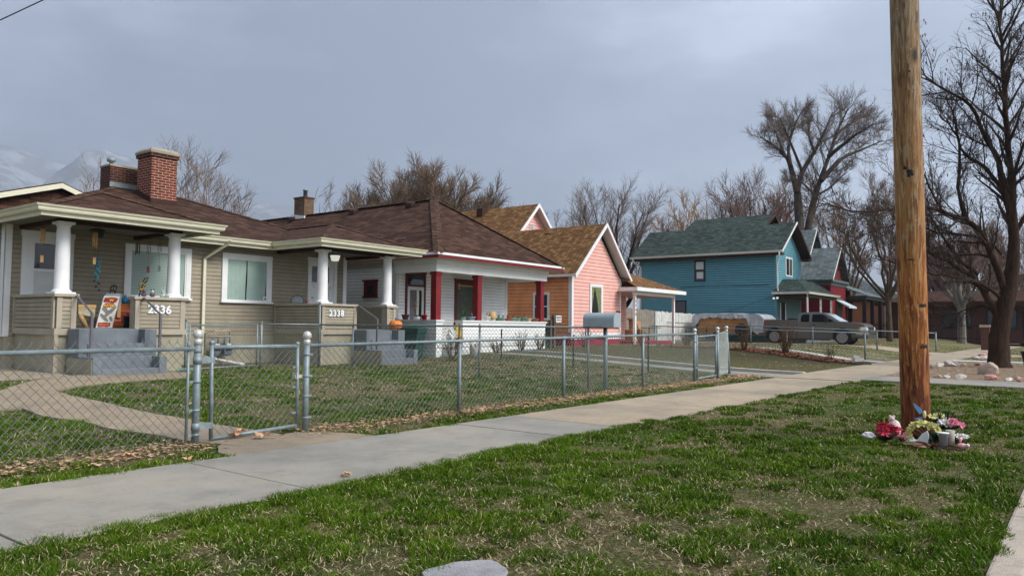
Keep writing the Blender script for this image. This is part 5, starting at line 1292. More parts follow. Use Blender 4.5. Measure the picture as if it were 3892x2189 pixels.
def make_tarp():
    ys_ = np.linspace(15.15, 19.5, 60); m = MB(); m.smooth = False; vs = []; nrow = 15
    for i, y in enumerate(ys_):
        ztop = np.interp(y, [15.15, 15.35, 15.6, 16.2, 17.1, 18.4, 19.1, 19.35, 19.5], [1.80, 2.02, 2.08, 2.05, 2.12, 2.10, 2.09, 2.04, 1.96])
        zb = np.interp(y, [15.15, 15.3, 15.8, 15.95, 16.1, 17.2, 18.2, 19.0, 19.12, 19.3, 19.5], [.98, .92, 1.02, 1.35, 1.80, 1.77, 1.84, 1.74, 1.62, 1.30, 1.32]) + .03 * math.sin(i * .9)
        wv = .035 * math.sin(i * .75) + .02 * math.sin(i * 1.9)
        for k in range(nrow):
            if k < 5: t = k / 4; x = 43.90 + wv * (1 - t) - .03 * (1 - t); z = zb + (ztop - .03 - zb) * t
            elif k < 10: t = (k - 4) / 5; x = 43.92 + t * 2.18; z = ztop - .012 * math.sin(PI * t) + .014 * math.sin(3 * t + i * .4)
            else: t = (k - 9) / 5; x = 46.12; z = ztop - .03 + (1.3 - ztop) * t
            vs.append((x, y + .03 * math.sin(k * 1.3 + i * .2), z))
    fs = [(i * nrow + k, i * nrow + k + 1, (i + 1) * nrow + k + 1, (i + 1) * nrow + k) for i in range(59) for k in range(nrow - 1)]
    m.add(vs, fs)
    # end flaps
    e0 = [vs[k] for k in range(nrow)]; e1 = [vs[59 * nrow + k] for k in range(nrow)]
    m.add(e0, [tuple(range(nrow))]); m.add(e1, [tuple(range(nrow))[::-1]])
    return m.build('tarp', 'tarp_silver', trl)
make_tarp()

# ================================================================== BOARD FENCE between pink and blue houses
bd = thing('board_fence', 'peeling whitewashed board fence between the pink house and the trailer', 'fence', (42, 20, .42))
m = MB()
x = 39.95
while x < 46.9:
    w_ = random.uniform(.13, .19); top_ = np.interp(x, [39.9, 47], [2.14, 2.05]) + random.uniform(-.03, .03); y = 20 + random.uniform(-.012, .012)
    m.box(x, x + w_ - .012, y, y + .02, .45 + random.uniform(-.04, .04), top_); x += w_
m.build('board', 'fence_wood_white', bd); bd.children[0]['kind'] = 'thing'
m = MB(); m.box(39.9, 46.9, 20.03, 20.08, .8, .9); m.build('rail', 'fence_wood_grey', bd); m = MB(); m.box(39.9, 46.9, 20.031, 20.081, 1.7, 1.8); m.build('rail', 'fence_wood_grey', bd)
bd2 = thing('board_fence', 'bare grey board fence, taller, just right of the pink porch', 'fence', (38, 20.5, .42))
m = MB(); x = 0; A = Vector((36.2, 21.2)); B = Vector((39.9, 20.05)); dv = (B - A); LL = dv.length; dv /= LL
while x < LL:
    w_ = random.uniform(.16, .22); fq = Frame(A + dv * x, A + dv * min(LL, x + w_ - .012)); top_ = 2.38 - .06 * x + random.uniform(-.03, .04)
    fq.box(m, 0, fq.len, .4, top_, 0, .02); x += w_
m.build('board', 'fence_wood_grey', bd2); m = MB(); fq = Frame(A, B); fq.box(m, 0, LL, 1.6, 1.7, -.06, -.02); m.build('rail', 'fence_wood_grey', bd2)

# ================================================================== UTILITY POLE
up_ = thing('utility_pole', 'weathered round wooden utility pole, reddish at its base, rising out of the frame', 'utility pole', (9.63, 1.605, 0))
pts = []; rr_ = []
for k in range(61):
    z = -.3 + 10.8 * k / 60; pts.append((9.635 - .064 * z + .006 * math.sin(z * 1.3), 1.605, z)); rr_.append(.1495 - .0004 * z + .006 * math.exp(-(z + .3) * 3))
m = MB(); m.tube(pts, rr_, 40); m.build('shaft', 'pole_wood', up_, recalc=True)
m = MB()
for s_, k_, z_, mat in ():
    pass
def pole_r(z): return .1495 - .0004 * z
def on_pole(z, ang, out=.001):
    cx = 9.635 - .064 * z + .006 * math.sin(z * 1.3); cy = 1.605; r = pole_r(z) + out
    return Vector((cx + r * math.cos(ang), cy + r * math.sin(ang), z))
VA = math.atan2(-1.605, -9.63)
def patch(name, ang, z, w_, h_, mat, seed):
    rr = random.Random(seed); m = MB(); n = 16; c = []
    for k in range(n):
        t = 2 * PI * k / n; q = 1 + rr.uniform(-.35, .35); c.append(on_pole(z + h_ * math.sin(t) * q, ang + w_ * math.cos(t) * q / .17, .003))
    m.add([on_pole(z, ang, .005)] + c, [(0, 1 + k, 1 + (k + 1) % n) for k in range(n)]); m.build(name, mat, up_)
patch('knot_hole', VA + .05, 2.93, .035, .045, 'black', 1); patch('knot_hole', VA - .25, 2.99, .018, .022, 'black', 2); patch('knot_hole', VA + .25, 2.92, .014, .03, 'black', 4); patch('knot_hole', VA + .25, 5.05, .012, .01, 'black', 5)
patch('knot_hole', VA - .05, 1.98, .05, .008, 'dark_brown', 7); patch('knot_hole', VA + .22, 4.05, .014, .010, 'black', 6)
for zz, s_ in ((1.47, 9), (1.02, 10)):
    for k in range(5): patch('stencil_mark', VA + .5 + k * .13, zz + .006 * (k % 2), .008 + .002 * (k % 3), .022, 'black', s_ * 7 + k)
for k in range(9): patch('staple', VA - .5 + 1.1 * random.random(), 1.0 + k * .47, .004, .007, 'post_cap', 50 + k)
patch('paper_scrap', VA + .02, .36, .008, .022, 'petal_peach', 77)
wr = thing('overhead_cable', 'thin black overhead cable crossing the top left corner of the sky', 'cable', (5.2, 15.8, 6.67))
m = MB(); m.tube([(3.0, 23, 5.2), (4.4, 18.4, 6.12), (5.2, 15.8, 6.67), (5.62, 14.55, 6.98), (7.5, 9, 8.4), (9.1, 1.7, 10.0)], .011, 5); m.build('strand', 'wire_black', wr)

# ================================================================== PORCH AND YARD THINGS
def pot(name, label, x, y, z, r, h, mat, plant=None, group=None, rb=None, rim=True, cat='flowerpot', seed=0, saucer=False):
    t = thing(name, label, cat, (x, y, z), group); rb = rb or r * .7
    m = MB(); pr = [(rb, z), (r, z + h)]
    if rim: pr = [(rb, z), (r * .95, z + h * .78), (r * 1.08, z + h * .78), (r * 1.08, z + h), (r * .9, z + h), (r * .85, z + h * .8)]
    m.lathe(pr, (x, y, 0), 18); m.build('pot', mat, t)
    if saucer: m = MB(); m.lathe([(r * .7, z + .001), (r * 1.05, z + .012), (r * 1.05, z + .02)], (x, y, 0), 16); m.build('saucer', mat, t)
    if plant:
        m = MB(); rr = random.Random(seed)
        for k in range(plant[1]):
            a = rr.uniform(0, 2 * PI); l = rr.uniform(.4, 1) * plant[2]; sp = rr.uniform(.1, 1) * plant[3]
            b = Vector((x, y, z + h * .85)); e = b + Vector((math.cos(a) * sp, math.sin(a) * sp, l)); mid = (b + e) / 2 + Vector((0, 0, l * .15)); s = Vector((-math.sin(a), math.cos(a), 0)) * plant[4]
            m.add([b - s * .5, b + s * .5, mid + s, mid - s, e], [(0, 1, 2, 3), (3, 2, 4)])
        m.build('plant', plant[0], t)
    return t
GP = 'potted plants lined up on the white porch wall'
zr_ = 1.372
for a in (
    ('brown oval pot leftmost on the white parapet by the storm door', 17.83, 16.98, .10, .14, 'pot_brown', None),
    ('low white bowl of dry leaves on the short white parapet', 17.83, 17.42, .12, .09, 'pot_white', ('leaf_dry', 16, .08, .08, .02)),
    ('slate grey pot on the short white parapet, beside the white bowl', 17.83, 17.75, .09, .14, 'pot_slate', None)): pass
pot('flowerpot', 'brown rectangular-looking pot, leftmost on the short white parapet', 17.85, 17.95, zr_, .13, .17, 'pot_brown', None, GP)
pot('flowerpot', 'low white bowl with dry leaves on the short white parapet', 17.85, 17.45, zr_, .13, .09, 'pot_white', ('leaf_dry', 18, .10, .10, .02), GP, rim=False, seed=2)
pot('flowerpot', 'slate grey pot beside the low white bowl', 17.85, 17.12, zr_, .09, .15, 'pot_slate', ('straw', 5, .04, .04, .01), GP, seed=3)
pot('flowerpot', 'bright red pot with saucer left of the first crimson post', 17.66, 16.90, zr_, .08, .16, 'pot_red', ('stem_brown', 2, .12, .01, .005), GP, saucer=True, seed=4)
row = [(19.15, .085, .10, 'pot_sage', 'leaf_green', .32, .16, 'green fern in sage pot left of the middle crimson post'),
       (19.50, .12, .12, 'pot_blue', 'leaf_dry', .16, .09, 'pale blue planter with dry stems by the middle crimson post'),
       (20.38, .11, .14, 'pot_white', 'straw', .22, .06, 'white tub with curled pale stem, right of the middle post'),
       (21.02, .12, .13, 'pot_green', 'leaf_dry', .12, .10, 'large green bowl pot behind the tan lampshade'),
       (21.27, .085, .12, 'pot_sage', 'leaf_green', .12, .05, 'small sage pot between green bowl and terracotta bowl'),
       (21.56, .12, .10, 'terracotta', 'leaf_dry', .16, .10, 'wide terracotta bowl with pale dry shoots'),
       (21.88, .10, .13, 'pot_sage', 'leaf_dry', .10, .08, 'sage pot with brown shoots just right of the terracotta bowl'),
       (22.16, .095, .12, 'pot_sage', 'leaf_dry', .09, .07, 'middle sage pot on the white porch wall'),
       (22.50, .12, .15, 'pot_green', 'leaf_green', .14, .10, 'green pot with leafy succulent on the porch wall'),
       (22.85, .09, .12, 'pot_cream', None, 0, 0, 'empty cream pot near the right crimson post'),
       (23.08, .05, .08, 'pot_brown', None, 0, 0, 'tiny dark brown pot between cream and terracotta pots'),
       (23.30, .10, .11, 'terracotta', 'leaf_dry', .05, .05, 'terracotta pot against the right crimson post')]
for i, (x, r_, h_, mt, pm, ph_, ps, lb) in enumerate(row):
    pot('flowerpot', lb, x, 16.56 if i != 1 else 16.5, zr_, r_, h_, mt, (pm, 22 if i == 0 else 14, ph_, ps, .018) if pm else None, GP, seed=20 + i)
t = thing('table_lamp', 'small ceramic lamp with tan shade standing among the porch pots', 'lamp', (20.72, 16.6, zr_))
m = MB(); m.lathe([(.07, zr_), (.07, zr_ + .04), (.04, zr_ + .06), (.05, zr_ + .12)], (20.72, 16.6, 0), 14); m.build('lamp_base', 'pot_white', t)
m = MB(); m.lathe([(.15, zr_ + .08), (.155, zr_ + .12), (.10, zr_ + .32)], (20.72, 16.6, 0), 18); m.build('lamp_shade', 'shade_tan', t)
# yellow patterned sack and pots on the white porch floor
t = thing('feed_sack', 'yellow and red patterned sack standing in the white porch opening', 'sack', (18.86, 16.9, .56))
m = MB(); m.lathe([(.12, .56), (.15, .62), (.145, .85), (.13, 1.0), (.09, 1.08), (.12, 1.14), (.05, 1.15)], (18.80, 16.55, 0), 12); t.location = (18.80, 16.55, .56); m.build('bag', 'sack_yellow', t)
t = thing('plastic_bag', 'crumpled clear grey plastic bag beside the white porch opening', 'bag', (18.2, 16.2, .42))
m = MB(); m.ball((18.22, 16.25, .82), .17, 14, 10, (1, .8, 1.6), .5, 4); m.build('bag', 'grey_white', t)
pot('flowerpot', 'terracotta pot with dead stems on the white house step', 18.55, 16.25, .42, .12, .2, 'terracotta', ('leaf_dry', 30, .35, .25, .02), seed=61)
t = thing('bucket', 'small white bucket on the ground before the white porch', 'bucket', (18.2, 15.3, .3))
m = MB(); m.lathe([(.11, Z(18.2, 15.3)), (.14, Z(18.2, 15.3) + .28), (.145, Z(18.2, 15.3) + .29), (.13, Z(18.2, 15.3) + .27)], (18.2, 15.3, 0), 16); m.build('pail', 'pot_white', t)
# pumpkin
t = thing('pumpkin', 'bright orange pumpkin on the grey cheek wall of the right duplex steps', 'pumpkin', (15.72, 16.2, 1.05))
m = MB(); vs = []; n_, mm = 40, 14
for i in range(mm + 1):
    ph = PI * i / mm
    for k in range(n_):
        a = 2 * PI * k / n_; rr = .2 * (1 - .09 * abs(math.sin(a * 5)) ** .6) * math.sin(ph) ** .8; dip = .03 * (1 - min(1, math.sin(ph) * 2.2))
        vs.append((15.72 + rr * math.cos(a), 16.2 + rr * math.sin(a), 1.05 + .145 + (.145 - dip) * math.cos(ph)))
m.smooth = True; m.add(vs, [(i * n_ + k, (i + 1) * n_ + k, (i + 1) * n_ + (k + 1) % n_, i * n_ + (k + 1) % n_) for i in range(mm) for k in range(n_)]); m.smooth = False; m.build('gourd', 'orange_pumpkin', t)
m = MB(); m.tube([(15.72, 16.2, 1.3), (15.70, 16.19, 1.36), (15.67, 16.17, 1.40)], [.025, .018, .014], 6); m.build('stem', 'stem_brown', t)
# green wheeled bins
def bin_(label, x, y, z, ang, s=1, group=None):
    t = thing('wheeled_bin', label, 'trash bin', (0, 0, 0), group)
    m = MB(); 
    def ring(hx, hy, z): return [(-hx, -hy, z), (hx, -hy, z), (hx, hy, z), (-hx, hy, z)]
    rs = [ring(.23, .26, .02), ring(.25, .29, .1), ring(.31, .37, .82), ring(.34, .40, .83), ring(.345, .405, .93)]
    vs = [v for r in rs for v in r]; m.add(vs, [(0, 3, 2, 1)] + [(i * 4 + k, i * 4 + (k + 1) % 4, (i + 1) * 4 + (k + 1) % 4, (i + 1) * 4 + k) for i in range(4) for k in range(4)] + [(16, 17, 18, 19)]); m.build('body', 'bin_green', t, bevel=.015)
    m = MB(); m.add([(-.37, -.43, .932), (.37, -.43, .932), (.37, .46, .932), (-.37, .46, .932), (-.36, -.42, .965), (.36, -.42, .965), (.36, .45, 1.0), (-.36, .45, 1.0), (-.2, -.2, 1.03), (.2, -.2, 1.03), (.2, .3, 1.05), (-.2, .3, 1.05)], [(0, 3, 2, 1), (0, 1, 5, 4), (1, 2, 6, 5), (2, 3, 7, 6), (3, 0, 4, 7), (4, 5, 9, 8), (5, 6, 10, 9), (6, 7, 11, 10), (7, 4, 8, 11), (8, 9, 10, 11)]); m.build('lid', 'bin_green', t, bevel=.01)
    m = MB(); m.box(-.13, .13, -.375, -.33, .52, .66); m.build('grip_pocket', 'black', t)
    for sx_ in (-.28, .28):
        m = MB(); m.lathe([(.1, -.03), (.12, -.02), (.12, .02), (.1, .03)], (sx_, .28, .12), 16, 'x'); m.build('wheel', 'rubber', t)
    m = MB(); m.tube([(-.25, .42, .86), (-.25, .5, .9), (.25, .5, .9), (.25, .42, .86)], .018, 6); m.build('handle', 'bin_green', t)
    t.location = (x, y, z); t.rotation_euler = (0, 0, ang); t.scale = (s, s, s)
    return t
bin_('dark green wheeled trash bin standing beside the right duplex steps', 16.86, 16.75, .10, .35, 1.04)
bin_('dark green wheeled bin between the white house and the pink house', 24.6, 17.2, .38, .2, .9)
# dog warning sign on a weathered post
t = thing('yard_sign', 'small white notice on a grey weathered post beside the orange wall', 'sign', (24.9, 16.6, .4))
m = MB(); m.box(24.55, 24.68, 16.6, 16.72, .3, 1.66); m.box(24.30, 24.42, 16.6, 16.7, .3, 1.45); m.build('post', 'grey_wood_post', t)
m = MB(); m.box(24.62, 24.98, 16.55, 16.59, 1.36, 1.62); m.box(24.86, 24.9, 16.59, 16.6, 1.36, 1.4); b_ = m.build('board', 'trim_white', t, bevel=.02)
fs_ = Frame((24.62, 16.55), (24.98, 16.55))
for k, s_ in enumerate(('BEWARE', 'OF DOG')): text('lettering', s_, .085, 'black', fs_, .03, 1.52 - k * .1, .004, b_, ext=.001, tight=.8)
m = MB(); m.tube([(24.2, 16.5, 1.2), (24.2, 16.5, 1.62), (24.45, 16.5, 1.62), (24.5, 16.5, 1.2)], .015, 6); m.build('hose_bracket', 'zinc', t)
# gas meters
for i, (x, lb) in enumerate(((11.28, 'left grey gas meter under pipework on the duplex wall'), (11.62, 'right darker gas meter under pipework on the duplex wall'))):
    t = thing('gas_meter', lb, 'gas meter', (x, 18.3, .4), 'gas meters on the duplex wall')
    m = MB(); m.lathe([(.09, 0), (.13, .02), (.13, .16), (.09, .18)], (x, 18.24, .46), 20, 'y'); m.box(x - .11, x + .11, 18.24, 18.4, .46, .66); m.build('case', 'meter_grey', t, bevel=.01)
    m = MB(); m.box(x - .06, x + .06, 18.225, 18.24, .58, .66); m.build('dial', 'pot_white', t)
    m = MB(); m.tube([(x - .08, 18.33, .66), (x - .08, 18.33, .84)], .02, 8); m.tube([(x + .08, 18.33, .66), (x + .08, 18.33, .84)], .02, 8); m.build('riser', 'meter_grey', t)
t = thing('gas_pipe', 'beige bent gas pipe looping above the two meters', 'pipe', (11.3, 18.35, .9))
m = MB(); m.tube([(11.02, 18.4, .1), (11.02, 18.4, .92), (11.35, 18.4, .98), (11.75, 18.42, 1.0), (11.75, 18.42, .85)], .024, 8); m.tube([(11.06, 18.33, .84), (11.72, 18.33, .85)], .024, 8); m.build('tubing', 'pipe_beige', t)
t = thing('drain_pipe', 'white plastic drain pipe lying slanted on the grass below the gas meters', 'pipe', (11, 17.6, .2))
m = MB(); m.tube([(11.0, 18.4, .32), (10.9, 18.0, .30), (11.5, 17.35, .14)], .04, 10); m.build('tubing', 'pvc_white', t)
# porch ceiling lantern
def lantern(x, y, z, label, lit, group=None):
    t = thing('porch_lantern', label, 'lantern', (x, y, z), group)
    m = MB(); m.lathe([(.05, z), (.05, z - .05)], (x, y, 0), 12); m.build('mount', 'pot_white', t)
    m = MB(); m.lathe([(.05, z - .05), (.19, z - .09), (.19, z - .105), (.16, z - .105)], (x, y, 0), 6, sm=False); m.build('canopy', 'black', t)
    m = MB(); m.lathe([(.155, z - .105), (.11, z - .26), (.05, z - .27)], (x, y, 0), 6, sm=False); m.build('lamp_glass', 'lamp_lit' if lit else 'glass_dark', t)
lantern(14.42, 17.4, 3.285, 'black lantern with bright glass under the right duplex porch ceiling', True)
lantern(7.75, 17.3, 3.285, 'dark unlit lantern under the left duplex porch ceiling', False)
# metal folding chair (only its back shows above the parapet)
t = thing('folding_chair', 'wire-backed patio chair behind the right duplex parapet', 'chair', (13.6, 17.6, 1.06))
m = MB(); cx_ = 13.05 + .30
fc = Frame((13.28, 17.9), (13.72, 17.9))
m.tube([fc(0, 0, 1.5), fc(0, .03, 1.86), fc(.08, .04, 1.98), fc(.22, .04, 2.02), fc(.36, .04, 1.98), fc(.44, .03, 1.86), fc(.44, 0, 1.5)], .012, 6); m.tube([fc(0, 0, 1.06), fc(0, 0, 1.5)], .012, 6); m.tube([fc(.44, 0, 1.06), fc(.44, 0, 1.5)], .012, 6); m.tube([fc(0, .42, 1.06), fc(0, .42, 1.5), fc(.44, .42, 1.5), fc(.44, .42, 1.06)], .012, 6); m.build('frame', 'rail_iron', t)
m = MB(); fc.box(m, .02, .42, 1.80, 1.95, .02, .03); m.build('backrest', 'sign_grey_frame', t)
m = MB(); fc.box(m, .03, .41, 1.49, 1.52, .0, .42); m.build('seat', 'pot_white', t)
m = MB(); m.tube([fc(.44, .1, 1.7), fc(.44, .2, 1.84), fc(.42, .1, 1.86)], .018, 6); m.build('armrest', 'toy_red', t)

# the left porch: winter sled sign, sledge, shovels, toys, wind chimes, figurines
t = thing('painted_sign', 'tall leaning winter sign with white face, maroon and gold lettering and grey mittens', 'sign', (8.05, 17.4, 1.06))
A0 = Vector((7.70, 17.12, 1.07)); Ub = Vector((.345, .0, .0)); Vb = Vector((.26, .24, .70)); Nn = Ub.cross(Vb).normalized()
def SB(u, v, d=0): return A0 + Ub * u + Vb * v + Nn * d
m = MB(); m.add([SB(0, 0), SB(1, 0), SB(1, 1), SB(0, 1), SB(0, 0, -.03), SB(1, 0, -.03), SB(1, 1, -.03), SB(0, 1, -.03)], [(0, 1, 2, 3), (7, 6, 5, 4), (0, 4, 5, 1), (1, 5, 6, 2), (2, 6, 7, 3), (3, 7, 4, 0)]); m.build('board', 'sign_white', t)
def blob(name, mat, u, v, ru, rv, sq=1, d=.004, jag=.12, seed=0, rot=0):
    rr = random.Random(seed); m = MB(); c = []
    for k in range(28):
        a = 2 * PI * k / 28; q = 1 + rr.uniform(-jag, jag); cu = abs(math.cos(a)) ** sq * math.copysign(1, math.cos(a)) * ru * q; sv = abs(math.sin(a)) ** sq * math.copysign(1, math.sin(a)) * rv * q
        c.append(SB(u + cu * math.cos(rot) - sv * math.sin(rot), v + cu * math.sin(rot) + sv * math.cos(rot), d))
    m.add([SB(u, v, d)] + c, [(0, 1 + k, 1 + (k + 1) % 28) for k in range(28)]); return m.build(name, mat, t)
blob('ribbon', 'sign_maroon', .48, .87, .44, .085, .5, seed=1); blob('ribbon', 'sign_maroon', .45, .70, .33, .075, .5, seed=2); blob('ribbon', 'sign_maroon', .45, .09, .40, .075, .5, seed=3)
blob('mitten', 'sign_grey', .30, .55, .22, .07, .8, seed=4, rot=-.35); blob('mitten', 'sign_grey', .62, .50, .34, .085, .8, seed=5, rot=.45); blob('mitten', 'sign_grey', .34, .31, .30, .06, .8, seed=6, rot=-.35); blob('mitten', 'sign_grey', .78, .28, .14, .06, .8, seed=7, rot=-.5)
def sign_text(s_, u, v, size, mat, name='lettering'):
    cu = bpy.data.curves.new('tmp', 'FONT'); cu.body = s_; cu.size = size; cu.offset = .003
    o = bpy.data.objects.new('tmp', cu); COL.objects.link(o); dg = bpy.context.evaluated_depsgraph_get(); me = bpy.data.meshes.new_from_object(o.evaluated_get(dg)); bpy.data.objects.remove(o)
    me.materials.clear(); me.materials.append(M[mat]); uu = Ub.normalized() * .88; vv = Vb.normalized(); base = SB(u, v, .007) - world_loc(t)
    for vtx in me.vertices: c = vtx.co.copy(); vtx.co = base + uu * c.x + vv * c.y
    ob = bpy.data.objects.new(name, me); COL.objects.link(ob); ob.parent = t
sign_text('W', .40, .82, .10, 'letter_gold'); sign_text('INTER', .12, .65, .095, 'letter_gold'); sign_text('STORM', .10, .05, .08, 'letter_rust')
t2 = thing('plastic_sled', 'dark grey plastic sled with black handle standing behind the winter sign', 'sled', (8.3, 17.7, 1.06))
m = MB()
def SB2(u, v, d=0): return SB(u, v, d)
m.add([SB(.06, .98, -.04), SB(1.13, .98, -.04), SB(1.13, 1.12, -.06), SB(.16, 1.12, -.06), SB(.06, .98, -.10), SB(1.13, .98, -.10), SB(1.13, 1.12, -.12), SB(.16, 1.12, -.12)], [(0, 1, 2, 3), (7, 6, 5, 4), (0, 4, 5, 1), (1, 5, 6, 2), (2, 6, 7, 3), (3, 7, 4, 0)])
m.add([SB(1.03, .55, -.04), SB(1.13, .55, -.02), SB(1.15, 1.1, -.02), SB(1.05, 1.1, -.04), SB(1.03, .55, -.1), SB(1.13, .55, -.1), SB(1.15, 1.1, -.12), SB(1.05, 1.1, -.12)], [(0, 1, 2, 3), (7, 6, 5, 4), (0, 4, 5, 1), (1, 5, 6, 2), (2, 6, 7, 3), (3, 7, 4, 0)])
m.build('shell', 'sign_grey_frame', t2)
m = MB(); m.tube([SB(.42, 1.12, -.08), SB(.36, 1.27, -.08), SB(.42, 1.37, -.08), SB(.56, 1.40, -.08), SB(.70, 1.37, -.08), SB(.74, 1.27, -.08), SB(.70, 1.12, -.08)], .016, 6); m.tube([SB(.37, 1.22, -.08), SB(.74, 1.22, -.08)], .022, 6); m.tube([SB(.55, 1.22, -.08), SB(.55, 1.40, -.08)], .010, 6); m.build('handle', 'black', t2)
t = thing('snow_shovel', 'snow shovel with yellow grip and black loop handle leaning on the left porch', 'shovel', (8.5, 17.3, 1.06))
a_ = Vector((8.35, 16.98, 1.12)); b_ = Vector((8.93, 17.5, 2.22)); d_ = (b_ - a_)
m = MB(); m.tube([a_, a_ + d_ * .86], .014, 8); m.build('shaft', 'black', t)
m = MB(); q = a_ + d_ * .86; sd_ = Vector((.08, 0, .03)); m.tube([q, q + d_ * .06 - sd_ * .2, q + d_ * .13, q + d_ * .13 + sd_, q + d_ * .05 + sd_ * .9, q], .014, 6); m.build('loop_handle', 'black', t)
m = MB(); q = a_ + d_ * .74 + Vector((-.05, -.01, 0)); m.tube([q, q + Vector((.0, 0, .12)), q + Vector((.09, 0, .16)), q + Vector((.14, 0, .10)), q + Vector((.09, 0, .03)), q], .02, 7); m.build('grip', 'yellow_plastic', t)
m = MB(); m.box(8.2, 8.5, 16.93, 16.97, 1.07, 1.32); m.build('blade', 'black', t, bevel=.01)
def simple(name, label, cat, loc, parts):
    t = thing(name, label, cat, loc)
    for pn, mt, fn in parts: m = MB(); fn(m); m.build(pn, mt, t)
    return t
simple('toy_box', 'worn orange wooden crate of toys on the left duplex porch', 'crate', (8.5, 17.8, 1.06), [('crate', 'toy_orange', lambda m: m.box(8.28, 8.72, 17.75, 18.1, 1.07, 1.62)), ('slat', 'terracotta', lambda m: (m.box(8.27, 8.73, 17.73, 17.75, 1.2, 1.26), m.box(8.27, 8.73, 17.73, 17.75, 1.42, 1.48))), ('lid_panel', 'bamboo', lambda m: m.box(8.42, 8.5, 17.70, 17.73, 1.3, 1.78))])
simple('toy_jug', 'small teal toy jug on top of the orange crate', 'toy', (8.68, 17.8, 1.62), [('body', 'toy_blue', lambda m: m.lathe([(.05, 1.62), (.07, 1.68), (.06, 1.76), (.025, 1.79), (.03, 1.82)], (8.66, 17.85, 0), 12)), ('handle', 'toy_blue', lambda m: m.tube([(8.71, 17.85, 1.77), (8.76, 17.85, 1.74), (8.72, 17.85, 1.67)], .01, 5))])
simple('toy_cart', 'red and pink toy cart behind the right panel of the left porch', 'toy', (8.62, 17.2, 1.06), [('body', 'toy_red', lambda m: m.box(8.42, 8.8, 17.2, 17.5, 1.2, 1.36)), ('wheel', 'toy_pink', lambda m: m.lathe([(.05, 0), (.09, .02), (.09, .05), (.04, .07)], (8.40, 17.28, 1.16), 16, 'x')), ('handle', 'toy_pink', lambda m: m.tube([(8.42, 17.2, 1.36), (8.34, 17.1, 1.42), (8.55, 17.1, 1.44)], .018, 6))])
simple('broom', 'push broom with pale bristles lying left of the winter sign', 'broom', (7.62, 17.5, 1.06), [('head', 'bamboo', lambda m: m.box(7.45, 7.82, 17.4, 17.5, 1.5, 1.57)), ('bristles', 'straw', lambda m: m.prism([(7.46, 1.36), (7.80, 1.30), (7.81, 1.5), (7.46, 1.5)], 'y', 17.41, 17.49)), ('stand', 'pot_ochre', lambda m: (m.tube([(7.5, 17.45, 1.36), (7.66, 17.45, 1.06)], .05, 6), m.tube([(7.78, 17.45, 1.3), (7.72, 17.45, 1.06)], .03, 6)))])
def figurine(label, x, z, mat, ears, seed):
    t = thing('garden_figurine', label, 'figurine', (x, 16.62, z), 'figurines on the left porch ledge')
    m = MB(); m.ball((x, 16.62, z + .05), .055, 10, 8, (1.1, .8, 1), .25, seed); m.build('body', mat, t)
    m = MB(); m.ball((x - .01, 16.60, z + .115), .036, 10, 8, (1, 1, 1), .1, seed + 1); h = m.build('head', 'figurine_mint' if ears else mat, t)
    if ears:
        m = MB()
        for s_ in (-.022, .022): m.tube([(x - .01 + s_, 16.6, z + .135), (x - .01 + s_ * 1.6, 16.6, z + .19)], [.014, .006], 6)
        m.build('ears', mat, h)
zc_ = 1.695 + .063
figurine('dark round bird figurine, leftmost on the numbered porch ledge', 8.47, zc_, 'figurine_dark', False, 1)
figurine('brown and cream owl pair figurine at the middle of the numbered porch ledge', 8.66, zc_, 'figurine_dark', True, 3)
figurine('pale mint rabbit figurine nearest the column on the numbered porch ledge', 8.90, zc_, 'figurine_mint', True, 5)
figurine('squat grey-green figurine on the left porch ledge beside the first column', 6.76, zc_, 'pot_slate', False, 9)
def chime(label, x, y, ztop, n, ln, r, mat, tail=0):
    t = thing('wind_chime', label, 'wind chime', (x, y, ztop), 'wind chimes hanging from the left porch ceiling')
    m = MB(); m.tube([(x, y, 3.285), (x, y, ztop)], .003, 4)
    m.lathe([(.045, ztop - .01), (.05, ztop)], (x, y, 0), 12)
    if tail: m.tube([(x, y, ztop), (x, y, ztop - ln - tail)], .002, 4)
    m.build('hanger', 'stem_brown', t)
    for k in range(n):
        a = 2 * PI * k / n; l = ln * (.72 + .28 * ((k * 7) % n) / n)
        m = MB(); m.tube([(x + .04 * math.cos(a), y + .04 * math.sin(a), ztop - .03), (x + .04 * math.cos(a), y + .04 * math.sin(a), ztop - .03 - l)], r, 8); m.build('chime_tube', mat, t)
    if tail: m = MB(); m.box(x - .03, x + .03, y - .004, y + .004, ztop - ln - tail - .14, ztop - ln - tail); m.build('wind_catcher', mat, t)
chime('bamboo wind chime, left of the first porch column', 6.52, 16.95, 3.10, 6, .32, .011, 'bamboo', .25)
chime('bamboo wind chime in the middle of the left porch ceiling', 7.52, 16.9, 3.12, 6, .34, .013, 'bamboo', .22)
chime('small black metal chime before the left end of the blind window', 8.44, 16.9, 2.98, 5, .28, .008, 'black', .0)
chime('small dark red beaded chime before the blind window', 8.69, 16.9, 2.95, 3, .22, .006, 'dark_red', .28)
chime('thin silver chime beside the second porch column', 8.97, 16.95, 2.97, 4, .18, .005, 'zinc', .3)
t = thing('shell_mobile', 'teal glass shell mobile with small dark bells on the left porch', 'wind chime', (7.62, 17.2, 2.5), 'wind chimes hanging from the left porch ceiling')
m = MB(); m.tube([(7.64, 17.0, 3.285), (7.64, 17.0, 2.0)], .003, 4); m.build('cord', 'black', t)
m = MB(); rr = random.Random(5)
for k in range(46):
    z = 2.56 - k * .0105; m.ball((7.64 + rr.uniform(-.06, .06) * (1 - k / 90), 17.0 + rr.uniform(-.04, .04), z), .022, 5, 4, (1, .5, 1), .5, k)
m.build('shell_cluster', 'teal_shell', t)
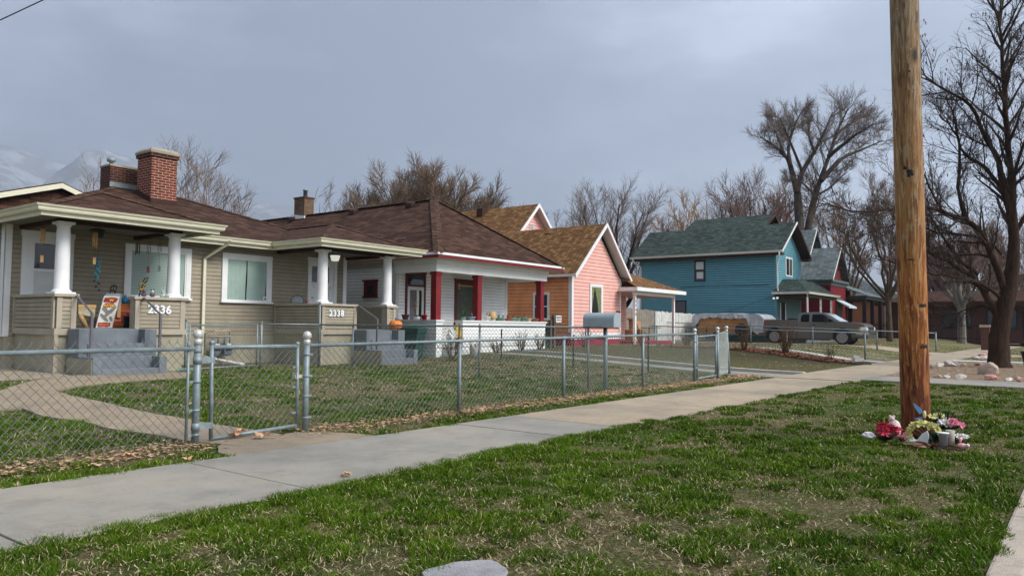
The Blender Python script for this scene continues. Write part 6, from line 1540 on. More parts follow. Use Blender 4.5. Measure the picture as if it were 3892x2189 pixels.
for k, (dx, z) in enumerate(((-.06, 2.05), (.04, 2.0), (-.02, 1.93), (.05, 1.86))): m = MB(); m.lathe([(.026, z), (.02, z + .03), (.006, z + .045)], (7.64 + dx, 17.0, 0), 8); m.build('bell', 'black', t)
# pink porch clutter
simple('cardboard_box', 'open brown cardboard box stacked on the pink porch', 'box', (32.3, 17.2, .6), [('carton', 'cardboard', lambda m: (m.box(32.0, 32.45, 17.0, 17.4, 1.1, 1.5), m.prism([(32.0, 1.5), (31.8, 1.6), (31.82, 1.62), (32.02, 1.53)], 'y', 17.0, 17.4)))])
simple('wooden_crate', 'dark wooden crate under the cardboard box on the pink porch', 'crate', (32.1, 17.2, .5), [('crate', 'plywood', lambda m: m.box(31.8, 32.5, 17.0, 17.5, .56, 1.08)), ('corner_strip', 'dark_brown', lambda m: (m.box(31.78, 31.84, 16.98, 17.0, .56, 1.08), m.box(32.46, 32.52, 16.98, 17.0, .56, 1.08)))])
simple('garden_spade', 'upright garden spade leaning beside the pink porch window', 'spade', (31.9, 17.3, .6), [('shaft', 'stem_brown', lambda m: m.tube([(32.1, 16.95, 1.1), (31.75, 17.0, 1.75)], .016, 6)), ('handle', 'black', lambda m: m.tube([(31.75, 17.0, 1.75), (31.68, 17.0, 1.84), (31.8, 17.0, 1.88), (31.75, 17.0, 1.75)], .014, 5)), ('blade', 'dark_trim', lambda m: m.box(32.05, 32.25, 16.93, 16.95, .85, 1.12))])
simple('patio_table', 'low black-topped table at the edge of the pink porch', 'table', (33.2, 16.9, .4), [('tabletop', 'black', lambda m: m.lathe([(.55, 1.17), (.55, 1.2)], (33.3, 17.0, 0), 20)), ('leg', 'zinc', lambda m: m.tube([(33.3, 17.0, .4), (33.3, 17.0, 1.17)], .03, 8))])
simple('plastic_bucket', 'bright magenta bucket at the foot of the pink porch post', 'bucket', (31.3, 16.5, .4), [('pail', 'toy_pink', lambda m: m.lathe([(.12, .45), (.16, .75), (.15, .74)], (31.5, 16.4, 0), 14)), ('handle', 'toy_red', lambda m: m.tube([(31.36, 16.4, .75), (31.5, 16.4, .92), (31.64, 16.4, .75)], .01, 5))])
# ================================================================== TREES
def tubes_mesh(groups, name, mat, parent):
    """groups: list of (points, radii, sides); built in one numpy pass per size"""
    by = {}
    for pts, rad, n in groups: by.setdefault((len(pts), n), []).append((pts, rad))
    Vs = []; Fs = []; off = 0
    o0 = np.array(world_loc(parent)) if parent is not None else np.zeros(3)
    for (K, n), lst in by.items():
        P = np.array([a for a, b in lst], float) - o0; Rr = np.array([b for a, b in lst], float); m = len(lst)
        D = np.empty_like(P); D[:, 1:-1] = P[:, 2:] - P[:, :-2]; D[:, 0] = P[:, 1] - P[:, 0]; D[:, -1] = P[:, -1] - P[:, -2]
        D /= np.linalg.norm(D, axis=2, keepdims=True) + 1e-9
        ref = np.array([.31, .17, .93]); u = np.cross(D, ref); u /= np.linalg.norm(u, axis=2, keepdims=True) + 1e-9; w_ = np.cross(D, u)
        t = np.arange(n) * 2 * PI / n
        V = P[:, :, None, :] + (u[:, :, None, :] * np.cos(t)[None, None, :, None] + w_[:, :, None, :] * np.sin(t)[None, None, :, None]) * Rr[:, :, None, None]
        Vs.append(V.reshape(-1, 3))
        i = np.arange(K - 1)[:, None]; k = np.arange(n)[None, :]
        q = np.stack([i * n + k, i * n + (k + 1) % n, (i + 1) * n + (k + 1) % n, (i + 1) * n + k], -1).reshape(-1, 4)
        F = (q[None] + (np.arange(m) * K * n)[:, None, None]).reshape(-1, 4) + off
        Fs.append(F); off += m * K * n
    V = np.concatenate(Vs); F = np.concatenate(Fs)
    me = bpy.data.meshes.new(name); me.vertices.add(len(V)); me.vertices.foreach_set('co', V.ravel())
    me.loops.add(F.size); me.loops.foreach_set('vertex_index', F.ravel().astype(np.int32)); me.polygons.add(len(F))
    me.polygons.foreach_set('loop_start', np.arange(0, F.size, 4, dtype=np.int32)); me.polygons.foreach_set('use_smooth', np.ones(len(F), bool))
    me.update(calc_edges=True); me.validate(); me.materials.append(M[mat])
    o = bpy.data.objects.new(name, me); COL.objects.link(o)
    if parent is not None: o.parent = parent
    return o
def vadd(a, b, s=1): return (a[0] + b[0] * s, a[1] + b[1] * s, a[2] + b[2] * s)
def vnorm(a):
    l = math.sqrt(a[0] ** 2 + a[1] ** 2 + a[2] ** 2) + 1e-9; return (a[0] / l, a[1] / l, a[2] / l)
def rnd(rr): return vnorm((rr.gauss(0, 1), rr.gauss(0, 1), rr.gauss(0, 1)))
def path(rr, b, d, ln, K, wig, grav=0.0):
    pts = [b]; d = vnorm(d)
    for i in range(K - 1):
        d = vnorm(vadd(vadd(d, rnd(rr), wig), (0, 0, grav))); pts.append(vadd(pts[-1], d, ln / (K - 1)))
    return pts
def at_(pts, t):
    x = t * (len(pts) - 1); i = min(int(x), len(pts) - 2); f = x - i
    p = vadd(pts[i], (pts[i + 1][0] - pts[i][0], pts[i + 1][1] - pts[i][1], pts[i + 1][2] - pts[i][2]), f)
    d = vnorm((pts[i + 1][0] - pts[i][0], pts[i + 1][1] - pts[i][1], pts[i + 1][2] - pts[i][2])); return p, d
def sprout(rr, parent, L_, r0, n, out, K=4, ang=.75, wig=.16, grav=.06, sides=3, t0=.25, tip=.25, updir=.25, decay=.6):
    ch = []
    for k in range(n):
        t = t0 + (1 - t0) * (k + rr.random()) / n
        p, d = at_(parent, t); q = rnd(rr); side = vnorm((q[0] - d[0] * (q[0] * d[0] + q[1] * d[1] + q[2] * d[2]), q[1] - d[1] * (q[0] * d[0] + q[1] * d[1] + q[2] * d[2]), q[2] - d[2] * (q[0] * d[0] + q[1] * d[1] + q[2] * d[2])))
        a = ang * rr.uniform(.7, 1.25); dd = vnorm((d[0] * math.cos(a) + side[0] * math.sin(a), d[1] * math.cos(a) + side[1] * math.sin(a), d[2] * math.cos(a) + side[2] * math.sin(a) + updir))
        ln = L_ * (1 - decay * t) * rr.uniform(.65, 1.2); pts = path(rr, p, dd, ln, K, wig, grav)
        r = r0 * (1 - .45 * t); out.append((pts, [r * (1 - (1 - tip) * i / (K - 1)) for i in range(K)], sides)); ch.append(pts)
    return ch
def bare_tree(label, x, y, H, W, seed, bark_, twig, trunk_h=.25, limbs=8, style='round', dens=1.0, r_tr=None, tw=.014, group='bare trees rising behind the houses', name='bare_tree', lean=0, weep=.04, n2=9, n3=8, n4=5):
    rr = random.Random(seed); H *= .94; z0 = Z(x, y) - .3; t = thing(name, label, 'tree', (x, y, z0), group)
    r_tr = r_tr or H * .017; big = []; fine = []
    top = (x + lean, y, z0 + H * trunk_h); tp = [(x, y, z0)] + [(x + lean * i / 4 + rr.uniform(-.03, .03) * H * .1, y, z0 + H * trunk_h * i / 4) for i in (1, 2, 3, 4)]
    big.append((tp, [r_tr * 1.25, r_tr, r_tr * .95, r_tr * .9, r_tr * .85], 8))
    for i in range(limbs):
        az = 2 * PI * i / limbs + rr.uniform(-.4, .4)
        if style == 'vase': el = rr.uniform(.75, 1.35)
        elif style == 'fork': el = rr.uniform(.9, 1.3)
        else: el = rr.uniform(.35, 1.45)
        hx = W / 2 * math.cos(el) * 1.08 / max(.35, math.cos(.35)) ; hz = H * (1 - trunk_h)
        ex = W * .5 * (math.cos(el) ** .7); ez = hz * (.35 + .65 * math.sin(el)) * rr.uniform(.85, 1.0)
        if style == 'vase': ex = W * .5 * rr.uniform(.45, 1); ez = hz * rr.uniform(.72, 1)
        e = (top[0] + ex * math.cos(az), top[1] + ex * math.sin(az), top[2] + ez * .93)
        s0 = at_(tp, rr.uniform(.7, 1))[0]; pts = [s0]; K = 6
        bow = rr.uniform(.05, .22)
        for k in range(1, K):
            f = k / (K - 1); fx = f ** (.85 if style != 'vase' else 1.15); pts.append((s0[0] + (e[0] - s0[0]) * fx + rr.gauss(0, .012) * H, s0[1] + (e[1] - s0[1]) * fx + rr.gauss(0, .012) * H, s0[2] + (e[2] - s0[2]) * (f + bow * math.sin(PI * f) * (-.3 if style == 'vase' else .3)) + rr.gauss(0, .006) * H))
        r = r_tr * rr.uniform(.42, .62); big.append((pts, [r * (1 - .85 * k / (K - 1)) + .012 for k in range(K)], 6))
        L2 = math.dist(s0, e) * .42
        for b in sprout(rr, pts, L2, r * .38, int(n2 * dens), fine, 5, .7, .13, .07, 4, .22, .25, .22, .45):
            for c in sprout(rr, b, L2 * .42, max(tw * 1.3, r * .11), int(n3 * dens), fine, 4, .65, .15, weep, 3, .15, .4, .18, .45):
                sprout(rr, c, L2 * .24, tw, int(n4 * dens), fine, 3, .6, .18, weep, 3, .15, .5, .12, .4)
    tubes_mesh(big, 'trunk', bark_, t); tubes_mesh(fine, 'crown', twig, t)
    return t
bare_tree('pale slender bare tree right behind the big brick chimney', 23.1, 39.1, 10.9, 4.6, 1, 'twig_pale', 'twig_pale', .2, 9, 'vase', .9, .16, .016)
bare_tree('small pale bare tree seen left of the small brick chimney', 28.4, 61.9, 14.3, 9.0, 2, 'twig_pale', 'twig_pale', .25, 7, 'round', .7, .2, .02)
bare_tree('broad dense brown bare tree behind the white house roof', 54.4, 52.5, 16.8, 13.5, 3, 'bark_mid', 'twig_brown', .15, 20, 'round', 1.25, .3, .032, n4=8)
bare_tree('left flank of the dense brown trees behind the white house', 52.0, 57.0, 14.6, 10.5, 31, 'bark_mid', 'twig_brown', .15, 16, 'round', 1.2, .25, .032, n4=7)
bare_tree('right flank of the dense brown trees behind the white house', 59.5, 51.0, 15.8, 10.5, 32, 'bark_mid', 'twig_brown', .15, 16, 'round', 1.2, .25, .032, n4=7)
bare_tree('wispy pale sapling between white house chimney and the dense brown tree', 39.0, 48.0, 12.2, 3.2, 4, 'twig_pale', 'twig_pale', .3, 6, 'vase', .6, .1, .02)
bare_tree('sparse grey bare tree behind the tall pink gable', 57.0, 40.9, 12.6, 7.5, 5, 'bark_mid', 'twig_grey', .2, 8, 'round', .8, .25, .02)
bare_tree('large dark-limbed bare tree between pink and blue houses', 50.9, 28.9, 12.9, 8.6, 6, 'bark_dark', 'twig_grey', .16, 11, 'round', 1.0, .3, .016, n2=10)
bare_tree('golden-twigged bare tree behind the left end of the green roof', 80.0, 35.4, 15.6, 8.0, 7, 'twig_gold', 'twig_gold', .2, 10, 'vase', .9, .3, .03)
bare_tree('thin dark sapling rising above the golden-twigged tree', 76.7, 31.5, 17.6, 4.0, 8, 'bark_mid', 'twig_grey', .4, 5, 'vase', .6, .18, .022)
bare_tree('reddish-brown bare trees behind the green roof ridge', 79.1, 28.3, 17.4, 9.5, 9, 'bark_mid', 'twig_red', .2, 12, 'round', 1.0, .35, .027)
bare_tree('twiggy bare tree leaning into the tall forked tree from its left', 84.0, 26.0, 18.5, 8.0, 91, 'bark_mid', 'twig_grey', .25, 8, 'vase', .9, .3, .027)
bare_tree('brown-tinged bare tree with a leaning trunk just left of the utility pole', 55.0, 10.6, 12.4, 7.4, 11, 'bark_brown', 'twig_brown', .30, 8, 'round', 1.15, .19, .012, n4=8, lean=-.6)
bare_tree('loose bare tree behind the dark-posted porch', 74.2, 18.2, 14.0, 7.0, 12, 'bark_mid', 'twig_brown', .2, 8, 'round', .8, .25, .024)
bare_tree('dim bare tree just right of the utility pole, far down the street', 95.7, 14.8, 12.0, 11.0, 13, 'bark_mid', 'twig_red', .12, 12, 'round', 1.0, .3, .03, group='far trees down the street')
bare_tree('reddish thicket tree behind the street tree, beyond the iron fence', 86.1, 10.8, 12.8, 12.0, 14, 'bark_mid', 'twig_red', .10, 13, 'round', 1.05, .3, .028, group='far trees down the street')
bare_tree('far bare tree at the right edge behind the street tree', 83.2, 5.0, 13.0, 11.0, 15, 'bark_mid', 'twig_brown', .10, 12, 'round', 1.0, .3, .028, group='far trees down the street')
bare_tree('hazy bare tree low behind the pink ridge, right of the dense brown tree', 70.7, 55.9, 15.2, 7.0, 16, 'bark_mid', 'twig_grey', .2, 8, 'round', .7, .25, .028)
# pale dead stump beyond the yard
bare_tree('pale grey barked tree trunk before the iron fence, right of the pole', 69.2, 8.2, 8.5, 7.0, 17, 'bark_grey', 'twig_red', .42, 7, 'round', .9, .34, .018, group='far trees down the street')
# ---------------- the big street tree on the right
LIMBS = [
    ([(29.75,2.49,-0.07),(29.71,2.46,0.98),(29.77,2.31,1.89),(29.86,2.11,2.94),(29.85,2.02,4.25),(29.74,2.02,5.81),(29.55,2.12,7.77),(29.43,2.14,9.46),(29.31,2.19,10.73),(29.23,2.2,11.86)], 0.36),
    ([(29.73,2.4,1.57),(29.47,2.73,2.28),(29.15,3.13,2.93),(28.81,3.6,3.38),(28.35,4.22,3.71),(28.04,4.63,4.23)], 0.2),
    ([(29.82,2.2,2.42),(29.41,2.54,3.45),(29.12,2.74,4.22),(28.76,3.06,4.72),(28.48,3.31,4.84),(27.97,3.83,5.13),(27.52,4.22,6.27)], 0.2),
    ([(29.79,2.05,4.77),(29.51,2.36,6.72),(29.29,2.7,7.55),(29.02,3.07,8.64),(28.65,3.63,9.14),(28.11,4.41,9.64)], 0.16),
    ([(29.82,2.06,4.25),(29.71,2.22,5.56),(29.38,2.7,6.62),(29.04,3.25,7.03),(28.87,3.53,7.85),(28.62,3.96,8.38)], 0.13),
    ([(29.55,2.12,7.77),(28.93,2.11,8.55),(28.11,2.38,8.97),(27.33,2.62,9.28)], 0.06),
    ([(28.8,3.34,4.88),(27.6,4.25,5.17),(26.64,4.89,5.0),(25.34,5.95,4.92),(24.32,6.64,5.1)], 0.09),
    ([(29.29,2.75,4.24),(29.15,3.28,4.39),(28.83,4.05,4.47),(28.45,4.87,4.82),(28.17,5.62,4.64),(27.84,6.43,4.32)], 0.07),
    ([(29.79,2.26,2.15),(29.19,2.75,2.66),(28.53,3.34,2.9),(27.81,4.04,3.01),(27.08,4.72,3.24),(26.28,5.48,3.6)], 0.09),
    ([(29.85,2.02,4.25),(29.85,1.44,5.51),(29.75,0.98,7.0),(29.41,0.84,8.57)], 0.12),
    ([(29.85,2.14,2.68),(30.94,1.54,3.25),(32.21,0.69,3.85),(33.31,0.02,5.02)], 0.16),
    ([(29.49,2.54,3.59),(28.97,3.16,3.71),(28.47,3.78,3.5),(28.05,4.3,3.42)], 0.06),
    ([(28.86,3.26,4.82),(28.98,3.46,5.97),(29.29,3.41,7.09),(29.41,3.59,8.36),(29.51,3.83,9.25)], 0.1),
    ([(29.64,2.33,3.72),(29.36,2.63,4.1),(28.78,3.35,4.09),(28.47,3.71,4.21)], 0.06),
    ([(29.43,2.14,9.46),(29.75,1.89,10.3),(30.13,1.56,11.15),(30.43,1.34,12.14)], 0.06),
    ([(29.74,2.02,5.81),(29.44,1.71,7.03),(29.1,1.46,7.96),(28.67,1.31,9.1)], 0.09),
    ([(29.2,2.97,3.06),(28.86,3.6,3.72),(28.57,4.12,4.78),(28.54,4.34,5.6)], 0.08),
    ([(29.73,2.4,1.57),(29.78,2.93,2.03),(29.68,3.73,1.76),(29.56,4.56,1.62)], 0.05),
]
FORK = [([(67.4,20.0,8.4),(67.6,20.1,10.2),(67.8,20.3,13.1)],0.45),([(67.0,20.1,13.0),(66.9,20.6,15.3),(67.0,21.0,16.2),(66.8,21.8,17.1),(66.3,23.0,18.1)],0.26),([(66.6,20.5,15.2),(67.0,20.8,17.0),(67.8,20.6,18.8),(68.7,20.2,20.4)],0.18),([(67.0,20.1,13.0),(67.9,19.9,14.9),(69.1,19.2,16.8),(70.3,18.6,18.9),(71.3,18.2,20.7)],0.24),([(67.7,19.5,8.4),(68.0,19.4,10.3),(68.5,19.0,12.8),(69.0,18.6,14.5),(69.5,18.1,16.3),(70.1,17.6,18.4),(70.8,16.8,20.6)],0.34),([(68.2,18.4,14.0),(70.1,17.2,16.1),(72.0,16.0,17.1),(74.1,14.6,18.2)],0.2),([(68.5,17.9,16.1),(68.2,16.6,16.9),(67.9,15.4,17.6),(67.7,14.0,18.2)],0.18),([(68.0,18.9,12.7),(68.5,17.9,13.3),(68.9,17.2,14.1),(69.4,16.5,14.8)],0.1),([(66.3,20.8,16.0),(67.2,21.7,17.8),(68.1,22.5,19.4)],0.12),([(67.8,18.8,16.5),(67.8,19.3,18.0),(68.3,19.3,19.7)],0.12),([(68.8,17.3,18.1),(70.8,16.5,19.3),(72.8,15.8,20.5)],0.12),([(67.2,19.7,14.8),(65.8,20.1,16.7),(64.6,20.3,17.9),(63.5,20.4,18.8)],0.12),([(68.0,18.9,12.7),(67.1,19.7,13.8),(66.4,20.5,14.0)],0.1)]
def smooth_path(pts, k=3):
    out = []
    n = len(pts)
    for i in range(n - 1):
        p0, p1, p2, p3 = pts[max(i - 1, 0)], pts[i], pts[i + 1], pts[min(i + 2, n - 1)]
        for j in range(k):
            t = j / k; t2, t3 = t * t, t ** 3
            out.append(tuple(.5 * (2 * p1[c] + (p2[c] - p0[c]) * t + (2 * p0[c] - 5 * p1[c] + 4 * p2[c] - p3[c]) * t2 + (3 * p1[c] - p0[c] - 3 * p2[c] + p3[c]) * t3) for c in range(3)))
    out.append(pts[-1]); return out
t = thing('forked_tree', 'tallest tree, its dark trunk forked into a wide vase, behind the red house', 'tree', (68.3, 19.4, .2))
rr = random.Random(8); big = []; fine = []
for li, (pts, r) in enumerate(FORK):
    sp = smooth_path(pts); n = len(sp); big.append((sp, [r * (1 - (.35 if li in (0,) else .9) * i / (n - 1)) + .02 for i in range(n)], 8))
    ln = sum(math.dist(sp[i], sp[i + 1]) for i in range(n - 1))
    if li == 0: continue
    for b in sprout(rr, sp, min(3.6, ln * .4), r * .25, int(5 + ln * 1.3), fine, 6, .85, .17, .05, 4, .34, .3, .1, .35):
        for c in sprout(rr, b, min(1.7, ln * .2), .022, 10, fine, 5, .75, .2, .05, 3, .15, .5, .1, .3): sprout(rr, c, .62, .013, 8, fine, 4, .7, .22, .04, 3, .1, .5, .1, .3)
tubes_mesh(big, 'trunk', 'bark_mid', t); tubes_mesh(fine, 'crown', 'twig_grey', t)
st_ = thing('street_tree', 'big dark many-limbed bare street tree in the rock garden at the right edge', 'tree', (29.75, 2.48, -.1))
rr = random.Random(42); big = []; fine = []; seeds = []
for li, (pts, r) in enumerate(LIMBS):
    sp = smooth_path(pts); n = len(sp)
    sp = [vadd(p, rnd(rr), (.0 if i == 0 else .035)) for i, p in enumerate(sp)]
    if li == 0: rad = [float(np.interp(i / (n - 1), [0, .03, .1, .3, .42, .6, 1], [.46, .34, .29, .25, .17, .10, .02])) for i in range(n)]
    else: rad = [r * .6 * (1 - .9 * i / (n - 1)) + .010 for i in range(n)]
    big.append((sp, rad, 14 if li == 0 else 8))
    ln = sum(math.dist(sp[i], sp[i + 1]) for i in range(n - 1))
    L2 = min(2.2, max(.7, ln * .34)); n2 = int(4 + ln * 2.3)
    t0 = .45 if li == 0 else .16
    for b in sprout(rr, sp, L2, max(.02, r * .24), n2, fine, 6, .75, .16, .05, 5, t0, .25, .15, .35):
        for c in sprout(rr, b, L2 * .45, .0125, 8, fine, 5, .7, .2, .03, 3, .12, .5, .1, .4):
            for dq in sprout(rr, c, L2 * .22, .0075, 5, fine, 4, .7, .25, .02, 3, .1, .6, .05, .3):
                if rr.random() < .06:
                    p = dq[-1]; seeds.append(([p, (p[0], p[1], p[2] - .05), (p[0] + .01, p[1], p[2] - .12)], [.004, .02, .003], 4))
tubes_mesh(big, 'trunk', 'bark_dark', st_); tubes_mesh(fine, 'crown', 'twig_dark', st_); tubes_mesh(seeds, 'seed_pods', 'seed_brown', st_)['kind'] = 'stuff'

# ================================================================== DRY SHRUBS
def shrub(label, x, y, h, w_, seed, mat='stem_brown', leaf='leaf_dry', n=16, nl=120, group=None):
    rr = random.Random(seed); z = Z(x, y); t = thing('dry_shrub', label, 'shrub', (x, y, z), group); g = []; tips = []
    for k in range(n):
        a = rr.uniform(0, 2 * PI); d = (math.cos(a) * rr.uniform(.1, .8), math.sin(a) * rr.uniform(.1, .8), 1.4); b = (x + math.cos(a) * .06, y + math.sin(a) * .06, z - .02)
        d = (d[0] * w_ / h, d[1] * w_ / h, d[2]); pts = path(rr, b, d, h * rr.uniform(.6, 1.05), 5, .14, .02); g.append((pts, [.011, .009, .008, .006, .004], 4)); tips += sprout(rr, pts, h * .35, .005, 4, g, 3, .7, .2, .02, 3)
    tubes_mesh(g, 'stems', mat, t); m = MB()
    for k in range(nl):
        p, d = at_(rr.choice(tips), rr.random()); s = rr.uniform(.018, .04); a = rnd(rr); b = rnd(rr); m.add([vadd(p, a, s), vadd(p, b, s * .6), vadd(p, a, -s)], [(0, 1, 2)])
    m.build('leaves', leaf, t, uv=False, recalc=False)
    return t
SG = 'dry rose bushes in the garden beds'
shrub('upright dry bush with pale tips left of the bushiest brown rose bush', 28.0, 10.35, 1.05, .6, 1, n=22, nl=180, group=SG)
shrub('bushiest red-brown rose bush in the leafy bed, before the pickup', 28.6, 9.05, 1.2, 1.0, 2, n=30, nl=520, group=SG)
shrub('thin low dry bush at the street end of the leafy bed', 28.4, 7.45, .75, .45, 3, n=14, nl=60, group=SG)
for i, (x, y, h, w_, lb) in enumerate(((17.3, 15.4, .75, .7, 'tangled purple-brown bush just right of the green trash bin'), (18.6, 15.6, .5, .5, 'low grey-brown bush before the white porch steps'), (19.6, 15.5, .55, .7, 'dark low bush left of the white porch wall middle'), (21.1, 15.6, .75, .55, 'leafy rose bush against the white porch wall'), (22.2, 15.6, .65, .5, 'bare rose bush before the right part of the white porch wall'), (25.2, 15.6, .7, .9, 'brown bush before the pink house corner'), (27.6, 14.4, .8, .5, 'brown bush seen just right of the mailbox post'), (29.2, 13.2, .75, .5, 'grey-green bush before the pink porch'))):
    shrub(lb, x, y, h, w_, 10 + i, mat='stem_brown', leaf='leaf_green' if i in (3, 7) else 'leaf_dry', n=22, nl=220 if i != 1 else 90, group='dry bushes before the neighbouring houses')
t = thing('weed_clump', 'pale green leafy weed clump at the right foot of the left duplex steps', 'plant', (8.95, 15.6, .12)); m = MB(); rr = random.Random(3)
for k in range(60):
    a = rr.uniform(0, 2 * PI); r = rr.uniform(0, .3); x, y = 8.95 + r * math.cos(a), 15.5 + r * .6 * math.sin(a); z = Z(x, y); s = rr.uniform(.03, .07); m.add([(x - s, y, z + .02), (x, y - s * .5, z + .08), (x + s, y, z + .06), (x, y + s * .5, z + .1)], [(0, 1, 2, 3)])
m.build('leaves', 'pot_sage', t)

# ================================================================== ROCKS
def rock(label, x, y, s, mat, seed, sq=(1, 1, .6), group='stones edging the rock garden'):
    bm = bmesh.new(); bmesh.ops.create_icosphere(bm, subdivisions=3, radius=s); rr = random.Random(seed)
    pl = [(Vector(rnd(rr)), rr.uniform(.55, .85) * s) for _ in range(12)]
    for v in bm.verts:
        for nrm, d in pl:
            e = v.co.dot(nrm) - d
            if e > 0: v.co -= nrm * e
        v.co = Vector((v.co.x * sq[0], v.co.y * sq[1], v.co.z * sq[2])) * (1 + rr.uniform(-.03, .03))
    me = bpy.data.meshes.new('rock'); bm.to_mesh(me); bm.free(); me.materials.append(M[mat]); o = bpy.data.objects.new('rock', me); COL.objects.link(o); o.location = (x, y, Z(x, y) + s * sq[2] * .55); o.rotation_euler = (0, 0, seed)
    return tag(o, label, 'rock', group)
rl = [(24.65, 2.33, .34, 'rock_tan', 'largest pinkish-tan boulder in the rock garden, left of the street tree'), (21.75, 2.62, .17, 'rock_white', 'rounded cream stone along the cross walk edge, tallest of its row'), (22.0, 2.95, .12, 'rock_white', 'small pale stone left of the rounded cream stone'), (21.9, 3.15, .13, 'rock_tan', 'flat tan stone second from the utility pole'), (22.0, 2.0, .22, 'rock_pink', 'wide flat pinkish stone below the largest boulder'), (21.8, 1.62, .13, 'rock_white', 'small cream stone at the walk edge below the street tree'), (22.7, 1.5, .12, 'rock_tan', 'small round tan stone near the right frame edge'), (21.75, 1.35, .15, 'rock_pink', 'reddish flat stone at the walk edge, right of the cream stone'), (21.7, 3.45, .2, 'rock_tan', 'low tan slab stone right beside the utility pole'),
      (27.2, 3.97, .2, 'rock_tan', 'tan stone nearest the pole in the far garden edge row'), (28.3, 4.02, .22, 'rock_white', 'grey-white stone in the middle of the far edge row'), (29.3, 3.85, .28, 'rock_white', 'broad pale flat stone of the far edge row'), (29.9, 3.75, .2, 'rock_tan', 'brownish stone at the right end of the far edge row'), (30.6, 3.15, .18, 'rock_pink', 'pinkish stone left of the street tree foot'), (30.2, 3.55, .13, 'rock_tan', 'small tan stone before the pinkish stone'), (35.9, 3.5, .28, 'rock_white', 'flat white slab rock beyond the garden walk'), (37.5, 3.9, .2, 'rock_white', 'white stone cluster left of the tree trunk, farther back'), (40.5, 4.0, .25, 'rock_pink', 'farthest pinkish stone left of the tree trunk'), (33.5, 1.7, .3, 'rock_tan', 'brown stone right of the street tree foot'), (35.5, 1.5, .3, 'rock_white', 'pale stone at the right frame edge behind the tree')]
for i, (x, y, s, mt, lb) in enumerate(rl): rock(lb, x, y, s * .82, mt, i + 1, (1.1, .9, .62 if i else .85))
rock('pink rock at the end of the leafy bed', 28.3, 6.75, .2, 'rock_pink', 31, group='rocks ending the leafy bed'); rock('large pale rock beside the pink rock at the bed end', 28.2, 6.5, .26, 'rock_white', 32, (1, 1, .8), 'rocks ending the leafy bed'); rock('long dark driftwood-like rock by the sidewalk at the bed end', 27.9, 5.95 + .35, .22, 'grey_wood_post', 33, (1.8, .5, .35), 'rocks ending the leafy bed')
t = thing('plastic_planter', 'black nursery planter standing behind the street tree trunk', 'planter', (31.5, 2.0, 0)); m = MB(); m.lathe([(.2, 0), (.3, .5), (.33, .52), (.28, .5)], (31.6, 1.7, 0), 14); m.build('pot', 'black', t)

# ================================================================== FAR END OF THE STREET
t = thing('iron_fence', 'black iron picket fence across the far lawn behind the pale broken trunk', 'fence', (66, 8, .4)); m = MB(); y = 5.2
while y < 16: m.box(67.0, 67.03, y, y + .03, .4, 1.75 + .1 * (int(y * 10) % 3 == 0)); y += .16
m.build('picket', 'iron_fence', t); t.children[0]['kind'] = 'stuff'
for z in (.6, 1.55): m = MB(); m.box(67.0, 67.04, 5.2, 16, z, z + .05); m.build('rail', 'iron_fence', t)
t = thing('brick_pillar', 'short red brick gate pillar with pale cap at the end of the iron fence', 'pillar', (55.2, 5.3, .3)); m = MB(); m.box(54.95, 55.4, 5.05, 5.5, .0, 1.42); m.build('shaft', 'brick_far', t); m = MB(); m.box(54.88, 55.46, 4.98, 5.56, 1.42, 1.58); m.build('cap', 'rock_tan', t)
t = thing('dark_bungalow', 'low dark brick bungalow behind the iron fence at the far end', 'house', (75, 12, .4))
m = MB(); m.box(74, 84, -2, 14.5, .2, 3.6); m.build('wall', 'brick_far', t); m = MB(); roof_slab(m, [[(73, -3, 3.6), (73, 15.3, 3.6), (77, 12, 4.7), (77, 1, 4.7)], [(73, 15.3, 3.6), (85, 15.3, 3.6), (81, 12, 4.7), (77, 12, 4.7)]], .12); m.build('roof', 'roof_brown', t)
m = MB(); m.box(72.6, 73.0, -3, 15.3, 3.3, 3.62); m.build('fascia', 'dark_brown', t)
fz = Frame((74, 14.5), (74, -2))
for u_ in (1.2, 4.4, 7.6, 11.5): wq = window(t, fz, u_, u_ + 2.0, 1.4, 2.9, trim='dark_trim', tw=.1, fill='dark', cross='v', d=.06)
m = MB(); fz.box(m, 10.0, 11.0, .6, 2.8, 0, .06); m.build('door', 'black', t)
t = thing('orange_brick_house', 'small orange brick house with white downpipe seen between pole and leaning trunk', 'house', (80, 16, .4))
m = MB(); m.box(80, 90, 15.6, 26, .2, 4.2); m.build('wall', 'cedar_orange', t); m = MB(); roof_slab(m, [[(79.4, 15, 4.2), (79.4, 27, 4.2), (85, 21, 7.5)], [(79.4, 15, 4.2), (85, 21, 7.5), (91, 15, 4.2)]], .1); m.build('roof', 'roof_grey', t)
fo2 = Frame((80, 26), (80, 15.6)); wq = window(t, fo2, 5.5, 6.7, 1.6, 3.2, trim='trim_white', tw=.12, fill='dark', d=.06); m = MB(); m.box(79.85, 79.97, 15.7, 15.85, .3, 4.1); m.build('downspout', 'gutter_white', t)
t = thing('low_white_building', 'long pale garage block behind the thicket at the far end', 'building', (110, 20, .4)); m = MB(); m.box(105, 120, 8, 30, .2, 4.5); m.build('wall', 'grey_white', t); m = MB(); m.box(104.6, 120.4, 7.6, 30.4, 4.5, 4.9); m.build('roof', 'dark_trim', t)
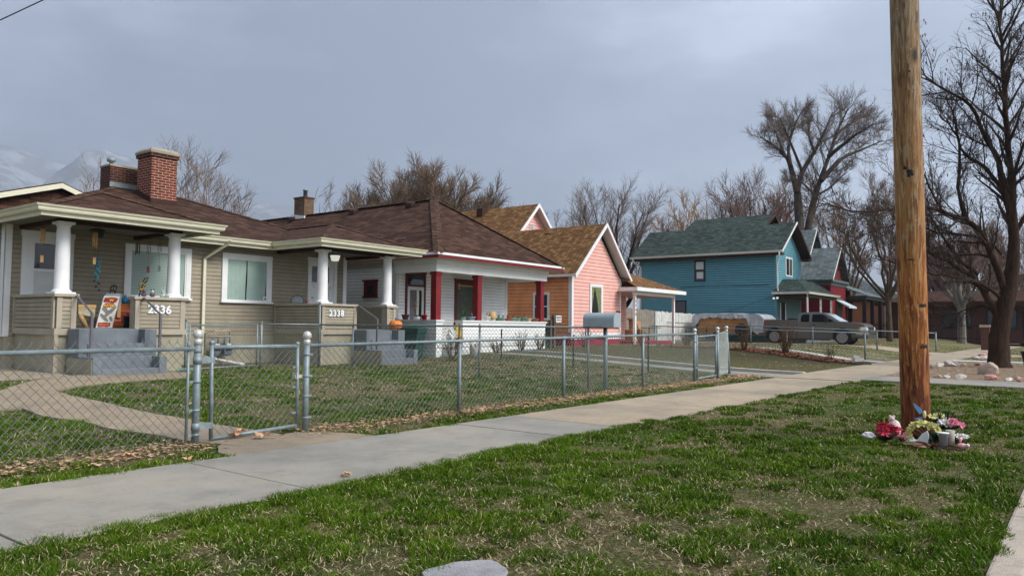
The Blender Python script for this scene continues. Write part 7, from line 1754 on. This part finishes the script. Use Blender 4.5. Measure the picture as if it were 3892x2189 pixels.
t = thing('wheeled_bin', 'black wheeled bin behind the street tree trunk on the far walk', 'trash bin', (52, 3.2, .1)); m = MB(); m.prism([(-.3, 0), (.3, 0), (.36, 1.0), (-.36, 1.0)], 'y', -.35, .35); m.build('body', 'black', t, bevel=.02); m = MB(); m.box(-.4, .4, -.4, .4, 1.0, 1.06); m.build('lid', 'dark_trim', t); m = MB(); m.lathe([(.12, -.4), (.12, .4)], (.28, 0, .12), 12, 'y'); m.build('wheel', 'rubber', t); t.location = (49.5, 2.2, .02)
# mountains far behind
def mountains():
    AZ = np.linspace(-.25, 1.0, 260); RD = np.linspace(0, 1, 90); A, Rr = np.meshgrid(AZ, RD)
    def ridge(az, pts): return np.interp(az, [p[0] for p in pts], [p[1] for p in pts])
    V = []; d0, d1 = 2300, 4600
    dist = d0 + (d1 - d0) * Rr
    back = ridge(A, [(-.25, .15), (.1, .16), (.28, .185), (.33, .180), (.37, .165), (.42, .158), (.5, .15), (.56, .150), (.62, .150), (.68, .12), (.8, .07), (1.0, .04)])
    X = np.sin(A) * dist; Y = np.cos(A) * dist
    prof = np.clip((Rr - .12) / .88, 0, 1) ** 1.15
    Hh = back * d1 * prof * (1 + .0 * A)
    spur = ridge(A, [(-.25, .08), (.2, .07), (.33, .10), (.37, .135), (.405, .168), (.425, .178), (.45, .17), (.5, .14), (.56, .12), (.62, .11), (.7, .08), (1, .03)])
    sp = spur * 3400 * np.exp(-((Rr - .46) / .17) ** 2)
    Hh = np.maximum(Hh, sp)
    n = fbm(X / 420, Y / 420, 5, 6) - .5; n2 = np.abs(fbm(X / 700, Y / 700, 9, 5) - .5) * 2
    Hh = Hh + (n * 190 - n2 * 130 + 70) * np.clip(Rr * 3, 0, 1) * np.clip(Hh / 400, 0, 1)
    Hh[0, :] = -5
    nx, ny = len(AZ), len(RD); Vt = np.stack([X.ravel(), Y.ravel(), Hh.ravel()], 1)
    F = [(j * nx + i, j * nx + i + 1, (j + 1) * nx + i + 1, (j + 1) * nx + i) for j in range(ny - 1) for i in range(nx - 1)]
    me = bpy.data.meshes.new('mountains'); me.from_pydata(Vt.tolist(), [], F); me.polygons.foreach_set('use_smooth', [True] * len(F)); me.materials.append(M['mountain_rock'])
    o = bpy.data.objects.new('mountains', me); COL.objects.link(o); struct(o)
mountains()
def haze():
    m = bpy.data.materials.new('haze_air'); m.use_nodes = True; nt = m.node_tree; nt.nodes.clear(); out = nt.nodes.new('ShaderNodeOutputMaterial'); v = nt.nodes.new('ShaderNodeVolumePrincipled')
    v.inputs['Color'].default_value = (.80, .88, 1.0, 1); v.inputs['Density'].default_value = .0003; v.inputs['Anisotropy'].default_value = .6; nt.links.new(v.outputs[0], out.inputs['Volume']); M['haze_air'] = m
    mb = MB(); mb.box(-3100, 5100, -6100, 6100, -2.0, 1300); o = mb.build('haze', 'haze_air', uv=False); o['kind'] = 'stuff'
haze()

# ================================================================== ROADSIDE MEMORIAL round the pole foot
def petals(name, mat, c, n, r, s, par, seed, flat=.6):
    rr = random.Random(seed); m = MB()
    for k in range(n):
        q = rnd(rr); p = Vector((c[0] + q[0] * r * rr.uniform(.3, 1), c[1] + q[1] * r * rr.uniform(.3, 1), c[2] + abs(q[2]) * r * flat)); nn = Vector(rnd(rr)); nn.z = abs(nn.z) + .2; nn.x -= .5; nn.normalize(); a = nn.orthogonal().normalized(); b = nn.cross(a)
        for j in range(5):
            t = 2 * PI * j / 5 + rr.random(); e = a * math.cos(t) + b * math.sin(t); f = a * math.cos(t + .5) + b * math.sin(t + .5); g = a * math.cos(t - .5) + b * math.sin(t - .5)
            m.add([p, p + g * s * .7 + nn * s * .35, p + e * s + nn * s * .25, p + f * s * .7 + nn * s * .35], [(0, 1, 2, 3)])
    return m.build(name, mat, par, uv=False, recalc=False)
def leafy(name, mat, c, n, r, s, par, seed, up=.6):
    rr = random.Random(seed); m = MB()
    for k in range(n):
        q = rnd(rr); p = Vector((c[0], c[1], c[2])); e = p + Vector((q[0] * r, q[1] * r, abs(q[2]) * r * up + .02)) * rr.uniform(.4, 1); sd = (e - p).cross(Vector(rnd(rr))).normalized() * s
        m.add([p, (p + e) / 2 + sd, e, (p + e) / 2 - sd], [(0, 1, 2, 3)])
    return m.build(name, mat, par, uv=False, recalc=False)
MGp = 'tributes left around the pole foot'
def flowers(label, c, mat, n, r, s, seed, leaf='evergreen'):
    t = thing('flower_bunch', label, 'artificial flowers', (c[0], c[1], 0), MGp); petals('blossoms', mat, (c[0], c[1], c[2]), n, r, s, t, seed); leafy('foliage', leaf, (c[0], c[1], .01), 26, r * 1.2, .012, t, seed + 1, .8); return t
flowers('deep pink and crimson silk flowers, leftmost bunch at the pole foot', (9.10, 1.80, .10), 'petal_pink', 20, .115, .06, 1)
flowers('red and pink heart-like blooms between crimson bunch and yellow wreath', (9.08, 1.64, .04), 'petal_rose', 7, .06, .045, 3)
t = thing('flower_wreath', 'arched wreath of pale yellow silk flowers in front of the pole', 'wreath', (9.2, 1.5, 0), MGp)
for j in range(16):
    a = PI * (j / 15) * 1.25 - .4; c = Vector((9.13, 1.45, .075)) + Vector((.03, -.135, 0)) * math.cos(a) + Vector((.0, 0, .13)) * math.sin(a)
    petals('blossoms', 'petal_yellow', tuple(c), 3, .03, .045, t, 20 + j)
leafy('foliage', 'evergreen', (9.2, 1.46, .02), 40, .15, .012, t, 55)
t = thing('angel_figure', 'small white angel figurine standing inside the yellow wreath', 'figurine', (9.05, 1.5, 0), MGp)
m = MB(); m.prism([(1.55, .02), (1.40, .02), (1.385, .10), (1.40, .155), (1.45, .12), (1.49, .06)], 'x', 9.03, 9.05); m.prism([(1.62, .02), (1.52, .02), (1.53, .07), (1.58, .045)], 'x', 9.03, 9.05); m.build('wing', 'petal_white', t); m = MB(); m.ball((9.05, 1.53, .03), .035, 10, 6, (1, 1.6, .7)); m.build('robe', 'petal_white', t)
t = thing('plush_toy', 'faded pale pink plush toy slumped behind the crimson flowers', 'plush toy', (9.3, 1.80, 0), MGp); m = MB(); m.ball((9.24, 1.75, .12), .068, 14, 10, (.8, 1, 1.5), .06, 4); m.build('body', 'plush_rose', t); m = MB(); m.ball((9.22, 1.77, .235), .028, 12, 8); m.ball((9.22, 1.79, .26), .012, 8, 6); m.ball((9.22, 1.75, .26), .012, 8, 6); m.build('head', 'plush_rose', t)
t = thing('cloth_bundle', 'crumpled white cloth at the left end of the memorial', 'cloth', (9.05, 1.98, 0), MGp); m = MB(); m.ball((9.05, 1.97, .05), .05, 12, 8, (1, 1.3, .8), .4, 3); m.build('cloth', 'plush_white', t)
flowers('peach and orange faded flowers against the right side of the pole', (9.42, 1.40, .13), 'petal_peach', 6, .05, .04, 5)
flowers('cream and yellow dried flowers fanned right of the pole', (9.6, 1.40, .24), 'petal_yellow', 9, .09, .04, 6, 'straw')
flowers('white lily-like flowers over the dark evergreen sprig', (9.35, 1.28, .20), 'petal_white', 10, .075, .05, 7)
flowers('light pink carnations at the right end of the memorial', (9.35, 1.19, .20), 'petal_rose', 14, .065, .045, 9)
flowers('pale pink and white small blooms trailing down the right end of the memorial', (9.2, 1.12, .08), 'petal_white', 9, .07, .035, 19)
t = thing('evergreen_sprig', 'dark evergreen sprig and black twigs behind the white flowers', 'foliage', (9.6, 1.32, 0), MGp); leafy('needles', 'evergreen', (9.6, 1.32, .12), 240, .26, .007, t, 71, 1.1)
t = thing('evergreen_sprig', 'blue-green artificial leaves between the wreath and the metal bucket', 'foliage', (9.1, 1.31, 0), MGp); leafy('leaves', 'bin_green', (9.1, 1.31, .05), 70, .11, .018, t, 72, 1)
t = thing('bucket', 'small ribbed grey metal bucket with white rim, front right of the memorial', 'bucket', (8.9, 1.22, 0), MGp); m = MB(); m.lathe([(.032, 0), (.046, .15), (.05, .153), (.05, .16), (.042, .158)], (8.90, 1.235, .0), 20); m.build('pail', 'bucket_grey', t); m = MB(); m.lathe([(.046, .156), (.054, .158), (.054, .166), (.044, .166)], (8.90, 1.235, 0), 20); m.build('rim', 'petal_white', t)
t = thing('vase', 'grey weathered wooden vase behind the metal bucket', 'vase', (9.05, 1.2, 0), MGp); m = MB(); m.lathe([(.036, 0), (.04, .1), (.043, .18), (.038, .178)], (9.03, 1.19, 0), 14); m.build('body', 'vase_wood', t)
t = thing('plush_toy', 'small pink and white plush piglet at the right front of the memorial', 'plush toy', (9.0, 1.1, 0), MGp); m = MB(); m.ball((9.0, 1.08, .035), .03, 12, 8, (1, 1.5, .9), .08, 5); m.build('body', 'plush_pink', t); m = MB(); m.ball((8.98, 1.03, .045), .02, 10, 8); m.build('head', 'plush_rose', t); m = MB(); m.ball((9.02, 1.10, .09), .02, 10, 8, (1, .7, 1.5)); m.build('ear', 'petal_rose', t)
t = thing('bird_ornament', 'blue hummingbird ornament fixed to the right side of the pole above the flowers', 'ornament', (9.45, 1.5, .3), MGp)
c = Vector((9.46, 1.50, .30)); m = MB(); m.prism([(c.y, c.z + .0), (c.y + .04, c.z - .02), (c.y + .085, c.z + .05), (c.y + .10, c.z + .10), (c.y + .03, c.z + .05)], 'x', c.x - .01, c.x - .004); m.prism([(c.y, c.z - .05), (c.y + .05, c.z - .09), (c.y + .09, c.z - .07), (c.y + .05, c.z - .055)], 'x', c.x - .012, c.x - .006); m.build('wing', 'figure_blue', t)
m = MB(); m.ball((c.x, c.y - .01, c.z - .02), .022, 10, 8, (.8, .8, 2.0)); m.build('body', 'petal_yellow', t)
t = thing('twig_heap', 'dry brown twigs and dead leaves heaped under the memorial flowers', 'twigs', (9.1, 1.5, 0), MGp); leafy('twigs', 'stem_brown', (9.35, 1.42, .02), 70, .30, .004, t, 73, .8); leafy('dead_leaves', 'leaf_dry', (8.95, 1.35, .0), 90, .36, .02, t, 74, .12)

# ================================================================== GRASS, LITTER
def inpoly(x, y, poly):
    c = np.zeros(len(x), bool); n = len(poly); j = n - 1
    for i in range(n):
        xi, yi = poly[i]; xj, yj = poly[j]
        c ^= ((yi > y) != (yj > y)) & (x < (xj - xi) * (y - yi) / (yj - yi + 1e-12) + xi); j = i
    return c
def blades_object(name, px, py, h, w_, lean, col, tipf=1.25, seg=2, zoff=-.015, seed=1):
    n = len(px); g = np.random.default_rng(seed); az = g.uniform(0, 2 * PI, n); laz = g.uniform(0, 2 * PI, n); z = zt(px, py) + zoff
    ux, uy = np.cos(az), np.sin(az); lx, ly = np.cos(laz) * lean * h, np.sin(laz) * lean * h; up_h = h * np.sqrt(np.clip(1 - (lean * .8) ** 2, .05, 1))
    b0 = np.stack([px - ux * w_ / 2, py - uy * w_ / 2, z], 1); b1 = np.stack([px + ux * w_ / 2, py + uy * w_ / 2, z], 1)
    m0 = np.stack([px - ux * w_ * .4 + lx * .35, py - uy * w_ * .4 + ly * .35, z + up_h * .6], 1); m1 = np.stack([px + ux * w_ * .4 + lx * .35, py + uy * w_ * .4 + ly * .35, z + up_h * .6], 1)
    tp = np.stack([px + lx, py + ly, z + up_h], 1)
    V = np.stack([b0, b1, m1, m0, tp], 1).reshape(-1, 3); base = (np.arange(n) * 5)[:, None]
    Q = (base + np.array([0, 1, 2, 3])).astype(np.int32); T = (base + np.array([3, 2, 4])).astype(np.int32)
    loops = np.concatenate([Q, T], 1).ravel(); ls = np.stack([np.arange(n) * 7, np.arange(n) * 7 + 4], 1).ravel().astype(np.int32)
    me = bpy.data.meshes.new(name); me.vertices.add(n * 5); me.vertices.foreach_set('co', V.ravel()); me.loops.add(n * 7); me.loops.foreach_set('vertex_index', loops); me.polygons.add(n * 2); me.polygons.foreach_set('loop_start', ls); me.update(calc_edges=True)
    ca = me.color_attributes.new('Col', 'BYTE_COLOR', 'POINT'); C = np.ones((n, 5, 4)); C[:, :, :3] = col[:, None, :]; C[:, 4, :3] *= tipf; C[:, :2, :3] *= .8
    ca.data.foreach_set('color', np.clip(C, 0, 1).ravel()); me.materials.append(M['grass_blades'])
    o = bpy.data.objects.new(name, me); COL.objects.link(o); o['kind'] = 'stuff'; return o
def scatter(N_, r0, r1, seed, half=.80):
    g = np.random.default_rng(seed); r = np.exp(g.uniform(math.log(r0), math.log(r1), N_)); a = .9207 + g.uniform(-half, half, N_); return r * np.sin(a), r * np.cos(a), r, g
def where_grass(x, y):
    verge = (y > .47) & (y < 4.55) & (x < 19.45); verge &= ~(((x - 9.63) ** 2 + (y - 1.6) ** 2) < .05)
    strip = (y > 6.14) & (y < 7.12) & ~((x > 4.0) & (x < 5.6)) & (x < 19.0)
    yard = (y >= 7.12) & (y < 16.3) & (x < 18.9) & ~inpoly(x, y, P1) & ~((y > 15.3) & (((x > 6.5) & (x < 9.5)) | ((x > 13.1) & (x < 16.2)))) & ~((x < 6.6) & (y > 14.9))
    lid = ((x - 2.86) ** 2 + (y - 2.42) ** 2) < .052
    return (verge | strip | yard) & ~lid, verge, strip, yard
def greenness(x, y):
    """0 bare / dry .. 1 lush"""
    n = fbm(x * .55 + 3, y * .55, 21, 3); c = fbm(x * 4.3, y * 4.3, 33, 2)
    gq = np.clip((n - .38) / .22, 0, 1) * .55 + .42
    near = np.clip(1 - np.hypot(x - 2.6, y - 2.5) / 2.6, 0, 1); gq -= near * .22
    gq += .25 * ((y < 4.5) & (x > 5)) * np.clip((x - 5) / 3, 0, 1)
    yd = (y > 7.1); dry = np.exp(-(((x - 9.6) / 3.6) ** 2 + ((y - 10.2) / 2.6) ** 2)); gq = np.where(yd, gq + .25 - dry * .62, gq)
    dry2 = np.exp(-((x - 16.3) / 2.6) ** 2) * (y > 7.1); gq -= dry2 * .35
    mem = np.exp(-(((x - 10.5) / 1.3) ** 2 + ((y - 1.9) / 1.1) ** 2)); gq -= mem * .62; gq -= np.exp(-((y - 4.3) / .16) ** 2) * ((x > 8.3) & (x < 13)) * .6
    e = np.exp(-((y - 6.95) / .28) ** 2); gq -= e * .5
    return gq, c
N_ = 430000
x, y, r, g = scatter(N_, 1.9, 26, 100); ok, vg, sp_, yd = where_grass(x, y); gq, c = greenness(x, y)
keep = ok & (g.random(N_) < np.clip((gq + .1) * 1.2, .0, 1) * np.clip((c - (.62 - .42 * gq)) / .09, .12, 1) * .8); x, y, r, c, gq = x[keep], y[keep], r[keep], c[keep], gq[keep]; n = len(x)
edge = np.exp(-((y - 4.45) / .13) ** 2) + np.exp(-((y - 6.2) / .1) ** 2) * .5
h = (.014 + .020 * g.random(n) + .02 * edge * g.random(n)) * np.where(y > 7.1, 1.3, 1)
base = np.array([.062, .128, .004]); b2 = np.array([.150, .205, .012]); b3 = np.array([.028, .080, .003]); dry = np.array([.50, .43, .24])
def gcol(n, x, y, g, k3=.0):
    k1 = g.random(n)[:, None]; k2 = np.clip(fbm(x * 1.7, y * 1.7, 44, 3) * 1.6 - .3, 0, 1)[:, None]; col = base * (1 - k1) + b2 * k1; col = col * (1 - k2 * .55) + b3 * k2 * .55
    return col * (1 - k3) + b3 * k3
col = gcol(n, x, y, g); dm = (g.random(n) < np.clip(.34 - gq * .25, .05, .5)); col[dm] = dry * (.5 + .7 * g.random((dm.sum(), 1)))
blades_object('grass', x, y, h, .0018 + .00075 * r, .2 + .8 * g.random(n), col, seed=101)
# separate rounded tufts of longer grass
nt_ = 8200; cx_, cy_, rr_t, g = scatter(nt_, 2.0, 24, 150); ok, *_ = where_grass(cx_, cy_); gq, c = greenness(cx_, cy_); near_edge = (np.abs(cy_ - 4.42) < .12) | (np.abs(cy_ - 6.25) < .08)
k = ok & (g.random(nt_) < np.clip(gq * .9 + .12, .1, 1) * np.clip((c - .34) / .16, .2, 1) + .5 * near_edge); cx_, cy_, rr_t = cx_[k], cy_[k], rr_t[k]; nt_ = len(cx_)
ex_n = 260; ex = g.uniform(.3, 9, ex_n); cx_ = np.concatenate([cx_, ex]); cy_ = np.concatenate([cy_, 4.44 + g.normal(0, .05, ex_n)]); rr_t = np.hypot(cx_, cy_); nt_ = len(cx_)
R_t = (.045 + .10 * g.random(nt_) ** 1.5) * (1 + rr_t * .03); cnt = np.clip(34000 * R_t ** 2 * np.clip(3.2 / rr_t, .10, 1.1) ** 1.1, 14, 420).astype(int); idx = np.repeat(np.arange(nt_), cnt); n = len(idx)
q = np.sqrt(g.random(n)); a = g.uniform(0, 2 * PI, n); x = cx_[idx] + q * R_t[idx] * np.cos(a); y = cy_[idx] + q * R_t[idx] * np.sin(a) * .85; r = rr_t[idx]
hh = (.020 + .33 * R_t[idx] * (1 - .55 * q ** 2)) * g.uniform(.55, 1.1, n); hh = np.clip(hh, .012, .068); tone = g.random(nt_)[idx][:, None]
col = gcol(n, x, y, g, .35) * (.75 + .5 * tone); dm = g.random(n) < .05; col[dm] = dry
print('blades', n)
blades_object('grass_tufts', x, y, hh, .0016 + .0007 * r, .25 + .55 * q * g.random(n) + .15, col, 1.35, seed=151)
# dead straw thatch, lying nearly flat
N_ = 240000
x, y, r, g = scatter(N_, 1.9, 26, 200); ok, *_ = where_grass(x, y); gq, c = greenness(x, y); keep = ok & (g.random(N_) < np.clip(.85 - gq * .75, .05, .9)); x, y, r, gq = x[keep], y[keep], r[keep], gq[keep]; n = len(x)
col = np.array([.58, .48, .29]) * (.35 + .9 * g.random((n, 1))); br = g.random(n) < .4; col[br] = np.array([.13, .075, .045]) * (.4 + g.random((br.sum(), 1)))
blades_object('dry_grass', x, y, .015 + .035 * g.random(n) ** 2 + .03 * (y > 7.1) * g.random(n), .0016 + .0006 * r, 1.0 + .2 * g.random(n), col, 1.1, zoff=.002, seed=201)
# soil-bed, rock-garden and far-yard tufts
N_ = 90000
x, y, r, g = scatter(N_, 17, 60, 300); m1 = (x > 29.3) & (x < 42) & (y > 6.4) & (y < 17) | (x > 46.5) & (y > 6.4) & (y < 13) | (x > 36) & (y > .7) & (y < 4.3) | (x > 21.4) & (x < 27.6) & (y > 6.4) & (y < 15.5) & (g.random(N_) < .10)
x, y, r = x[m1], y[m1], r[m1]; n = len(x); col = np.array([.075, .11, .02]) * (.5 + g.random((n, 1))); q = g.random(n) < .3; col[q] = np.array([.26, .22, .11]) * (.6 + .6 * g.random((q.sum(), 1)))
blades_object('far_grass', x, y, .04 + .04 * g.random(n), .0008 * r, .3 + .5 * g.random(n), col, seed=301)
# fallen leaf fragments and pale petals
def flakes(name, x, y, s, col, seed, lift=.012, curl=.5):
    n = len(x); g = np.random.default_rng(seed); z = zt(x, y) + lift; a = g.uniform(0, 2 * PI, n); cu = curl * s * g.uniform(-.3, 1, n)
    ca_, sa = np.cos(a) * s, np.sin(a) * s; k = g.uniform(.35, .9, n)
    V = np.stack([np.stack([x - ca_, y - sa, z + cu], 1), np.stack([x + sa * k, y - ca_ * k, z], 1), np.stack([x + ca_, y + sa, z + cu * .7], 1), np.stack([x - sa * k, y + ca_ * k, z + .3 * cu], 1)], 1).reshape(-1, 3)
    F = (np.arange(n)[:, None] * 4 + np.array([0, 1, 2, 3])).astype(np.int32)
    me = bpy.data.meshes.new(name); me.vertices.add(n * 4); me.vertices.foreach_set('co', V.ravel()); me.loops.add(n * 4); me.loops.foreach_set('vertex_index', F.ravel()); me.polygons.add(n); me.polygons.foreach_set('loop_start', (np.arange(n) * 4).astype(np.int32)); me.update(calc_edges=True)
    cc = me.color_attributes.new('Col', 'BYTE_COLOR', 'POINT'); C = np.ones((n, 4, 4)); C[:, :, :3] = col[:, None, :]; cc.data.foreach_set('color', np.clip(C, 0, 1).ravel()); me.materials.append(M['litter']); o = bpy.data.objects.new(name, me); COL.objects.link(o); o['kind'] = 'stuff'; return o
g = np.random.default_rng(5); n = 9500
x = g.uniform(-1, 19.5, n); y = 6.93 + g.normal(0, .20, n); k = ~((x > 4.2) & (x < 5.35) & (g.random(n) < .85)) & (y > 6.3); x, y = x[k], y[k]; n = len(x)
colr = np.array([.55, .36, .22])[None] * (.25 + .95 * g.random((n, 1))); colr[:, 2] *= .8 + .4 * g.random(n)
flakes('leaf_litter', x, y, .010 + .026 * g.random(n) ** 2, colr, 6, .02, .7)
n = 2600; x = g.uniform(27.8, 29.1, n); y = g.uniform(6.9, 14, n); flakes('leaf_litter', x, y, .03 + .05 * g.random(n), np.array([.30, .13, .075])[None] * (.3 + g.random((n, 1))), 7, .05, 1.0)
n = 2600; x = 16.6 + g.normal(0, 1.5, n); y = g.uniform(7.3, 15.6, n); k = x < 18.9; x, y = x[k], y[k]; n = len(x); flakes('leaf_litter', x, y, .015 + .03 * g.random(n), np.array([.42, .27, .18])[None] * (.35 + .9 * g.random((n, 1))), 8, .02, .8)
x, y, r, g = scatter(15000, 2.2, 22, 400); ok, vg, sp_, yd = where_grass(x, y); k = ok & (g.random(15000) < .5); x, y, r = x[k], y[k], r[k]; n = len(x); cw = np.array([.50, .46, .33])[None] * (.6 + .5 * g.random((n, 1))); q = g.random(n) < .3; cw[q] = np.array([.40, .22, .12])[None] * (.6 + .6 * g.random((q.sum(), 1)))
flakes('petal_litter', x, y, .003 + .005 * g.random(n) ** 2 + .0006 * r, cw, 9, .026)
n = 1600; xq = g.uniform(21.5, 27.6, n); yq = g.uniform(6.4, 15.5, n); flakes('leaf_litter', xq, yq, .02 + .03 * g.random(n), np.array([.30, .2, .12])[None] * (.3 + g.random((n, 1))), 17, .03, .6)
n = 900; xx = 19 + g.random(n) * 15; flakes('mulch_chips', 21.7 + g.random(n) * 11.5, .8 + g.random(n) * 3.4, .02 + .03 * g.random(n), np.array([.42, .31, .21])[None] * (.35 + .9 * g.random((n, 1))), 10, .02, .6)
n = 160; flakes('pavement_grit', g.uniform(0, 14, n), g.uniform(4.6, 6.1, n), .004 + .009 * g.random(n) ** 3, np.array([.30, .2, .13])[None] * (.2 + g.random((n, 1))), 13, .022, .5)
n = 1500; xa = g.uniform(-.2, 18, n); flakes('path_debris', xa, 4.52 + np.abs(g.normal(0, .12, n)), .004 + .005 * g.random(n), np.array([.35, .24, .14])[None] * (.3 + g.random((n, 1))), 12, .02, .5)
# a few big single leaves
def leaf(label, x, y, s, rot, z=None, mat='leaf_tan'):
    m = MB(); pts = []
    for k in range(15):
        a = 2 * PI * k / 15; q = s * (1 if k % 3 else .55) * (1.15 if k in (0, 1) else 1)
        pts.append((x + q * math.cos(a + rot), y + q * math.sin(a + rot) * .8, (z or Z(x, y) + .03) + .28 * s * math.cos(2 * a) + .25 * s * (k % 2)))
    m.add([(x, y, (z or Z(x, y) + .03))] + pts, [(0, 1 + k, 1 + (k + 1) % 15) for k in range(15)]); o = m.build('fallen_leaf', mat)
    return tag(o, label, 'leaf', 'large fallen maple leaves')
leaf('large curled tan leaf caught under the left end of the front gate', 4.55, 7.0, .075, .3, .07); leaf('second curled leaf standing against the gate bottom rail', 4.62, 6.98, .06, 1.4, .1); leaf('broad tan leaf lying on the path before the gate', 4.76, 6.8, .085, 2.2, .06)
leaf('lone pale leaf lying on the grey sidewalk near the verge', 4.02, 4.66, .05, .9, .035, 'leaf_tan'); leaf('small rust leaf in the grass strip by the sidewalk, left of the gate', 3.62, 6.25, .05, 2.9); leaf('pale orange leaf on the litter left of the gate post', 3.35, 6.75, .07, 1.1); leaf('reddish leaf in the dry lawn behind the long fence', 10.2, 8.6, .07, .5, None, 'leaf_dry')
# ================================================================== CAMERA, SKY, LIGHT
cam = bpy.data.cameras.new('camera'); co = bpy.data.objects.new('camera', cam); COL.objects.link(co); scene.camera = co
pitch, roll, yaw, f = .0497300, .0105093, .9207041, 1920.65
fw = Vector((math.sin(yaw) * math.cos(pitch), math.cos(yaw) * math.cos(pitch), math.sin(pitch)))
rt = Vector((math.cos(yaw), -math.sin(yaw), 0)); up = rt.cross(fw)
r2 = rt * math.cos(roll) + up * math.sin(roll); u2 = up * math.cos(roll) - rt * math.sin(roll)
R = Matrix((r2, u2, -fw)).transposed().to_4x4()
co.matrix_world = Matrix.Translation((0, 0, 1.2)) @ R
cam.sensor_width = 36; cam.lens = f / 2576 * 36; cam.clip_end = 20000; cam.clip_start = .05

w = bpy.data.worlds.new('World'); scene.world = w; w.use_nodes = True; nt = w.node_tree; nt.nodes.clear()
out = N(nt, 'OutputWorld'); bg = N(nt, 'Background'); L(nt, bg.outputs[0], out.inputs[0])
SUN_EL, SUN_AZ = math.radians(42), math.radians(168)     # azimuth measured from +Y towards +X
sky = N(nt, 'TexSky', sky_type='NISHITA'); sky.sun_disc = False; sky.sun_elevation = SUN_EL; sky.sun_rotation = SUN_AZ; sky.air_density = 1; sky.dust_density = 3
tc = N(nt, 'TexCoord'); sx = N(nt, 'SeparateXYZ'); L(nt, tc.outputs['Generated'], sx.inputs[0])
mp = N(nt, 'Mapping'); mp.inputs['Scale'].default_value = (1, 1, 2.6); L(nt, tc.outputs['Generated'], mp.inputs[0])
n1 = noise(nt, mp.outputs[0], 2.3, 6, .56)
cl = ramp(nt, n1, [(.40, (.225, .25, .30)), (.50, (.325, .355, .42)), (.60, (.50, .54, .625))])
# brighter overhead, as under a closed cloud deck, and a pale band low down
elv = ramp(nt, sx.outputs[2], [(0, (1.32, 1.30, 1.27)), (.12, (1.08, 1.08, 1.07)), (.3, (.96, .97, 1.0)), (.55, (1.15, 1.15, 1.12)), (1, (1.35, 1.33, 1.3))])
cl = mixc(nt, 1, cl, elv, 'MULTIPLY')
# thinner cloud towards the far end of the street
dt = N(nt, 'VectorMath', operation='DOT_PRODUCT'); dt.inputs[1].default_value = (.96, .12, .25); L(nt, tc.outputs['Generated'], dt.inputs[0])
cl = mixc(nt, 1, cl, ramp(nt, dt.outputs['Value'], [(.35, (.86, .88, .92)), (.8, (1.08, 1.1, 1.12)), (1, (1.35, 1.38, 1.42))]), 'MULTIPLY')
ss = mixc(nt, 1, sky.outputs[0], (.1, .1, .1), 'MULTIPLY')
L(nt, mixc(nt, .9, ss, cl), bg.inputs[0]); bg.inputs[1].default_value = 1.0
sl = bpy.data.lights.new('sun', 'SUN'); sl.energy = 4.0; sl.angle = math.radians(24); sl.color = (1, .96, .90)
so = bpy.data.objects.new('sun', sl); COL.objects.link(so)
sd = Vector((math.sin(SUN_AZ) * math.cos(SUN_EL), math.cos(SUN_AZ) * math.cos(SUN_EL), math.sin(SUN_EL)))
so.rotation_euler = sd.to_track_quat('Z', 'Y').to_euler(); so.location = (0, -20, 30)
scene.view_settings.view_transform = 'Standard'; scene.view_settings.look = 'None'; scene.view_settings.exposure = .42; scene.view_settings.gamma = 1
scene.render.engine = 'CYCLES'; scene.cycles.max_bounces = 6; scene.cycles.transparent_max_bounces = 12; scene.cycles.use_denoising = True
scene.cycles.volume_bounces = 1; scene.cycles.sample_clamp_indirect = 4
